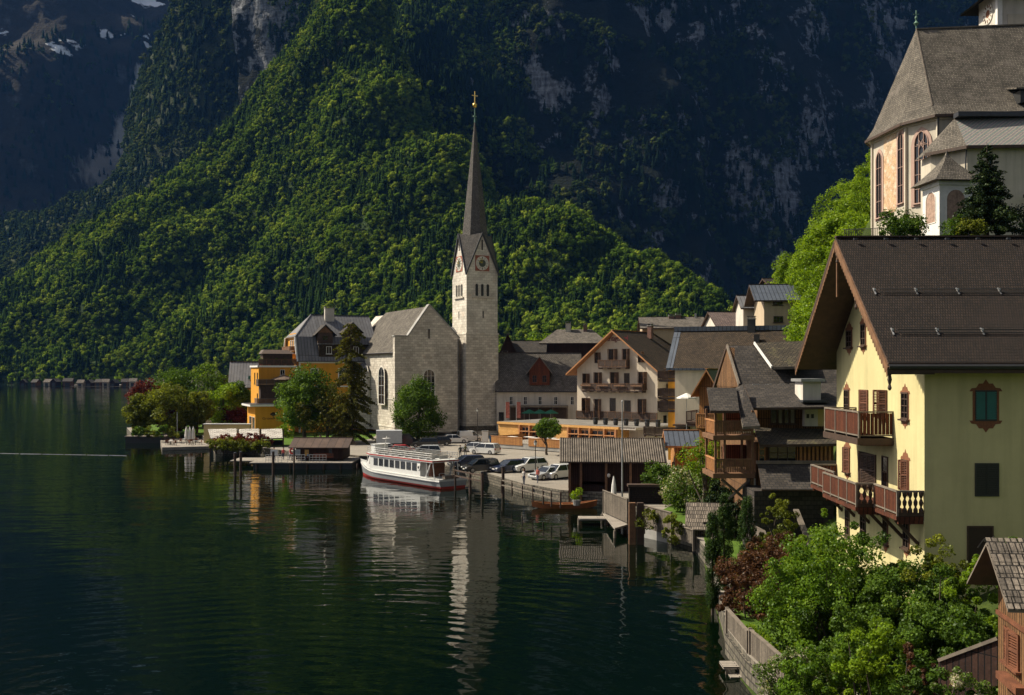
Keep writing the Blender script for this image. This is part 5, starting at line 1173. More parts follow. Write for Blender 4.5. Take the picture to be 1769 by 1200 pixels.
    m = MB(); WB(m, 1250, 1298, 712, 745, 72.9, 73.2, B_red); WB(m, 1250, 1298, 768, 806, 72.9, 73.2, B_red); PR(m, "back_wall")
    m = MB()
    for a_, c_ in (((1247, 828, 69.4), (1292, 866, 70.5)), ((1296, 828, 69.4), (1258, 862, 70.5))): m.beam(at(*a_), at(*c_), .14, .16, M_greywood)
    for px in (1293, 1306): A = at(px, 960, 70.2); C_ = at(px, 826, 70.2); m.box(A.x-.12, 70.1, A.z, A.x+.12, 70.34, C_.z, M_greywood if px < 1300 else M_white)
    PR(m, "brace")
wooden_house()

# orange balcony house and small sheds behind
H = House('balcony_house', 'narrow orange boarded house with grey metal roof and balcony', 'house', 1208, 96, 2, -25, pxW=1240, D=7); he, hr = zz(668, 96)-2, zz(641, 96)-2
H.walls(he, hr, 'y', B_orv); H.gable_roof(he, hr, 'y', R_bluemetal, under=M_orwood, e=.6, g=.9); H.balcony('F', 0, H.W, zz(735, 96)-2, 1.2, wood=B_orv, wood2=M_orwood, rail=1.2); H.winp('F', 1217, 1227, 700, 722, M_dkwood)
H.balcony('L', 0, 4, zz(728, 97)-2, 1.3, wood=M_dkwood, wood2=M_dkwood, rail=1.0, panel='iron')
H = House('boarded_hut', 'small orange boarded hut with dark metal roof behind the lilac bushes', 'shed', 1166, 104, 1.6, -4, pxW=1226, D=5); he, hr = zz(769, 104)-1.6, zz(746, 107)-1.6
H.walls(he, hr, 'x', B_orv); H.gable_roof(he, hr, 'x', R_bluemetal, under=M_orwood, e=.5, g=1.0); H.wind('L', 2.5, .9, 1.0, 1.3, M_orwood); H.winp('F', 1172, 1182, 775, 792, M_orwood)

# ------------------------------------------------------------------ boathouse with corrugated roof
BH = House('boathouse', 'dark red brown boathouse with corrugated roof standing over the water', 'boathouse', 984, 101.5, -.3, -3, pxW=1134, D=6.4); H = BH
he, hr = zz(792, 101.5)+.3, zz(758, 105)+.3
m = MB(); W, D = H.W, H.D
m.box(0, 0, 1.2, .15, D, he, B_brv); m.box(.15, D-.15, 1.2, W, D, he, B_dkv); m.box(W-.15, 0, 1.2, W, D-.15, he, B_dkv); m.box(.15, 0, he*.52, W-.15, .15, he, B_dkv); m.box(W*.42, .0, 1.2, W-.15, .15, he*.52, B_dkv); m.box(.15, 0, 1.2, W*.12, .15, he*.52, B_dkv); m.box(.0, -.4, 1.0, W, D, 1.2, B_gryh)
m.prism([(0, 0, he), (0, D, he), (0, D/2, hr-.25)], (.15, 0, 0), B_brv); m.build("wall", H.root)
m = MB(); 
for x in (.0, W*.13, W*.42, W*.7, W): m.box(x-.12, -.5, 0, x+.12, -.26, he-.2, M_midwood)
m.box(-.12, D*.5, 0, .12, D*.5+.24, he, M_midwood); m.build("post", H.root)
m = MB(); m.box(W*.12, .3, 1.21, W*.42, .5, 2.2, B_dkv); m.box(.15, -.05, 1.2, W*.4, 0, 2.0, B_dkv); m.build("parapet", H.root)
M_corr = plain('weathered fibre cement', (0.145, 0.12, 0.095), .85, var=.5, scale=1.2); rf = H.gable_roof(he, hr, 'x', plain('dark roof bed', (0.02, 0.018, 0.016), .9), e=.7, g=1.0, t=.1)
m = MB()                                              # real corrugations on the lake side
sl = (hr-he)/(D/2); n = 46
for k in range(n):
    x = -.95+k*(W+1.9)/n; m.tube((x, -.72, he-sl*.72+.12), (x, D/2, hr+.12), .085, M_corr, n=6, caps=True)
m.build("corrugation", rf)
p = H.world(W*.38, -.52, 3.2); m = MB(); m.lathe([(.05, 0), (.16, .1), (.16, .3), (.05, .4)], M_white, 8, (W*.45, -.55, 3.0)); m.build("lamp", H.root)

# shingled garden wall, jetty, posts, fences
r = thing('shingled_wall', 'low dark shingled wall next to the jetty', 'wall', (0, 0, 0)); m = MB(); WB(m, 1087, 1146, 840, 874, 92, 92.6, R_dark); WB(m, 1085, 1148, 837, 841, 91.8, 92.8, M_dkwood); WB(m, 1110, 1150, 874, 920, 92, 92.4, M_dkwood); m.build("wall_face", r)
r = thing('jetty', 'grey plank jetty with board fence beside the boathouse', 'jetty', (0, 0, 0)); m = MB()
A = gp(1000, 893, .7); B_ = gp(1046, 893, .7); m.box(A.x, A.y-.4, .45, B_.x+.6, A.y+1.2, .62, B_gryh)
P = [gp(1040, 884, .8), gp(1058, 880, .8), gp(1086, 905, .8), gp(1062, 912, .8)]; m.prism([(p.x, p.y, .8) for p in P][::-1], (0, 0, -.16), B_gryh); m.build("deck", r)
m = MB()
for q in P+[A, B_]: m.tube((q.x, q.y, -1.5), (q.x, q.y, .6), .12, M_greywood)
m.build("pile", r)
def board_fence(label, pts, h, mat=B_gryv, post=.14, name='fence', cap=True, group=None):
    r = thing(name, label, 'fence', (0, 0, 0), 0, group); m = MB(); pm = MB()
    for a, b in zip(pts[:-1], pts[1:]):
        a = Vector(a); b = Vector(b); d = (b-a); nrm = Vector((-d.y, d.x, 0)).normalized()*.04
        m.prism([a, b, b+Vector((0, 0, h)), a+Vector((0, 0, h))], nrm, mat)
        if cap: m.beam(a+Vector((0, 0, h+.03))+nrm/2, b+Vector((0, 0, h+.03))+nrm/2, .16, .06, M_greywood)
    for a in pts: a = Vector(a); pm.box(a.x-post/2, a.y-post/2, a.z-.5, a.x+post/2, a.y+post/2, a.z+h+.1, M_greywood)
    m.build("boards", r); pm.build("post", r); return r
def V2(px, py, z): q = gp(px, py, z); return (q.x, q.y, z)
board_fence('tall weathered board fence on the boathouse jetty', [V2(1042, 884, .9), V2(1084, 903, .9)], 1.9)
board_fence('grey board fence with ivy left of the little shake roofed hut', [V2(1113, 911, 1.0), V2(1160, 926, 1.0)], 1.75)
board_fence('low grey plank fence along the bank just left of the little hut', [V2(1160, 927, .9), V2(1198, 940, .9)], 1.0)
board_fence('grey board fence on the sea wall below the thuja columns', [V2(1256, 1092, 1.0), V2(1292, 1136, 1.0)], 1.1, cap=True)
board_fence('grey board fence on the sea wall beside the lawn corner', [V2(1296, 1138, 1.0), V2(1356, 1196, 1.0)], 1.25)
r = thing('concrete_wall', 'pale concrete quay edge under the ivy fence', 'wall', (0, 0, 0)); m = MB(); A = gp(1113, 922, .3); B_ = gp(1153, 931, .3); m.prism([(A.x, A.y, -1), (B_.x, B_.y, -1), (B_.x, B_.y, .75), (A.x, A.y, .75)], (0.1, .5, 0), M_conc); m.build("wall_face", r)
r = thing('garden_wall', 'rough stone wall closing the lawn corner by the water', 'wall', (0, 0, 0)); m = MB(); A = gp(1356, 1196, 1); m.box(A.x, A.y, -1, A.x+4.5, A.y+.35, 2.3, W_rub); m.box(A.x-.05, A.y-.05, 2.3, A.x+4.6, A.y+.4, 2.38, M_greywood); m.build("wall_face", r)
r = thing('sea_wall', 'mossy stone footing rising from the shallow water', 'wall', (0, 0, 0)); m = MB()
pts = [gp(1257, 1094, 1), gp(1292, 1140, 1), gp(1356, 1200, 1)]
for a, b in zip(pts[:-1], pts[1:]): m.prism([(a.x-.12, a.y, -1), (b.x-.12, b.y, -1), (b.x-.12, b.y, 1.0), (a.x-.12, a.y, 1.0)], (.4, 0, 0), W_rub)
a = pts[-1]; m.prism([(a.x-.1, a.y, -1), (a.x-.3, 20, -1), (a.x-.3, 20, 1.0), (a.x-.1, a.y, 1.0)], (.4, 0, 0), W_rub); m.build("wall_face", r)
r = thing('bathing_steps', 'small wooden bathing platform fixed to the sea wall', 'steps', (0, 0, 0)); m = MB(); A = gp(1250, 1152, .35); m.box(A.x, A.y, .25, A.x+1.3, A.y+.9, .36, B_gryh); m.box(A.x+.1, A.y, -1, A.x+.2, A.y+.1, .25, M_greywood); m.box(A.x+.2, A.y-.5, -.05, A.x+1.2, A.y+.1, .05, B_gryh); m.build("tread", r)
for k, (px, py) in enumerate(((1092, 905), (1106, 915))):
    q = gp(px, 940, 0); r = thing('mooring_pile', ['thick brown mooring pile, left of the close pair by the shingled wall', 'thick brown mooring pile, right of the close pair by the shingled wall'][k], 'post', (q.x, q.y, 0), 0, 'brown piles by the shingled wall'); m = MB(); m.box(-.25, -.2, -1, .25, .2, zz(868, q.y), M_midwood if k == 0 else M_dkwood); m.build("pile", r)
# hut with shake roof
H = House('boat_hut', 'little grey hut with an old shake roof at the water edge', 'shed', 1199, 74, .2, -12, pxW=1258, D=3.6); he, hr = zz(906, 74)-.2, zz(869, 76)-.2
H.walls(he, hr, 'x', B_gryv); H.gable_roof(he, hr, 'x', R_shake, e=.5, g=.65, t=.1, edge=M_greywood, cap=False); H.wind('F', .9, 1.3, .5, .8, M_greywood, nx=1, nz=2)
r = thing('lean_to', 'steep plank lean-to roof below the little hut', 'shed', (0, 0, 0)); m = MB(); Q(m, [(1222, 978, 69.5), (1247, 968, 69.5), (1240, 924, 72.5), (1203, 938, 73.5)], R_shake, t=.08); m.build("roof", r); m = MB(); m.prism([at(1224, 975, 69.6), at(1224, 1000, 69.6), at(1206, 990, 73.3), at(1206, 942, 73.3)], (.1, .3, 0), B_gryv); m.build("wall", r)
r = thing('plank_ramp', 'leaning plank roof edge poking out of the copper bush', 'roof', (0, 0, 0)); m = MB(); Q(m, [(1304, 925, 62), (1330, 938, 61), (1322, 916, 64), (1300, 905, 65)], M_greywood, t=.1); m.build("boards", r)
m = MB(); r = thing('stair_rail', 'white grey plank rail leaning against the shingled wall', 'rail', (0, 0, 0)); m.beam(at(1375, 880, 64), at(1392, 922, 62), .35, .1, M_greywood); m.beam(at(1392, 922, 62), at(1394, 960, 61), .3, .1, M_greywood); m.build("handrail", r)
r = thing('fence_rail', 'sloping dark fence running up to the brown shed', 'fence', (0, 0, 0)); m = MB(); a, b = at(1622, 1140, 31), at(1724, 1102, 29.5); m.beam(a, b, .14, .1, M_greywood); m.build("rail", r); m = MB(); m.prism([a-Vector((0, 0, 1.4)), b-Vector((0, 0, 1.4)), b, a], (0, .05, 0), B_dkv); m.build("boards", r)
# flagpole, closed parasol, potted plant
q = gp(1075, 880, .8); r = thing('flagpole', 'tall thin steel flagpole in front of the boathouse', 'pole', (q.x, q.y, .8)); m = MB(); m.tube((0, 0, 0), (0, 0, zz(694, q.y)-.8), .09, M_steel, r1=.05); m.lathe([(.08, 0), (.1, .06), (.02, .14)], M_steel, 8, (0, 0, zz(694, q.y)-.8)); m.build("pole", r)
q = gp(1061, 880, .8); r = thing('closed_parasol', 'folded pale parasol leaning on the jetty fence', 'parasol', (q.x, q.y+.3, .8)); m = MB(); m.tube((0, 0, 0), (0, 0, 3.1), .04, M_greywood); m.build("pole", r); m = MB(); m.lathe([(.2, 1.0), (.26, 1.4), (.2, 2.2), (.06, 3.0)], M_canvas, 8); m.build("canopy", r)
# sheets above: fallen-in pergola wires
# ------------------------------------------------------------------ hill church
W_fresco = bricks("faded fresco", (0.66, 0.42, 0.24), (0.60, 0.45, 0.30), (0.55, 0.42, 0.30), 3, 3, .01, var=.5, vs=.8, bmp=.1, tone=((0.60, 0.52, 0.40), 1.2, .5))
M_pink = plaster("pink stone surround", (0.48, 0.33, 0.27), .2); R_dia = None
def diamat():
    m, nt, b = base_mat("patterned shingles"); v = coord(nt, 'UV', rot=R(45), scale=(1.0, 1.0, 1)); w_ = nn(nt, "ShaderNodeTexWave"); w_.inputs['Scale'].default_value = .55; w_.inputs['Distortion'].default_value = 1.2; w_.inputs['Detail'].default_value = 3; L(nt, v, w_.inputs['Vector'])
    c = ramp(nt, w_.outputs['Fac'], [(.2, (.17, .20, .19)), (.45, (.34, .27, .18)), (.6, (.36, .30, .28)), (.85, (.20, .19, .19))]); n = noise(nt, coord(nt, 'UV'), 5, 4, .7)
    c = mixc(nt, 1, c, ramp(nt, n, [(.3, .6), (.7, 1.2)]), 'MULTIPLY'); L(nt, c, b.inputs['Base Color']); b.inputs['Roughness'].default_value = .85; bump(nt, n, .6, .03, b); return m
def hill_church():
    r = thing('hill_church', 'tall grey plastered hill church with a huge steep shingle roof', 'church', (0, 0, 0)); b = 25.0
    C = [Vector(p) for p in ((42.8, 100), (40.9, 103.3), (40.1, 110.7), (42.5, 114.5), (62, 113), (62, 97.1))]; ze = 39.2
    m = MB(); 
    for i in range(len(C)):
        a, c = C[i], C[(i+1) % len(C)]; m.add([(a.x, a.y, b), (c.x, c.y, b), (c.x, c.y, ze+.3), (a.x, a.y, ze+.3)], [(3, 2, 1, 0)], W_church)
    m.poly([(p.x, p.y, b+1) for p in C], W_church); m.build("wall", r)
    cen = Vector((49, 106)); E = [cen+(p-cen)*1.075 for p in C]; zr = 50.0; A = (43.2, 106.4, zr); B_ = (62.5, 104.0, zr+.0)
    m = MB(); ev = [(p.x, p.y, ze-.1) for p in E]
    mid = lambda e, ap, t, k: tuple(e[i]+(ap[i]-e[i])*t for i in range(2))+(e[2]+(ap[2]-e[2])*t-k,)
    for i in (0, 1, 2):                               # apse slopes, slightly bell-cast
        a, c = ev[i], ev[i+1]; a2, c2 = mid(a, A, .16, .55), mid(c, A, .16, .55); m.add([a, c, c2, a2], [(3, 2, 1, 0)], R_grey); m.add([a2, c2, A], [(2, 1, 0)], R_grey)
    a, c = ev[0], ev[5]; a2, c2 = mid(a, A, .16, .55), mid(c, B_, .16, .55); m.add([a, c, c2, a2], [(0, 1, 2, 3)], R_grey); m.add([a2, c2, B_, A], [(0, 1, 2, 3)], R_grey)
    m.add([ev[3], ev[4], B_, A], [(3, 2, 1, 0)], R_grey); m.add([ev[4], ev[5], B_], [(0, 1, 2)], R_grey); m.poly([(x, y, z-.12) for x, y, z in ev], W_church)
    for i in range(6): m.beam((*ev[i][:2], ev[i][2]-.1), (*ev[(i+1) % 6][:2], ev[i][2]-.1), .2, .26, M_dkwood)
    m.beam(A, B_, .3, .15, M_greywood); m.beam(a2, A, .12, .1, M_greywood); rf = m.build("roof", r)
    m = MB(); m.tube(A, (A[0], A[1], zr+2.0), .07, M_copper); m.lathe([(.05, .3), (.28, .6), (.05, .9), (.16, 1.2), (.03, 1.6)], M_copper, 10, A); m.box(A[0]-.3, A[1]-.03, zr+1.55, A[0]+.3, A[1]+.03, zr+1.62, M_copper); m.build("finial", rf)
    m = MB(); m.path([(C[0].x-.1, C[0].y-.4, ze-.2), (C[0].x-.05, C[0].y-.15, ze-1), (C[0].x-.05, C[0].y-.15, b)], .08, M_dmetal); m.build("downpipe", r)
    cm = MB()                                         # cornice mouldings
    for i in (0, 1, 5): 
        a, c = (C[i], C[(i+1) % 6]); 
        cm.beam((*(cen+(a-cen)*1.008), ze-.25), (*(cen+(c-cen)*1.008), ze-.25), .25, .5, W_church)
    cm.build("cornice", r)
    def facade(i, t, z, w_, h_, **k):
        a, c = C[i+1], C[i]; d = (c-a); ang = math.atan2(d.y, d.x); p = a+d*t
        fr, pn, _ = wmesh(w_, h_, k.pop('frame', M_pink), **k); M_ = Matrix.Translation((p.x, p.y, z)) @ Matrix.Rotation(ang, 4, 'Z'); o = link('window', fr, r, M_ @ Matrix.Translation((0, -.02, 0))); link('pane', pn, o); return M_
    facade(1, .22, 30.2, 1.3, 7.3, arch='point', nx=2, nz=4, surround=M_pink, sw=.3, pr=.12); facade(1, .86, 31.0, 1.2, 7.6, arch='point', nx=2, nz=4, surround=M_pink, sw=.3, pr=.12)
    M_ = facade(0, .50, 30.6, 1.7, 7.4, arch='point', nx=3, nz=5, surround=M_pink, sw=.4, pr=.16)
    m = MB(); 
    for k in range(6): a = k*math.pi/3; m.beam((0, -.15, 6.05), (.5*math.cos(a), -.15, 6.05+.5*math.sin(a)), .06, .06, M_pink)
    m.build("rose_tracery", r, M_)
    a, c = C[2], C[1]; d = c-a; ang = math.atan2(d.y, d.x); p = a+d*.54; m = MB(); m.box(-1.4, -.03, 0, 1.4, -.005, 8.3, W_fresco); m.build("fresco", r, Matrix.Translation((p.x, p.y, 30.4)) @ Matrix.Rotation(ang, 4, 'Z'))
    for i, t in ((1, .0), (0, .0), (0, 1.0)):          # corner lesenes
        a, c = C[i+1], C[i]; q = a+(c-a)*t; m = MB(); m.box(q.x-.18, q.y-.18, b, q.x+.05, q.y+.1, ze-.5, W_church); m.build("pilaster", r)
    # sacristy
    S0 = at(1671, 330, 95.5); m = MB(); x0 = S0.x; pts = [(x0, 95.5), (x0-2.2, 98.6), (x0-2.2, 101), (64, 99.5), (64, 94.4)]; zs_ = zz(256, 95.5)
    for i in range(len(pts)): a, c = pts[i], pts[(i+1) % 5]; m.add([(*a, b), (*c, b), (*c, zs_), (*a, zs_)], [(3, 2, 1, 0)], W_church)
    m.build("sacristy", r)
    dm = diamat(); m = MB(); zt = zz(203, 98.5); e = [(x0-.3, 94.9), (x0-2.9, 98.3), (x0-2.8, 101), (64, 93.7)]
    A1 = (x0+.2, 98.6, zt); m.add([(*e[0], zs_), (*e[3], zs_), (64, 97.2, zt), A1], [(0, 1, 2, 3)], dm); m.add([(*e[0], zs_), (*e[1], zs_), A1], [(2, 1, 0)], R_grey); m.add([(*e[1], zs_), (*e[2], zs_), A1], [(2, 1, 0)], R_grey)
    m.beam((*e[0], zs_), (*e[3], zs_), .2, .3, M_dkwood); m.beam((*e[0], zs_), (*e[1], zs_), .2, .3, M_dkwood); m.box(x0, 97.4, zt-.1, 64, 98.5, zt+.35, M_dmetal); m.build("sacristy_roof", r)
    m = MB(); q = at(1685, 322, 95.3); m.box(q.x+4.2, 94.1, q.z-1.2, q.x+5.8, 94.6, q.z-.9, M_black); m.path([(x0-.2, 95.2, zs_-.2), (x0-.25, 95.3, zs_-1), (x0-.1, 95.4, b)], .07, M_dmetal); m.build("bracket", r)
    # dormer at the right edge of the big roof
    q = at(1755, 170, 99.5); m = MB(); m.box(q.x, 98.6, q.z-.6, q.x+3, 102, q.z+.6, M_black); m.prism([(q.x-.6, 98.2, q.z+.6), (q.x+3, 98.2, q.z+.6), (q.x+3, 102, q.z+1.6), (q.x-.3, 102, q.z+1.6)], (0, 0, .15), R_grey); m.build("dormer", rf)
    # round church tower top right
    T0 = at(1724, 37, 112); m = MB(); x0, x1 = T0.x, T0.x+6.0; m.box(x0, 112, 46, x1, 116.6, 56.4, W_white); m.box(x0+1.1, 111.9, 46, x0+6.0, 111.99, 53.6, W_church); tw = m.build("tower", r)
    m = MB(); m.box(x0-.15, 111.8, 46, x0+.4, 112.3, 55.8, M_white); m.build("quoin", tw)
    m = MB(); n = 10; zt0 = 55.7
    prev = None
    for k in range(n+1):
        t = k/n; rr = 4.3*(1-t)+.8; z = zt0+4.5*t**1.5; ring = [((x0+x1)/2+sx*(rr-.6), 114.3+sy*(rr-.9), z) for sx, sy in ((-1, -1), (1, -1), (1, 1), (-1, 1))]
        if prev: 
            for i in range(4): m.add([prev[i], prev[(i+1) % 4], ring[(i+1) % 4], ring[i]], [(0, 1, 2, 3)], R_dark)
        prev = ring
    m.build("tower_roof", tw)
    m = MB(); MM = Matrix.Translation((x0-.02, 114.2, 54.4)) @ Matrix.Rotation(R(-90), 4, 'Z'); nn_ = 24
    m.prism([(1.15*math.cos(2*math.pi*i/nn_), -.08, 1.15*math.sin(2*math.pi*i/nn_)) for i in range(nn_)], (0, .07, 0), plain("clock dial", (0.62, 0.58, 0.50), .6)); m.prism([(.45*math.cos(2*math.pi*i/nn_), -.1, .45*math.sin(2*math.pi*i/nn_)) for i in range(nn_)], (0, .02, 0), M_orn)
    for i in range(12): a = i*math.pi/6; m.beam((.7*math.cos(a), -.1, .7*math.sin(a)), (1.05*math.cos(a), -.1, 1.05*math.sin(a)), .13, .03, M_orn)
    m.build("clock", r, MM)
    # terrace wall
    t_ = thing('terrace_wall', 'old stone retaining wall with railing below the hill church', 'wall', (0, 0, 0)); m = MB(); m.prism([(38.0, 97, 15), (38.0, 115, 15), (38.0, 115, 28.8), (38.0, 97, 26.5)], (.5, 0, 0), W_rub); m.build("wall_face", t_)
    m = MB(); 
    for k in range(30): m.box(38.2, 97+k*.6, 26.5+k*.077, 38.26, 97.06+k*.6, 27.5+k*.077, M_black)
    m.beam((38.23, 97, 27.5), (38.23, 115, 29.8), .06, .06, M_black); m.build("railing", t_)
hill_church()
def chapel():
    P = at(1623, 405, 88); r = thing('wayside_chapel', 'small white chapel with curved shingle roof and painted niches', 'chapel', (P.x, P.y, 24.8), 5); w_ = 3.0; zt = zz(312, 88)-24.8
    m = MB(); m.box(0, 0, 0, w_, w_, zt, M_white); m.box(-.15, -.15, zt-.35, w_+.15, w_+.15, zt, M_white); m.build("wall", r)
    pk_ = plain("faded niche painting", (0.36, 0.24, 0.18), .9, var=.5)
    for M_ in (Matrix.Translation((w_/2, -.003, zt-3.6)), Matrix.Translation((-.003, w_/2, zt-3.6)) @ Matrix.Rotation(R(-90), 4, 'Z')):
        fr, pn, _ = wmesh(1.8, 2.9, M_white, arch=True, nx=1, nz=1, glass=pk_, sill=False); o = link('niche', fr, r, M_); link('painting', pn, o)
    m = MB(); prev = None; ap = zz(258, 89)-24.8-zt; n = 8
    for k in range(n+1):
        t = k/n; rr = (w_/2+.75)*(1-t)**1.5+.03; z = zt+ap*(t**.95); ring = [(w_/2+sx*rr, w_/2+sy*rr, z) for sx, sy in ((-1, -1), (1, -1), (1, 1), (-1, 1))]
        if prev:
            for i in range(4): m.add([prev[i], prev[(i+1) % 4], ring[(i+1) % 4], ring[i]], [(0, 1, 2, 3)], R_grey)
        else: m.add(ring, [(3, 2, 1, 0)], M_dkwood)
        prev = ring
    m.build("roof", r)
chapel()
# ------------------------------------------------------------------ passenger boat
def ship():
    p0 = gp(757, 846, 0); p1 = gp(619, 824, 0); c_ = Vector((-5.4+9.2, 2.8, 0)).normalized()
    d = (p1-p0); d.z = 0; Lh = 25.0; ang = math.degrees(math.atan2(d.y, d.x)); bm_ = 4.9
    side = Vector((math.cos(R(ang-90)), math.sin(R(ang-90)), 0))
    o = p0+side*2.1; r = thing('passenger_boat', 'white and grey passenger boat with red stripe and open railed upper deck', 'boat', (o.x, o.y, 0), ang); r.scale = (.79, .86, .82)
    hw = lambda t: bm_/2*(0.94 if t < .05 else 1.0)*(1-max(0, (t-.62)/.38)**2.1)
    sh = lambda t: 1.35+.15*t+1.0*max(0, (t-.7)/.3)**2
    gh = plain("boat hull grey", (0.30, 0.31, 0.32), .35, var=.08, scale=1); rd = plain("boat red", (0.36, 0.025, 0.02), .4, var=.15); wh = plain("boat white", (0.62, 0.62, 0.60), .35, var=.06, scale=1)
    dk_ = plain("boat deck", (0.42, 0.42, 0.40), .8, var=.2)
    N = 26; lv = [(-.6, .55, rd), (.0, .86, rd), (.22, .90, gh), (.92, .985, wh), (1.0, 1.0, wh)]
    m = MB(); secs = []
    for i in range(N+1):
        t = i/N; x = t*Lh; w_ = hw(t); s_ = sh(t); row = []
        for z, k, mt in lv:
            zz_ = z if z < 0 else (z if z < .3 else (s_*z if z <= 1 else z)); zz_ = {-.6: -.6, .0: .12, .22: .34}.get(z, s_*(.78 if z == .92 else 1.0)); kk = k*(1-.35*max(0, t-.75)/.25*(1-zz_/s_)) if t > .75 else k
            row.append((x+(0.9*zz_/s_*max(0, (t-.8)/.2) if zz_ > 0 else 0), w_*kk, zz_))
        secs.append(row)
    for sgn in (1, -1):
        for i in range(N):
            for j in range(4):
                a, b, c, e = secs[i][j], secs[i+1][j], secs[i+1][j+1], secs[i][j+1]; q = [(p[0], p[1]*sgn, p[2]) for p in (a, b, c, e)]
                m.add(q, [(0, 1, 2, 3) if sgn < 0 else (3, 2, 1, 0)], lv[j][2] if j else rd)
    for j in range(4):
        a, b = secs[0][j], secs[0][j+1]; m.add([(a[0], -a[1], a[2]), (a[0], a[1], a[2]), (b[0], b[1], b[2]), (b[0], -b[1], b[2])], [(3, 2, 1, 0)], lv[j][2])
    m.build("hull", r)
    m = MB(); m.poly([(s_[4][0], s_[4][1], s_[4][2]-.08) for s_ in secs][::-1]+[(s_[4][0], -s_[4][1], s_[4][2]-.08) for s_ in secs], dk_); m.build("deck", r)
    m = MB(); 
    for i in range(N): 
        for sg in (1, -1): a, b = secs[i][3], secs[i+1][3]; m.beam((a[0], a[1]*sg, a[2]), (b[0], b[1]*sg, b[2]), .12, .09, wh)
    m.build("rubbing_strake", r)
    x0, x1 = 5.2, 19.2; z0, z1 = 1.25, 3.55; w2 = 2.05
    m = MB(); m.prism([(x0, -w2, z0), (x1, -w2, z0), (x1+1.4, -w2*.80, z0+.2), (x1+.3, -w2*.80, z1), (x0, -w2, z1)], (0, 0, 0.0001), wh) if False else None
    pts = [(x0, -w2), (x1, -w2), (x1+3.0, -w2*.62), (x1+3.6, 0), (x1+3.0, w2*.62), (x1, w2), (x0, w2)]; top = [(x0, -w2), (x1-.1, -w2), (x1+2.0, -w2*.62), (x1+2.5, 0), (x1+2.0, w2*.62), (x1-.1, w2), (x0, w2)]
    for i in range(7): a, b, c, e = pts[i], pts[(i+1) % 7], top[(i+1) % 7], top[i]; m.add([(*a, z0), (*b, z0), (*c, z1), (*e, z1)], [(0, 1, 2, 3)], wh)
    m.build("cabin", r)
    m = MB(); tp = [(x0-3.4, -w2-.15), (x1, -w2-.15), (x1+2.3, -w2*.68), (x1+2.8, 0), (x1+2.3, w2*.68), (x1, w2+.15), (x0-3.4, w2+.15)]
    m.prism([(*p, z1) for p in tp], (0, 0, .1), wh); m.prism([(p[0], p[1]*1.01, z1+.1) for p in tp], (0, 0, .16), rd); m.prism([(*p, z1+.26) for p in tp], (0, 0, .05), dk_); dk = m.build("upper_deck", r)
    for sg in (1, -1):
        for k in range(8):
            x = x0+1.5+k*1.55; fr, pn, _ = wmesh(1.2, 1.1, M_black, nx=1, nz=1, sill=False, pr=.03); M_ = Matrix.Translation((x, -w2-.005, 2.15)) if sg > 0 else Matrix.Translation((x, w2+.005, 2.15)) @ Matrix.Rotation(math.pi, 4, 'Z'); q = link('window', fr, r, M_); link('pane', pn, q)
        m = MB(); m.tube((x0+.35, -sg*(w2-.02), 2.7), (x0+.35, -sg*(w2+.08), 2.7), .38, M_white, n=14); m.tube((x0+.35, -sg*(w2+.06), 2.7), (x0+.35, -sg*(w2+.1), 2.7), .2, M_black, n=12); m.build("life_ring", r)
    for i in (1, 2, 3, 4):
        a, b = Vector((*pts[i], z0)), Vector((*pts[i+1], z0)); c, e = Vector((*top[i+1], z1)), Vector((*top[i], z1))
        def L_(s, t): return (a.lerp(b, s)).lerp(e.lerp(c, s), t)
        n_ = (b-a).cross(e-a).normalized()*.02; m = MB(); m.poly([L_(.08, .42)+n_, L_(.92, .42)+n_, L_(.92, .9)+n_, L_(.08, .9)+n_], M_glass); m.build("windscreen", r)
    m = MB()                                          # open stern with slanted stairs and posts
    for sg in (1, -1):
        for x in (x0-3.2, x0-1.6): m.tube((x-.4 if x < 3 else x, sg*(w2-.05), 1.3), (x, sg*(w2-.05), z1), .07, wh)
        m.beam((x0-1.2, sg*(w2-.1), 1.3), (x0-2.6, sg*(w2-.1), z1), .1, .16, wh)
        for k in range(7): m.tube((x0-.2-k*.28, sg*(w2-.06), 1.4), (x0-.9-k*.28, sg*(w2-.06), z1), .03, M_steel)
    m.build("stair", r)
    m = MB(); m.box(x0-1.4, -1.1, 1.3, x0-.01, 1.1, 3.3, M_redwood); m.build("stern_cabin", r)
    m = MB(); rail = [(x0-3.2, w2), (x1+1.9, w2*.66), (x1+2.2, 0), (x1+1.9, -w2*.66)]
    loop = [(x0-3.2, -w2-.05), (x1, -w2-.05), (x1+2.0, -w2*.66), (x1+2.4, 0), (x1+2.0, w2*.66), (x1, w2+.05), (x0-3.2, w2+.05), (x0-3.2, -w2-.05)]
    zr_ = z1+.3
    for a, b in zip(loop[:-1], loop[1:]):
        a = Vector((*a, zr_)); b = Vector((*b, zr_)); n = max(1, int((b-a).length/1.3))
        for h in (.35, .65, .95): m.tube(a+Vector((0, 0, h)), b+Vector((0, 0, h)), .026, M_steel, n=5)
        for k in range(n): q = a.lerp(b, k/n); m.tube(q, q+Vector((0, 0, .95)), .028, M_steel, n=5)
    m.build("railing", dk)
    for k in range(8):
        for sg in (1, -1):
            m = MB(); x = x0-1.2+k*1.9; y0, y1 = sg*.35, sg*1.75
            for j in range(4): m.box(x, min(y0, y1), zr_+.42+.0, x+.4, max(y0, y1), zr_+.46, M_greywood) if j == 0 else m.box(x-.06, min(y0, y1), zr_+.45+j*.14, x-.02, max(y0, y1), zr_+.52+j*.14, M_steel)
            m.box(x, min(y0, y1), zr_, x+.05, max(y0, y1), zr_+.42, M_steel); m.build("bench", dk)
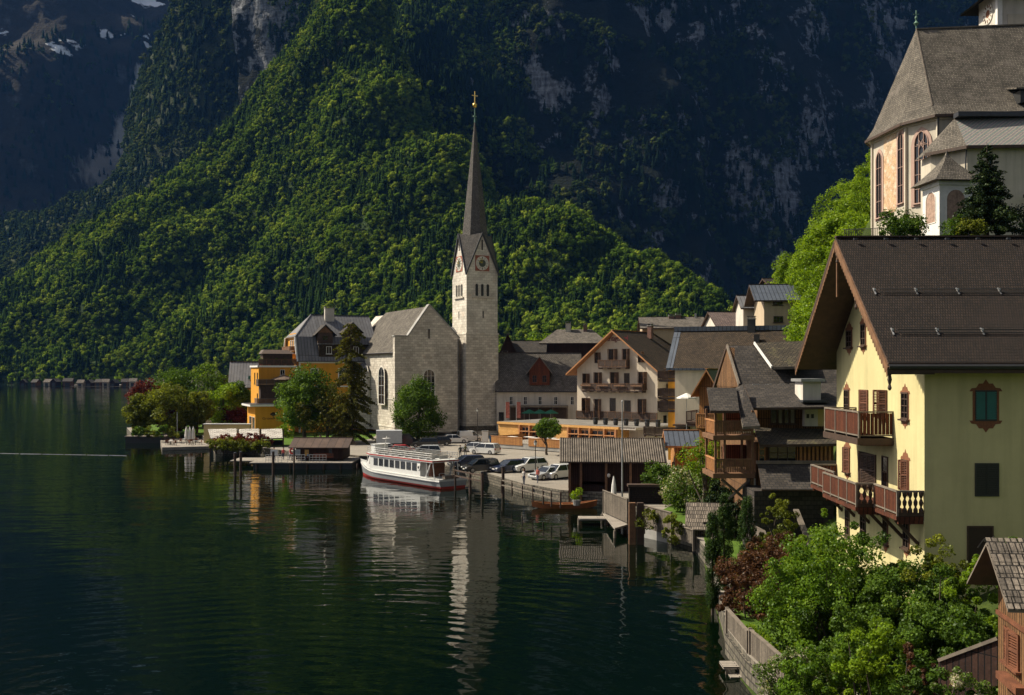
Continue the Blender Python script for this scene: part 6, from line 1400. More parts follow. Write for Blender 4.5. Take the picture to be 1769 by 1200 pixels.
    m = MB(); m.box(x1+.2, -1.1, zr_, x1+1.4, 1.1, zr_+1.25, wh); m.box(x1+.1, -1.2, zr_+1.25, x1+1.5, 1.2, zr_+1.32, wh); m.build("wheelhouse_screen", dk)
    m = MB(); m.tube((x1-.5, 0, zr_), (x1-1.3, 0, zr_+2.6), .06, M_white); m.box(x1-1.6, -.5, zr_+2.2, x1-.9, .5, zr_+2.28, M_white); m.build("mast", dk)
    m = MB(); m.box(.3, -1.2, 1.35, .9, 1.2, 1.8, M_greywood); m.tube((.15, 0, 1.4), (-.25, 0, 3.2), .04, M_midwood); m.path([(0.1, -2.2, 1.4), (.1, -2.2, 2.2), (.1, 2.2, 2.2), (.1, 2.2, 1.4)], .03, M_steel); m.build("stern_rail", r)
    for k in range(4):
        m = MB(); m.lathe([(.05, .4), (.14, .32), (.16, 0), (.14, -.3), (.04, -.38)], M_black, 8, (6+k*3.6, -bm_/2-.1, .75)); m.build("fender", r)
ship()

# ------------------------------------------------------------------ rowing boats
def rowboat(label, px, py, ang, L_=5.6, w=1.3, mat=None, name='rowing_boat'):
    q = gp(px, py, 0); r = thing(name, label, 'boat', (q.x, q.y, 0), ang); mt = mat or plain("varnished boat wood", (0.34, 0.12, 0.04), .35, var=.3, scale=2); m = MB(); N = 14; S_ = []
    for i in range(N+1):
        t = i/N*2-1; k = max(0.0, 1-abs(t)**2.4); sh = .42+.32*t*t; S_.append([(t*L_/2, 0, -.12+.3*t**4), (t*L_/2, w*.36*k, -.06+.25*t**4), (t*L_/2*1.02, w*.5*k, sh)])
    for i in range(N):
        for j in range(2):
            for sg in (1, -1):
                q_ = [(p[0], p[1]*sg, p[2]) for p in (S_[i][j], S_[i+1][j], S_[i+1][j+1], S_[i][j+1])]; m.add(q_, [(0, 1, 2, 3), (3, 2, 1, 0)][::sg][:1], mt)
                m.add([(a, b*.94, c+.03) for a, b, c in q_], [(0, 1, 2, 3), (3, 2, 1, 0)][::-sg][:1], mt)
    m.build("hull", r); m = MB()
    for i in range(N): 
        for sg in (1, -1): a, b = S_[i][2], S_[i+1][2]; m.beam((a[0], a[1]*sg, a[2]), (b[0], b[1]*sg, b[2]), .07, .05, M_orwood)
    m.build("gunwale", r)
    for x in (-1.5, -.3, .9): 
        m = MB(); k = max(0, 1-abs(x/(L_/2))**2.4)*w*.46; m.box(x-.13, -k, .3, x+.13, k, .34, M_orwood); m.build("thwart", r)
    return r
rowboat('varnished orange brown wooden rowing boat moored before the boathouse', 975, 877, 4, 6.4, 1.5)
rowboat('small dark rowing boat tied up beside the sunbathing raft', 600, 800, 10, 5, 1.2, M_dkwood)

# ------------------------------------------------------------------ cars
M_tyre = plain("tyre rubber", (0.015, 0.015, 0.015), .9, bmp=0); M_rim = plain("alloy rim", (0.45, 0.45, 0.46), .35, metal=.8, bmp=0); M_carglass = glassm("car glass", (0.012, 0.016, 0.022), .05)
M_lamp = plain("headlamp lens", (0.65, 0.66, 0.66), .15, bmp=0, var=.05); M_tail = plain("tail lamp", (0.35, 0.01, 0.01), .2, bmp=0, var=.1)
def carpaint(n, c):
    if n in _mc: return _mc[n]
    m, nt, b = base_mat(n); b.inputs['Base Color'].default_value = (*c, 1); b.inputs['Roughness'].default_value = .3; b.inputs['Coat Weight'].default_value = .7; b.inputs['Coat Roughness'].default_value = .05; b.inputs['Metallic'].default_value = .2; _mc[n] = m; return m
def car(label, px, py, ang, kind='hatch', paint=None, L_=None, z=1.2, cat='car', loc=None):
    """x forward; origin under the car's middle"""
    q = loc or gp(px, py, z); r = thing('parked_car' if kind != 'van' else 'parked_van', label, cat, (q[0], q[1], z), ang, 'vehicles parked on the lakeside car park')
    sp = dict(hatch=(4.1, 1.75, 1.48), wagon=(4.6, 1.8, 1.5), suv=(4.6, 1.88, 1.7), mpv=(4.4, 1.8, 1.65), van=(4.3, 1.8, 1.85), sedan=(4.6, 1.8, 1.42))[kind]; L_, W, Hh = sp; h = L_/2
    belt = {'hatch': .92, 'wagon': .93, 'suv': 1.05, 'mpv': 1.0, 'van': 1.05, 'sedan': .9}[kind]; g = .2
    prof = [(-h, g+.15), (-h, .62), (-h+.06, belt), (h*.42, belt+.0), (h*.93, belt-.22), (h, belt-.42), (h, g+.15), (h-.1, g), (-h+.1, g)]
    if kind == 'van': prof[4] = (h*.93, belt-.12)
    m = MB(); m.smooth = False
    def loft(pr, ws):                                     # slices across the width, rounded flanks
        n = len(pr); R_ = []
        for y, ins, dz in ws: R_.append([(x*(1-ins*.03), y, zc_*(1-dz) + dz*.6) for x, zc_ in pr])
        for a, b in zip(R_[:-1], R_[1:]):
            for i in range(n): j = (i+1) % n; m.add([a[i], a[j], b[j], b[i]], [(3, 2, 1, 0)], paint)
        m.add(R_[0], [list(range(n))], paint); m.add(R_[-1], [list(range(n))[::-1]], paint)
    loft(prof, [(-W/2, 1.5, .06), (-W/2+.06, .3, .01), (-W/4, 0, 0), (W/4, 0, 0), (W/2-.06, .3, .01), (W/2, 1.5, .06)])
    m.build("body", r)
    T = {'hatch': (-h+.05, -h+.5, h*.12, h*.46), 'wagon': (-h+.05, -h+.4, h*.15, h*.48), 'suv': (-h+.05, -h+.45, h*.15, h*.45), 'mpv': (-h+.04, -h+.3, h*.25, h*.62), 'van': (-h+.02, -h+.12, h*.28, h*.62), 'sedan': (-h+.55, -h+1.1, h*.12, h*.45)}[kind]
    a0, a1, b1, b0 = T; w0, w1 = W/2-.04, W/2-.22; m = MB(); z0, z1 = belt-.02, Hh
    bt = [(a0, -w0, z0), (b0, -w0, z0), (b0, w0, z0), (a0, w0, z0)]; tp = [(a1, -w1, z1-.06), (b1, -w1, z1-.06), (b1, w1, z1-.06), (a1, w1, z1-.06)]
    gm = M_carglass
    m.add(bt+tp, [(0, 1, 5, 4), (1, 2, 6, 5), (2, 3, 7, 6), (3, 0, 4, 7)], gm); m.build("windows", r)
    m = MB(); m.add([(a1-.03, -w1-.02, z1-.09), (b1+.03, -w1-.02, z1-.09), (b1+.03, w1+.02, z1-.09), (a1-.03, w1+.02, z1-.09), (a1+.12, -w1+.15, z1), (b1-.2, -w1+.15, z1), (b1-.2, w1-.15, z1), (a1+.12, w1-.15, z1)], [(0, 1, 5, 4), (1, 2, 6, 5), (2, 3, 7, 6), (3, 0, 4, 7), (4, 5, 6, 7)], paint)
    for sg in (1, -1):
        for t_ in ((a0, a1), (b0, b1)): m.beam((t_[0], sg*(w0+.005), z0), (t_[1], sg*(w1+.005), z1-.07), .07, .07, paint)
        xm = (a0+b0)*.5; m.beam((xm-.1, sg*(w0+.01), z0), (xm-.1, sg*(w1+.01), z1-.07), .05, .06, paint)
    if kind == 'van': m.add([(a0-.01, -w0-.01, z0), (b0*.25, -w0-.01, z0), (b1*.3, -w1-.01, z1-.06), (a1-.01, -w1-.01, z1-.06)], [(0, 1, 2, 3)], paint); m.add([(a0-.01, w0+.01, z0), (b0*.25, w0+.01, z0), (b1*.3, w1+.01, z1-.06), (a1-.01, w1+.01, z1-.06)], [(3, 2, 1, 0)], paint)
    if kind == 'suv':
        for sg in (1, -1): m.tube((a1+.1, sg*(w1-.05), z1+.04), (b1-.2, sg*(w1-.05), z1+.04), .025, M_steel)
    m.build("roof", r)
    for x in (-h*.62, h*.64):
        for sg in (1, -1):
            rr = .33 if kind != 'suv' else .37; y = sg*(W/2-.10); m = MB(); m.tube((x, y-.11, rr), (x, y+.11, rr), rr, M_tyre, n=16); t = m.build("wheel", r)
            m = MB(); m.tube((x, y+sg*.105, rr), (x, y+sg*.125, rr), rr*.62, M_rim, n=12); m.build("rim", t)
            m = MB(); m.tube((x, y-sg*.05+sg*.0, rr+.02), (x, y+sg*.095, rr+.02), rr+.06, M_tyre, n=16, caps=True); m.build("wheel_arch", r) if False else None
    for sg in (1, -1):
        m = MB(); m.box(h*.93, sg*W*.28, belt-.42, h+.015, sg*W*.46, belt-.27, M_lamp); m.build("headlight", r)
        m = MB(); m.box(-h-.015, sg*W*.34, belt-.3, -h+.06, sg*W*.47, belt-.05, M_tail); m.build("tail_light", r)
        m = MB(); m.box(b0-.15, sg*W*.5, belt+.02, b0+.05, sg*(W*.5+.16), belt+.15, paint); m.build("mirror", r)
    m = MB(); m.box(h-.02, -.26, .42, h+.02, .26, .54, M_white); m.build("number_plate", r); m = MB(); m.box(-h-.02, -.26, .5, -h+.02, .26, .62, M_white); m.build("number_plate", r)
    m = MB(); m.box(h-.03, -.55, .58, h+.012, .55, .72, M_black); m.build("grille", r)
    return r
navy, black, white, silver, redp = carpaint("navy paint", (0.012, 0.022, 0.06)), carpaint("black paint", (0.010, 0.010, 0.012)), carpaint("white car paint", (0.72, 0.72, 0.70)), carpaint("silver paint", (0.42, 0.43, 0.44)), carpaint("red paint", (0.45, 0.02, 0.015))
fl = 205                                               # front row noses point to the water, to the left
car('black estate car in the front row right behind the boat stern', 830, 815, 205, 'mpv', black)
car('dark blue car half hidden by the black estate in the front row', 806, 806, 205, 'wagon', navy)
car('navy blue car next to the big white off-roader', 880, 815, 213, 'wagon', navy)
car('large white off-roader with roof rails in the front row', 913, 814, 213, 'suv', white)
car('black car with silver sheen at the right end of the front row', 946, 827, 222, 'sedan', silver)
car('white van-like car cut off by the boathouse', 966, 826, 222, 'mpv', white)
car('white people carrier with its tail to the orange terrace rail', 838, 784, 150, 'mpv', white)
car('silver compact car parked beside the white people carrier', 817, 780, 150, 'hatch', silver)
car('white delivery van parked against the stone tower', 812, 762, 20, 'van', white, cat='van')
car('small white car left of the white delivery van', 787, 765, 10, 'hatch', white)
car('black car with bright windscreen left of the small white car', 757, 769, 195, 'hatch', black)
car('dark car in the shade of the round church tree', 733, 772, 190, 'wagon', black)
car('pale grey car roof showing above the boat railing', 735, 788, 185, 'mpv', silver)
car('red car half hidden behind the upper deck of the boat', 699, 785, 10, 'hatch', redp)
car('small white car behind the bow of the boat', 671, 782, 10, 'hatch', white)
car('black jeep in the shade behind the boat', 704, 768, 15, 'suv', black)
q = gp(671, 778, 1.2); r = thing('box_truck', 'grey box truck parked on the quay behind the boat', 'truck', (q.x, q.y+4, 1.2), 8); m = MB(); m.box(-2.4, -1.1, .9, 1.6, 1.1, 2.9, plain("truck box grey", (0.40, 0.42, 0.44), .6, var=.1)); m.build("box", r); m = MB(); m.prism([(1.7, -1, .5), (3.3, -1, .5), (3.3, -1, 1.4), (2.8, -1, 2.3), (1.7, -1, 2.3)], (0, 2, 0), black); m.build("cab", r); m = MB(); m.box(-2.4, -1, .5, 1.69, 1, .88, M_black); m.build("chassis", r)
for x in (-1.5, 2.5):
    for y in (-1, 1): m = MB(); m.tube((x, y-.13, .42), (x, y+.13, .42), .42, M_tyre, n=14); m.build("wheel", r)

# ------------------------------------------------------------------ people
M_skin = plain("skin", (0.50, 0.28, 0.19), .6, bmp=0, var=.08); M_hair = plain("dark hair", (0.03, 0.02, 0.012), .8, bmp=0)
def person(label, x, y, z, ang, top=(0.3, 0.05, 0.04), legs=(0.03, 0.04, 0.08), h=1.72, sit=False, stride=.12, skirt=False):
    r = thing('person', label, 'person', (x, y, z), ang); k = h/1.72
    hip = .50 if sit else .92; J = {}; vs = []; es = []; rs = []
    def V(n, p, rad): J[n] = len(vs); vs.append(Vector(p)*k); rs.append(rad*k); return J[n]
    def E(a, b): es.append((J[a], J[b]))
    V('pel', (0, 0, hip), .135); V('waist', (0, 0, hip+.18), .115); V('chest', (.01, 0, hip+.38), .145); V('nb', (0, 0, hip+.52), .075); V('neck', (.01, 0, hip+.60), .05); V('head0', (.02, 0, hip+.66), .075); V('head', (.03, 0, hip+.74), .095); V('crown', (.02, 0, hip+.83), .06)
    for a, b in (('pel', 'waist'), ('waist', 'chest'), ('chest', 'nb'), ('nb', 'neck'), ('neck', 'head0'), ('head0', 'head'), ('head', 'crown')): E(a, b)
    for s, n in ((1, 'l'), (-1, 'r')):
        V(n+'sh', (0, s*.19, hip+.46), .06); V(n+'el', (-.03+.03*s, s*.25, hip+.2), .042); V(n+'wr', (.08+.03*s, s*.25, hip-.03), .030); V(n+'ha', (.11+.03*s, s*.25, hip-.12), .035)
        E('chest', n+'sh'); E(n+'sh', n+'el'); E(n+'el', n+'wr'); E(n+'wr', n+'ha')
        if sit: V(n+'hp', (.05, s*.09, hip), .09); V(n+'kn', (.45, s*.10, hip+.02), .065); V(n+'an', (.46, s*.10, .08), .042); V(n+'to', (.6, s*.1, .04), .035)
        else: V(n+'hp', (0, s*.09, hip-.06), .095); V(n+'kn', (stride*s*.7+.02, s*.10, .5), .062); V(n+'an', (stride*s*1.3-.02, s*.10, .09), .040); V(n+'to', (stride*s*1.3+.14, s*.11, .035), .035)
        E('pel', n+'hp'); E(n+'hp', n+'kn'); E(n+'kn', n+'an'); E(n+'an', n+'to')
    me = bpy.data.meshes.new("b"); me.from_pydata([v[:] for v in vs], es, []); o = bpy.data.objects.new("b", me); COL.objects.link(o)
    sk = o.modifiers.new("s", 'SKIN'); 
    for i, rr in enumerate(rs): me.skin_vertices[0].data[i].radius = (rr, rr)
    me.skin_vertices[0].data[0].use_root = True
    o.modifiers.new("u", 'SUBSURF').levels = 1; o.modifiers["u"].render_levels = 1
    dg = bpy.context.evaluated_depsgraph_get(); bm_ = bpy.data.meshes.new_from_object(o.evaluated_get(dg)); bpy.data.objects.remove(o)
    bm_.materials.clear(); mt = [plain("shirt %.2f %.2f %.2f" % top, top, .8, bmp=0, var=.1), plain("trousers %.2f %.2f %.2f" % legs, legs, .8, bmp=0, var=.1), M_skin]
    for q in mt: bm_.materials.append(q)
    for p in bm_.polygons:
        c = p.center/k; p.use_smooth = True
        p.material_index = 2 if (c.z > hip+.56 or (abs(c.y) > .2 and c.z < hip+.1 and c.z > hip-.25 and not (sit and c.x > .25))) else (0 if c.z > hip+.02 and not (sit and c.x > .2) else 1)
    link("body", bm_, r)
    m = MB(); m.smooth = True; m.lathe([(.03, .875), (.075, .86), (.105, .80), (.106, .74), (.09, .70)], M_hair, 10, (-.0, 0, hip)); q = m.build("hair", r); q.scale = (k, k, k); q.location.x = -.012
    m = MB(); m.box(.105, -.012, hip+.715, .135, .012, hip+.745, M_skin); m.build("nose", r)
    return r
P_ = [('person in dark clothes standing in the car park, left of the pair', 795, 790, (0.03, 0.04, 0.03)), ('person in an olive jacket standing in the car park, right of the pair', 804, 788, (0.10, 0.10, 0.03))]
for lb, px, py, c in P_: q = gp(px, py, 1.2); person(lb, q.x, q.y, 1.2, 100, c, (0.02, 0.02, 0.03))
q = gp(779, 812, 1.2); person('person with dark coat beside the stern of the boat', q.x, q.y, 1.2, 200, (0.02, 0.02, 0.03))
q = gp(902, 838, 1.2); person('person in a pale shirt leaning at the quay railing', q.x+.2, q.y+.3, 1.2, 250, (0.6, 0.55, 0.5))
q = gp(926, 835, 1.2); person('person in a red top by the lamp at the quay railing', q.x+.2, q.y+.5, 1.2, 230, (0.35, 0.08, 0.06))

# ------------------------------------------------------------------ quay railing, posts, lamps
r = thing('quay_railing', 'dark timber railing along the car park quay', 'railing', (0, 0, 0)); pts = [gp(a, b, 1.2) for a, b in ((864, 848), (882, 852), (900, 857), (918, 862), (936, 867), (950, 871), (966, 873))]; m = MB()
pts = [Vector((p.x+.15, p.y+.5, 1.2)) for p in pts]
for a, b in zip(pts[:-1], pts[1:]): 
    for h in (.55, 1.05): m.beam(a+Vector((0, 0, h)), b+Vector((0, 0, h)), .09, .10, M_greywood)
m.build("rail", r)
for a in pts: m = MB(); m.tube(a-Vector((0, 0, .3)), a+Vector((0, 0, 1.15)), .08, M_dkwood, n=6); m.build("post", r)
r = thing('dock_railing', 'brown timber railing on the quay right of the boat stern', 'railing', (0, 0, 0)); m = MB(); pts = [Vector((gp(a, b, 1.2).x, gp(a, b, 1.2).y+.6, 1.2)) for a, b in ((786, 830), (812, 836), (833, 840))]
for a, b in zip(pts[:-1], pts[1:]): 
    for h in (.5, 1.1): m.beam(a+Vector((0, 0, h)), b+Vector((0, 0, h)), .12, .14, M_dkwood)
for a in pts: m.tube(a-Vector((0, 0, 2.6)), a+Vector((0, 0, 1.2)), .12, M_dkwood, n=6)
m.build("rail", r)
def pile(label, px, pyw, pyt, rad=.17): q = gp(px, pyw, 0); r = thing('mooring_post', label, 'post', (q.x, q.y, 0), 0, 'dark mooring posts in the lake'); m = MB(); m.tube((0, 0, -2), (0, 0, zz(pyt, q.y)), rad, M_dkwood, n=9); m.build("post", r); m = MB(); m.lathe([(rad+.03, -.05), (rad+.03, .03), (.02, .08)], M_dmetal, 9, (0, 0, zz(pyt, q.y))); m.build("cap", r)
pile('single tall mooring post in the water right of the boat', 869, 858, 806); pile('mooring post standing close to the quay railing', 833, 850, 815); pile('thick post by the right end of the dock railing', 812, 850, 822)
pile('front left mooring post of the raft corner', 406, 822, 782); pile('second mooring post from the left at the raft corner', 416, 821, 780); pile('mooring post in front of the raft centre', 472, 822, 780); pile('thin mooring post right of the raft', 508, 812, 775, .12)
def lamp(label, px, py, z=1.2, pyt=None, Y=None):
    q = gp(px, py, z); r = thing('street_lamp', label, 'lamp', (q.x, q.y, z), 0); h = zz(pyt, q.y)-z; m = MB(); m.tube((0, 0, 0), (0, 0, h-.5), .06, M_black, r1=.045); m.lathe([(.14, 0), (.09, .5), (.06, .6)], M_black, 8); m.build("pole", r); m = MB(); m.lathe([(.05, -.5), (.14, -.45), (.2, -.1)], plain("lamp glass", (0.5, 0.52, 0.5), .2, bmp=0), 6, (0, 0, h)); m.build("lamp_glass", r); m = MB(); m.lathe([(.24, -.1), (.1, .08), (.02, .16)], M_black, 6, (0, 0, h)); m.build("lamp_cap", r)
lamp('black lantern on a pole in front of the stone tower', 825, 762, 1.3, 706); lamp('black lantern on a pole by the orange cafe terrace', 925, 818, 1.3, 762)
q = gp(838, 764, 1.3); r = thing('grey_cabinet', 'pale grey switch cabinet beside the white delivery van', 'cabinet', (q.x, q.y, 1.3)); m = MB(); m.box(-.55, -.3, 0, .55, .3, 1.9, W_white); m.box(-.6, -.35, 1.9, .6, .35, 1.97, M_conc); m.build("case", r); m = MB(); m.box(-.5, -.33, .15, .5, -.305, 1.8, M_white); m.build("door", r)
q = gp(849, 764, 1.3); r = thing('waste_bin', 'blue waste bin right of the grey cabinet', 'bin', (q.x, q.y, 1.3)); m = MB(); m.add([(-.3, -.3, 0), (.3, -.3, 0), (.3, .3, 0), (-.3, .3, 0), (-.38, -.38, 1.0), (.38, -.38, 1.0), (.38, .38, 1.0), (-.38, .38, 1.0)], [(0, 1, 5, 4), (1, 2, 6, 5), (2, 3, 7, 6), (3, 0, 4, 7)], plain("blue plastic", (0.02, 0.10, 0.22), .5)); m.build("bin_body", r); m = MB(); m.box(-.42, -.42, 1.0, .42, .45, 1.08, plain("blue plastic", (0.02, 0.10, 0.22))); m.build("lid", r)

# ------------------------------------------------------------------ landing stage with dark ticket cabin
q = gp(515, 803, 1.1); H = House('ferry_cabin', 'dark boarded ferry cabin with shallow brown roof on the landing stage', 'hut', 511, 139, 1.1, -2, pxW=592, D=5.2); he, hr = zz(771, 139)-1.1, zz(757, 141.6)-1.1
H.walls(he, hr, 'x', B_dkv); H.gable_roof(he, hr, 'x', bricks("rusty brown roof sheets", (0.10, 0.065, 0.05), (0.065, 0.045, 0.038), (0.02, 0.015, 0.012), 1.1, 3, .03, off=0), e=.6, g=.9, t=.12)
H.winp('F', 526, 534, 776, 788, M_dkwood, glass=plain("yellow poster", (0.5, 0.3, 0.08), .7), nx=1, nz=1, name='display_case'); H.winp('F', 568, 574, 774, 786, M_dkwood, nx=1, nz=1)
m = MB(); m.box(H.u('F', 541), -.04, .25, H.u('F', 576), -.003, .85, plain("rust red band", (0.16, 0.045, 0.02), .8)); m.build("counter", H.root)
q = at(505, 779, 138.5); r = thing('life_buoy', 'red life buoy box on the corner of the dark ferry cabin', 'life buoy', (q.x, q.y, q.z)); m = MB(); m.smooth = True
for k in range(12): a, b = k*math.pi/6, (k+1)*math.pi/6; m.tube((.33*math.cos(a), 0, .33*math.sin(a)), (.33*math.cos(b), 0, .33*math.sin(b)), .13, plain("buoy red", (0.5, 0.03, 0.03), .5), n=8)
m.build("ring", r); m = MB(); m.box(-.05, .05, -3, .05, .12, -.35, M_dkwood); m.build("post", r)
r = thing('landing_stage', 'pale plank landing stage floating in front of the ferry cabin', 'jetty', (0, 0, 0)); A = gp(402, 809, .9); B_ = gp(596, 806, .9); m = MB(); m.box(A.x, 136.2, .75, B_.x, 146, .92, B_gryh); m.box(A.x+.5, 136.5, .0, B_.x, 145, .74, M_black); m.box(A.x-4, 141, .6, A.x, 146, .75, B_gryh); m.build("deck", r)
m = MB()
for k in range(7): x = A.x+1+k*2.3; m.tube((x, 136.3, -2), (x, 136.3, .75), .14, M_dkwood, n=7)
m.build("pile", r)
m = MB(); Ax = A.x
for x0_, x1_ in ((Ax+2.2, Ax+4.4), (Ax+5.2, Ax+7.6), (Ax+8.2, Ax+10.5)):
    for h in (.35, .7, 1.05): m.tube((x0_, 136.5, .92+h), (x1_, 136.5, .92+h), .03, M_steel, n=5)
    n = 6
    for k in range(n): m.tube((x0_+(x1_-x0_)*k/(n-1), 136.5, .92), (x0_+(x1_-x0_)*k/(n-1), 136.5, 1.97), .03, M_steel, n=5)
m.build("railing", r)
p_ = [('person in pale blue sitting on the landing stage', Ax+7.4, 139, (0.25, 0.35, 0.5), True), ('person in red among the group on the landing stage', Ax+3.6, 141, (0.4, 0.05, 0.05), False), ('person in black standing left on the landing stage', Ax+2.4, 140.5, (0.02, 0.02, 0.02), False), ('person in white near the landing stage rail', Ax+4.9, 139.5, (0.65, 0.63, 0.6), False), ('tall person in denim blue at the landing stage panel', Ax+8.0, 141, (0.12, 0.2, 0.35), False), ('person in purple sitting by the flower bank', Ax+5.8, 143, (0.2, 0.05, 0.15), True)]
for i, (lb, x, y, c, sit) in enumerate(p_): person(lb, x, y, .92, 230+i*37, c, sit=sit, h=1.6+.06*(i % 3))
for k in (0, 1):
    r = thing('notice_board', ['white notice board at the left of the landing stage rail', 'pale notice board in the middle of the landing stage', 'grey notice board beside the centre mooring post'][k], 'sign', (Ax+3.2+k*3.1, 137.2, .92)); m = MB(); m.box(-.5, -.04, .9, .5, .04, 1.7, M_white if k != 1 else plain("grey panel", (0.3, 0.33, 0.35), .6)); m.build("panel", r); m = MB(); m.tube((-.45, 0, 0), (-.45, 0, 1.7), .03, M_steel, n=5); m.tube((.45, 0, 0), (.45, 0, 1.7), .03, M_steel, n=5); m.build("leg", r)

# long covered boat roof, raft with cafe tables
r = thing('slatted_boat_roof', 'long low slatted grey roof on posts along the shore', 'roof', (0, 0, 0)); m = MB(); Y0, Y1 = 160, 166
sl_ = bricks("bleached slats", (0.62, 0.58, 0.52), (0.40, 0.37, 0.33), (0.10, 0.09, 0.08), 1.1, .42, .05, var=.35)
for a, b in ((362, 410), (412, 449), (451, 489)): Q(m, [(a+2, 757, Y0), (b, 756, Y0), (b-2, 740, Y1), (a-3, 741, Y1)], sl_, t=.15)
m.build("roof", r); m = MB()
for px in (363, 386, 411, 431, 450, 470, 489): q = at(px, 757, Y0+.3); m.box(q.x-.1, q.y, 0, q.x+.1, q.y+.2, zz(741, Y0) if px in (411, 450, 489) else q.z, M_dkwood)
q0 = at(362, 762, Y1-1); q1 = at(490, 762, Y1-1); m.box(q0.x, Y1-1, 0, q1.x, Y1-.8, 2.0, M_black); m.build("post", r)
r = thing('terrace_edge', 'long pale terrace parapet in front of the garden trees', 'wall', (0, 0, 0)); m = MB(); A = at(352, 735, 172); B_ = at(432, 735, 172); m.box(A.x, 172, 1.0, B_.x, 172.5, zz(733, 172), W_pyel); m.box(A.x-.1, 171.8, zz(733, 172), B_.x+.1, 172.7, zz(731.5, 172), M_white); m.box(A.x+3, 168, 1.0, B_.x+3, 171.7, 1.6, B_gryh); m.build("wall_face", r)
r = thing('cafe_raft', 'pale plank cafe raft with chairs floating on the lake', 'raft', (0, 0, 0)); A = gp(280, 773, .5); B_ = gp(362, 771, .5); C_ = gp(348, 758, .5); D_ = gp(276, 756, .5); m = MB(); m.prism([(p.x, p.y, .55) for p in (A, B_, C_, D_)][::-1], (0, 0, -.5), B_gryh); m.build("deck", r)
rng_ = np.random.default_rng(6)
for k in range(9):
    a_, b_ = rng_.uniform(.1, .9), rng_.uniform(.15, .85); p = A.lerp(B_, a_).lerp(D_.lerp(C_, a_), b_); t = thing('cafe_table_set', 'small white table with two dark chairs on the cafe raft', 'table', (p.x, p.y, .55), rng_.uniform(0, 180), 'tables on the cafe raft')
    m = MB(); m.lathe([(.45, .72), (.45, .76)], M_white, 10); m.lathe([(.25, 0), (.04, .04), (.04, .72)], M_black, 8); m.build("table_top", t)
    for s_ in (-1, 1):
        m = MB(); m.box(s_*.9-.22, -.22, .42, s_*.9+.22, .22, .46, M_redwood); m.box(s_*1.1-.02, -.22, .46, s_*1.1+.02, .22, .9, M_redwood)
        for u_ in (-.2, .2):
            for v_ in (-.2, .2): m.box(s_*.9+u_-.02, v_-.02, 0, s_*.9+u_+.02, v_+.02, .42, M_black)
        m.build("chair", t)
for k in range(3):
    q = gp(322+k*6, 768, .55); t = thing('closed_parasol', ['leftmost folded white parasol on the cafe raft', 'middle folded white parasol on the cafe raft', 'rightmost folded white parasol on the cafe raft'][k], 'parasol', (q.x, q.y, .55), 0, 'folded parasols on the raft'); m = MB(); m.tube((0, 0, 0), (0, 0, 3.3), .04, M_greywood); m.build("pole", t); m = MB(); m.lathe([(.3, 1.0), (.35, 1.5), (.22, 2.6), (.05, 3.2)], M_canvas, 8); m.build("canopy", t)
q = gp(306, 764, .55); t = thing('raft_flagpole', 'thin bare pole on the cafe raft', 'pole', (q.x, q.y, .55)); m = MB(); m.tube((0, 0, 0), (0, 0, 5.5), .05, M_steel); m.build("pole", t)
r = thing('garden_quay', 'dark stone quay edge with planters below the red maples', 'wall', (0, 0, 0)); A = gp(222, 756, .9); B_ = gp(285, 757, .9); m = MB(); m.box(A.x, A.y-1.5, -1, B_.x, A.y+1, 1.15, M_black); m.box(A.x-.2, A.y-1.6, 1.15, B_.x, A.y+1, 1.3, M_greywood); m.build("wall_face", r)
# people on the lawn
q = gp(543, 772, 1.2); person('person in white sitting on the lawn behind the cabin roof', q.x, q.y, 1.2, 250, (0.6, 0.58, 0.55), sit=True); q = gp(553, 770, 1.2); person('person in bright blue standing on the lawn behind the cabin roof', q.x, q.y, 1.2, 250, (0.05, 0.3, 0.6))
q = gp(660, 760, 1.3); person('person in black under the dark tree by the church', q.x, q.y, 1.3, 250, (0.02, 0.02, 0.02))

# ------------------------------------------------------------------ far shore boathouses
rng_ = np.random.default_rng(12)
LBL = ['brown', 'grey', 'dark', 'pale roofed', 'reddish', 'weathered']
fx = [(38, 8), (58, 8), (80, 10), (92, 9), (115, 13), (137, 9), (152, 9), (168, 9), (181, 9), (194, 8), (214, 9), (228, 10), (243, 8), (258, 10), (275, 11), (292, 12), (310, 10), (325, 9)]
for k, (px, wpx) in enumerate(fx):
    Y = 872-px*.16; w_ = wpx*1.15*Y/F; p = at(px, 660, Y); hh = rng_.uniform(3.0, 4.4); gable = k % 3 == 0
    H = House('far_boathouse', 'tiny far boathouse on the opposite shore', 'boathouse', px-wpx/2, Y, .2, rng_.uniform(-12, 12), W=w_, D=7, group='far boathouses on the opposite shore')
    H.walls(hh, hh+2.4, 'y' if gable else 'x', [B_dkv, B_brv, W_beige][k % 3]); H.gable_roof(hh, hh+2.4, 'y' if gable else 'x', [R_grey, R_slate, R_shake][k % 3], e=.5, g=.5, cap=False)
    m = MB(); m.box(w_*.25, -.02, 0, w_*.75, -.005, hh*.7, M_black); m.build("door", H.root)
    H.root['label'] = '%s far boathouse on the opposite shore, %s' % (LBL[k % 6], 'x'); ow = ['leftmost', 'second from the left', 'third from the left', 'fourth from the left', 'fifth from the left', 'sixth from the left', 'seventh from the left', 'eighth from the left', 'ninth from the left', 'ninth from the right', 'eighth from the right', 'seventh from the right', 'sixth from the right', 'fifth from the right', 'fourth from the right', 'third from the right', 'second from the right', 'rightmost']; H.root['label'] = '%s far boathouse on the opposite shore, %s' % (LBL[k % 6], ow[k])
H = House('far_hall', 'wide low hall with a broad brown roof on the opposite shore', 'house', 163, 930, 1, 0, pxW=206, D=14); H.walls(5.5, 11, 'x', W_cream); H.gable_roof(5.5, 11, 'x', R_brown, e=1, g=1)
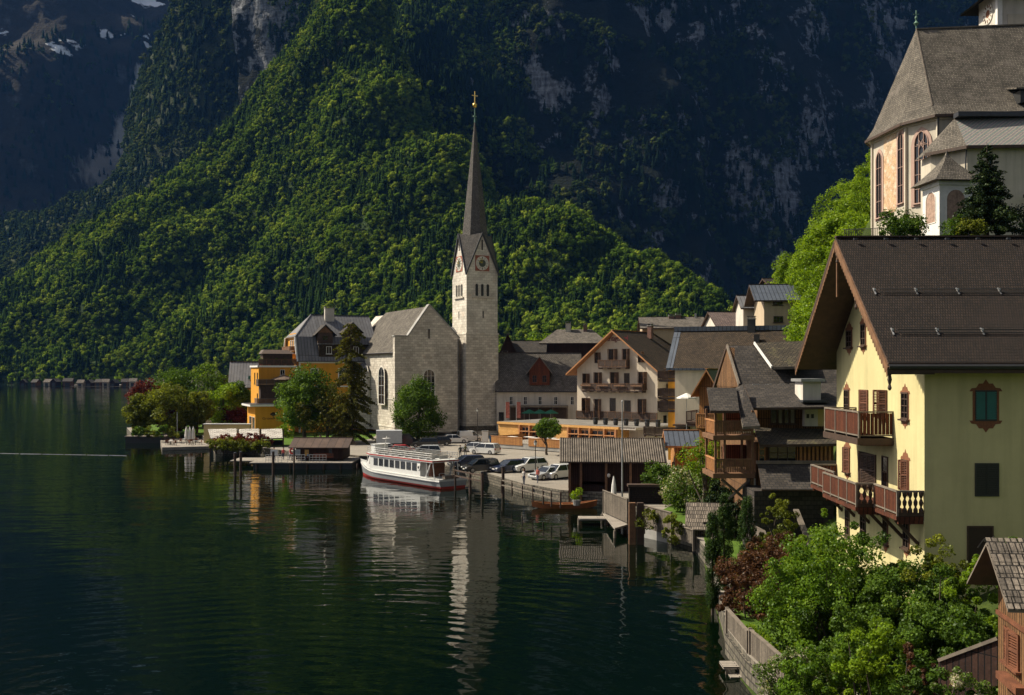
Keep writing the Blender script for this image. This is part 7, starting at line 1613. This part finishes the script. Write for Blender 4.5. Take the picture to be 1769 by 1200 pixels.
H = House('far_house', 'cream house with brown roof near the right end of the far shore', 'house', 240, 925, 1, 0, pxW=262, D=12); H.walls(6, 11, 'x', W_cream); H.gable_roof(6, 11, 'x', R_brown, e=1, g=1)
r = thing('far_quay', 'thin grassy quay strip on the opposite shore', 'quay', (0, 0, 0)); A = at(262, 660, 872); B_ = at(336, 660, 872); m = MB(); m.box(A.x, 845, -.5, B_.x, 880, .7, G_grass); m.build("strip", r)
# floating boom across the lake
r = thing('float_line', 'line of small white floats stretching across the lake at the left', 'floats', (0, 0, 0)); m = MB()
for k in range(34):
    px = 2+k*6.4; q = gp(px, 783+px*.018, 0); m.tube(q-Vector((.5, 0, -.02)), q+Vector((.5, 0, .02)), .028, M_steel, n=5) if k % 6 != 5 else None
m.build("float", r)
# ------------------------------------------------------------------ trees of the shore
def T(px, py, Y=None, z=1.2):
    q = gp(px, py, z) if Y is None else at(px, py, Y); return q.x, q.y
# by the church
x, y = T(722, 762); tree('round bushy green tree in front of the church gable', x, y, 1.2, 11.3, 4.3, LG, 1, low=.04, ncl=130, per=150, lsz=.32, clr=.30, shape='egg')
x, y = T(528, 762); tree('broad bright green maple behind the ferry cabin', x, y, 1.2, 13.0, 5.4, LG, 2, low=.14, ncl=120, per=140, lsz=.40, clr=.28)
x, y = T(565, 764); tree('brownish green tree between the maple and the tall dark larch', x, y, 1.2, 9.5, 5.4, LO, 3, low=.1, ncl=70, per=80, lsz=.36, clr=.26)
x, y = T(606, 766); conifer('tall dark drooping larch covering the left side of the church', x, y, 1.2, 20.6, 4.3, LO, 4, lsz=.34, per=17, droop=.35, gap=.38, powr=.30)
x, y = T(948, 792); tree('small clipped ball tree on the cafe terrace', x, y+6, 1.3, 5.2, 2.3, LG, 5, low=.48, ncl=40, per=110, lsz=.28, clr=.3)
x, y = T(940, 600, 225); tree('fresh light green tree rising behind the dark roofs', x, y, 3, 19.8, 5.6, LB, 6, low=.3, ncl=60, per=110, lsz=.5)
# garden on the left point
gl = [('dark red maple at the tip of the garden point', 248, 745, 11.0, 3.6, LR, 9), ('olive green shrub tree at the far left of the garden', 243, 750, 8.0, 2.9, LY, 10), ('broad green tree behind the red maple', 300, 738, 13.8, 5.4, LG, 11), ('rounded green tree in the middle of the garden', 352, 738, 14.2, 5.6, LG, 12),
      ('yellow green tree low in the garden front', 288, 750, 9.6, 5.0, LY, 13), ('light green tree near the hotel ground floor', 384, 742, 10.2, 4.0, LB, 14), ('green tree touching the ochre hotel corner', 410, 740, 10.4, 3.6, LG, 15), ('crimson maple in the middle of the garden front', 298, 748, 5.8, 3.2, LR, 16), ('low crimson maple beside the hotel terrace', 404, 742, 5.6, 2.6, LR, 17),
      ('olive shrub tree above the cafe raft', 340, 748, 8.4, 3.2, LY, 18)]
for lb, px, py, h, r_, lf, sd_ in gl:
    x, y = T(px, py); tree(lb, x, y, 1.2, h, r_, lf, sd_, low=.05, ncl=80, per=110, lsz=.40, clr=.30, group=None)
for k, (px, py) in enumerate(((241, 756), (262, 756), (283, 757), (300, 757))):
    x, y = T(px, py, z=1.3); bush(['leftmost potted shrub on the dark garden quay', 'second potted shrub from the left on the dark garden quay', 'third potted shrub from the left on the dark garden quay', 'rightmost potted shrub on the dark garden quay'][k], x, y, 1.25, 2.6, 1.4, LY if k % 2 else LG, 40+k, ncl=14, per=60, lsz=.3)
# flower bank and lake side shrubs
for k in range(9):
    px = 374+k*9.5; x, y = T(px, 778-(k % 2)*3); bush(['reed like shrub at the left end of the flower bank', 'second shrub of the flower bank', 'third shrub of the flower bank', 'fourth shrub of the flower bank', 'middle shrub of the flower bank', 'sixth shrub of the flower bank', 'seventh shrub of the flower bank', 'eighth shrub of the flower bank', 'right end shrub of the flower bank'][k], x, y, 1.0, 2.2, 1.5, LY, 60+k, ncl=12, per=60, lsz=.3, group='shrubs of the flower bank')
    bush('red flowering shrub on the bank, %s' % ['far left', 'second', 'third', 'fourth', 'in the middle', 'sixth', 'seventh', 'eighth', 'far right'][k], x+.2, y+1.6, 1.4, 2.6, 1.2, LR, 80+k, ncl=9, per=50, lsz=.28, name='flower_bush', group='red flowering shrubs on the bank', stems=False)
x, y = T(495, 756); bush('light green shrub right of the slatted roof', x, y, 1.2, 3.4, 1.8, LB, 96, ncl=18, per=70, lsz=.3)
# hillside trees under the hill church
rng_ = np.random.default_rng(77); hs = []
for px, py, Y in ((1362, 478, 152), (1385, 468, 150), (1420, 560, 122), (1402, 450, 146), (1422, 520, 126), (1418, 545, 120), (1405, 440, 140), (1420, 480, 132), (1428, 410, 146), (1442, 450, 138), (1450, 380, 148), (1462, 420, 140), (1470, 350, 152), (1480, 390, 145), (1488, 320, 155), (1495, 365, 150), (1505, 300, 158), (1512, 350, 152), (1428, 590, 116), (1416, 575, 118), (1432, 540, 122), (1440, 500, 128), (1500, 400, 140), (1470, 455, 134), (1368, 455, 150), (1415, 395, 160), (1450, 330, 165), (1520, 260, 168), (1350, 488, 158)):
    q = at(px, py, Y); hs.append((q.x, q.y, q.z))
words = ['nearest the beige hillside house', 'low on the slope', 'at the foot of the slope', 'half way up the slope', 'in the lower middle of the slope']
for k, (x, y, z) in enumerate(hs):
    h = rng_.uniform(8, 11.5); tree('bright green broadleaf tree on the steep slope below the hill church', x, y, min(z-h*.75, hz_(x, y)+1.5), h+max(0, z-h*.75-hz_(x, y)-1.5), rng_.uniform(3.4, 4.6), LB, 200+k, name='hillside_tree', group='bright broadleaf trees on the steep church slope', low=.12, ncl=56, per=150, lsz=.30, clr=.27)
# by the hill church
q = at(1705, 405, 84); conifer('dark spruce standing in front of the hill church', q.x, q.y, 25.0, zz(245, 84)-25.0, 2.9, LC, 300, lsz=.16, per=46, droop=.18, powr=.8)
q = at(1570, 405, 86); bush('round green bush at the foot of the church apse', q.x, q.y, 24.2, 3.6, 1.6, LG, 301, ncl=36, per=120, lsz=.2)
q = at(1652, 405, 84); bush('ivy covered bush beside the white chapel', q.x, q.y, 24.0, 3.0, 1.3, LG, 302, ncl=30, per=110, lsz=.2)
q = at(1676, 405, 83); bush('low green bush left of the dark spruce', q.x, q.y, 24.0, 2.6, 1.2, LY, 303, ncl=24, per=100, lsz=.2)
q = at(1545, 405, 84); bush('small bush under the church terrace railing', q.x, q.y, 24.4, 3.0, 1.4, LG, 304, ncl=24, per=100, lsz=.2)
q = at(1760, 405, 82); bush('dark bush at the right end of the church terrace', q.x, q.y, 24.4, 3.0, 2.2, LC, 305, ncl=24, per=100, lsz=.2)
# shrubs near the boathouse and the wooden house
q = at(1205, 905, 86); bush('big flowering lilac bush between boathouse and wooden house', q.x, q.y, .9, zz(788, 86)-.9, 2.9, LF, 310, ncl=80, per=170, lsz=.20, clr=.26)
q = at(1140, 850, 94); bush('green bush with pale blossom beside the boathouse wall', q.x, q.y, 1.2, zz(788, 94)-1.2, 2.0, LG, 311, ncl=50, per=140, lsz=.2)
q = at(1178, 880, 90); bush('blossoming bush behind the shingled garden wall', q.x, q.y, 1.0, zz(800, 90)-1.0, 2.0, LF, 312, ncl=44, per=140, lsz=.2)
q = at(1215, 800, 82); tree('light feathery green tree leaning at the balcony tower', q.x, q.y, 1.2, zz(750, 82)-1.2, 1.9, LB, 313, low=.5, ncl=24, per=80, lsz=.2)
q = at(1245, 880, 78); bush('dark green bush in the shade under the balcony tower', q.x, q.y, 1.2, zz(822, 78)-1.2, 1.5, LC, 314, ncl=50, per=120, lsz=.2)
q = at(1270, 880, 73); bush('shaded green bush behind the thuja columns', q.x, q.y, 1.2, zz(858, 73)-1.2, 1.3, LC, 315, ncl=40, per=110, lsz=.18)
# ivy on fences
q = gp(1118, 905, 1.6); bush('ivy hanging over the fence near the brown piles', q.x, q.y-.2, 1.2, 1.8, .9, LY, 316, ncl=20, per=70, lsz=.15, stems=False)
q = gp(1162, 925, 1.2); bush('ivy clump at the joint of the two bank fences', q.x, q.y-.2, .6, 2.6, .8, LY, 317, ncl=26, per=70, lsz=.15, stems=False)
# thuja columns
def thuja(label, px, Y, pyt, pyb, r_, sd_):
    q = at(px, pyb, Y); z0 = max(q.z, .4); h = zz(pyt, Y)-z0; rng = np.random.default_rng(sd_); root = thing('thuja', label, 'tree', (q.x, q.y, z0), 0, 'thuja columns by the water')
    n = int(h*34); t = rng.random(n)**.9; a = rng.uniform(0, 6.28, n); rr = r_*np.clip(np.sin(np.pi*(t*.86+.10))**.6, .12, 1)*rng.uniform(.45, .95, n)
    C = np.stack([rr*np.cos(a), rr*np.sin(a), t*h], 1); leafcloud("foliage", C, np.full(n, .17)*rng.uniform(.7, 1.2, n), 170, .058, LT, rng, root, up=.5, squash=1.7); m = MB(); m.tube((0, 0, -.4), (0, 0, h*.8), .09, M_bark, r1=.03, n=6); m.build("trunk", root)
thuja('front thuja column, the slimmer one on the left', 1231, 55, 888, 1070, .42, 401); thuja('tall thuja column, middle of the group at the water', 1251, 56, 856, 1075, .50, 402); thuja('back thuja column, right end of the group', 1291, 60, 860, 1030, .55, 404)
# copper bush, foreground shrubs
def fbush(label, px, py0, py1, Y, r_, lf, sd_, **k):
    q = at(px, py1, Y); zt = zz(py0, Y); z0 = max(.8, hz_(q.x, Y)-.3, 0); kw = dict(ncl=170, per=150, lsz=.12, clr=.17, loose=.4); kw.update(k); bush(label, q.x, Y, z0, zt-z0, r_, lf, sd_, **kw)
fbush('copper red beech bush between thujas and the green shrub', 1318, 935, 1095, 52, 2.1, LRB, 410); fbush('low copper red bush at the lawn edge', 1292, 985, 1095, 50, 1.35, LRB, 411, ncl=60); fbush('copper red bush rising behind against the shingled wall', 1345, 915, 1040, 55, 1.7, LRB, 412, ncl=60)
fbush('yellow green climbing shrub on the shingled wall', 1342, 838, 960, 63, 1.3, LY, 413, ncl=50, per=120); fbush('olive shrub below the climbing shrub', 1330, 895, 980, 60, 1.2, LY, 414, ncl=40, per=120)
fbush('large bright green shrub in the middle of the foreground', 1440, 905, 1150, 41.5, 2.7, LM, 415, ncl=260, per=150); fbush('tall loose green shrub in front of the balcony corner', 1420, 870, 1100, 43.0, 1.5, LB, 416, ncl=60, per=150, loose=.5); fbush('green shrub spreading towards the lawn', 1402, 985, 1130, 42.5, 1.5, LG, 417, ncl=80)
fbush('tall arching shrub branches before the house wall', 1490, 890, 1100, 40.5, 1.6, LG, 418, ncl=60, per=120, loose=.5); fbush('dark green shrub under the house corner', 1560, 950, 1150, 39.5, 2.2, LG, 419, ncl=120, per=210); fbush('shrub with shiny leaves near the house corner', 1605, 915, 1100, 38.8, 1.5, LY, 420, ncl=60, per=130, loose=.4)
fbush('lower green shrub at the bottom of the picture', 1450, 1080, 1250, 34, 1.8, LM, 421, ncl=120, per=230, lsz=.10); fbush('yellow blossoming shrub at the bottom left of the garden', 1385, 1120, 1250, 35.5, 1.5, LF, 422, ncl=80, per=200, lsz=.10); fbush('bright green shrub at the bottom centre of the garden', 1510, 1060, 1230, 33, 1.3, LB, 423, ncl=90, per=200, lsz=.10)
fbush('small copper leaved shrub in the garden shade', 1585, 1095, 1220, 31.5, .75, LRB, 424, ncl=40, per=160, lsz=.09); fbush('broad dark green shrub left of the brown shed', 1640, 1010, 1180, 34, 2.0, LG, 425, ncl=120, per=220, lsz=.11); fbush('bright shrub top behind the brown shed roof', 1690, 940, 1060, 36, 1.2, LB, 426, ncl=60, per=160, lsz=.11)
fbush('dark climbing rose at the house wall on the far right', 1755, 905, 1010, 37.5, 1.0, LG, 427, ncl=50, per=160, lsz=.11); fbush('pink blossoming shrub at the bottom right beside the shed', 1660, 1135, 1280, 27, 1.1, LF, 428, ncl=80, per=180, lsz=.09); fbush('green shrub between the fence rail and the shed', 1600, 1130, 1280, 28.5, 1.1, LG, 429, ncl=70, per=180, lsz=.09)
fbush('green shrub filling the gap under the yellow house', 1530, 985, 1180, 37, 1.9, LG, 430, ncl=110, per=210); fbush('leafy shrub in front of the door of the yellow house', 1640, 965, 1100, 36.5, 1.4, LG, 431, ncl=80, per=180)
q = gp(995, 866, 1.2); r = thing('potted_plant', 'potted green plant on the boathouse ledge', 'plant', (q.x, q.y-1.2, 1.0)); m = MB(); m.lathe([(.3, 0), (.42, .5), (.4, .5)], M_conc, 10); m.build("pot", r); leafcloud("foliage", np.array([[0, 0, 1.0], [.2, 0, 1.3], [-.25, .1, .9]]), np.array([.5, .4, .4]), 90, .2, LB, np.random.default_rng(3), r)
# grass tufts and reeds at the bank
rng = np.random.default_rng(9); C = []
for k in range(420):
    t = rng.random(); a = Vector((gp(1257, 1094, 1).x+.3, gp(1257, 1094, 1).y, 1.25)); b = Vector((gp(1356, 1200, 1).x+.3, gp(1356, 1200, 1).y, 1.25)); p = a.lerp(b, t); C.append((p.x+rng.uniform(0, 1.2), p.y+rng.uniform(-.2, .6), 1.25))
o = leafcloud("grass_tufts", np.array(C), np.full(len(C), .16), 14, .14, LB, rng); tag(o, 'ragged grass along the edge of the sea wall', None, None, 'stuff')

# fresh trees along the opposite shore, between the boathouses
rng_ = np.random.default_rng(31)
ow = ['far left', 'second', 'third', 'fourth', 'fifth', 'sixth', 'seventh', 'eighth', 'ninth', 'far right']
for k, px in enumerate((20, 48, 70, 104, 127, 160, 205, 236, 268, 318)):
    q = at(px, 660, 880-px*.1); tree('round green tree on the opposite shore among the boathouses, %s of the row' % ow[k], q.x, q.y, 1.0, rng_.uniform(8, 13), rng_.uniform(4, 6), LB if k % 3 == 0 else LG, 900+k, name='shore_tree', group='trees on the opposite shore', ncl=16, per=60, lsz=1.0, low=.05)
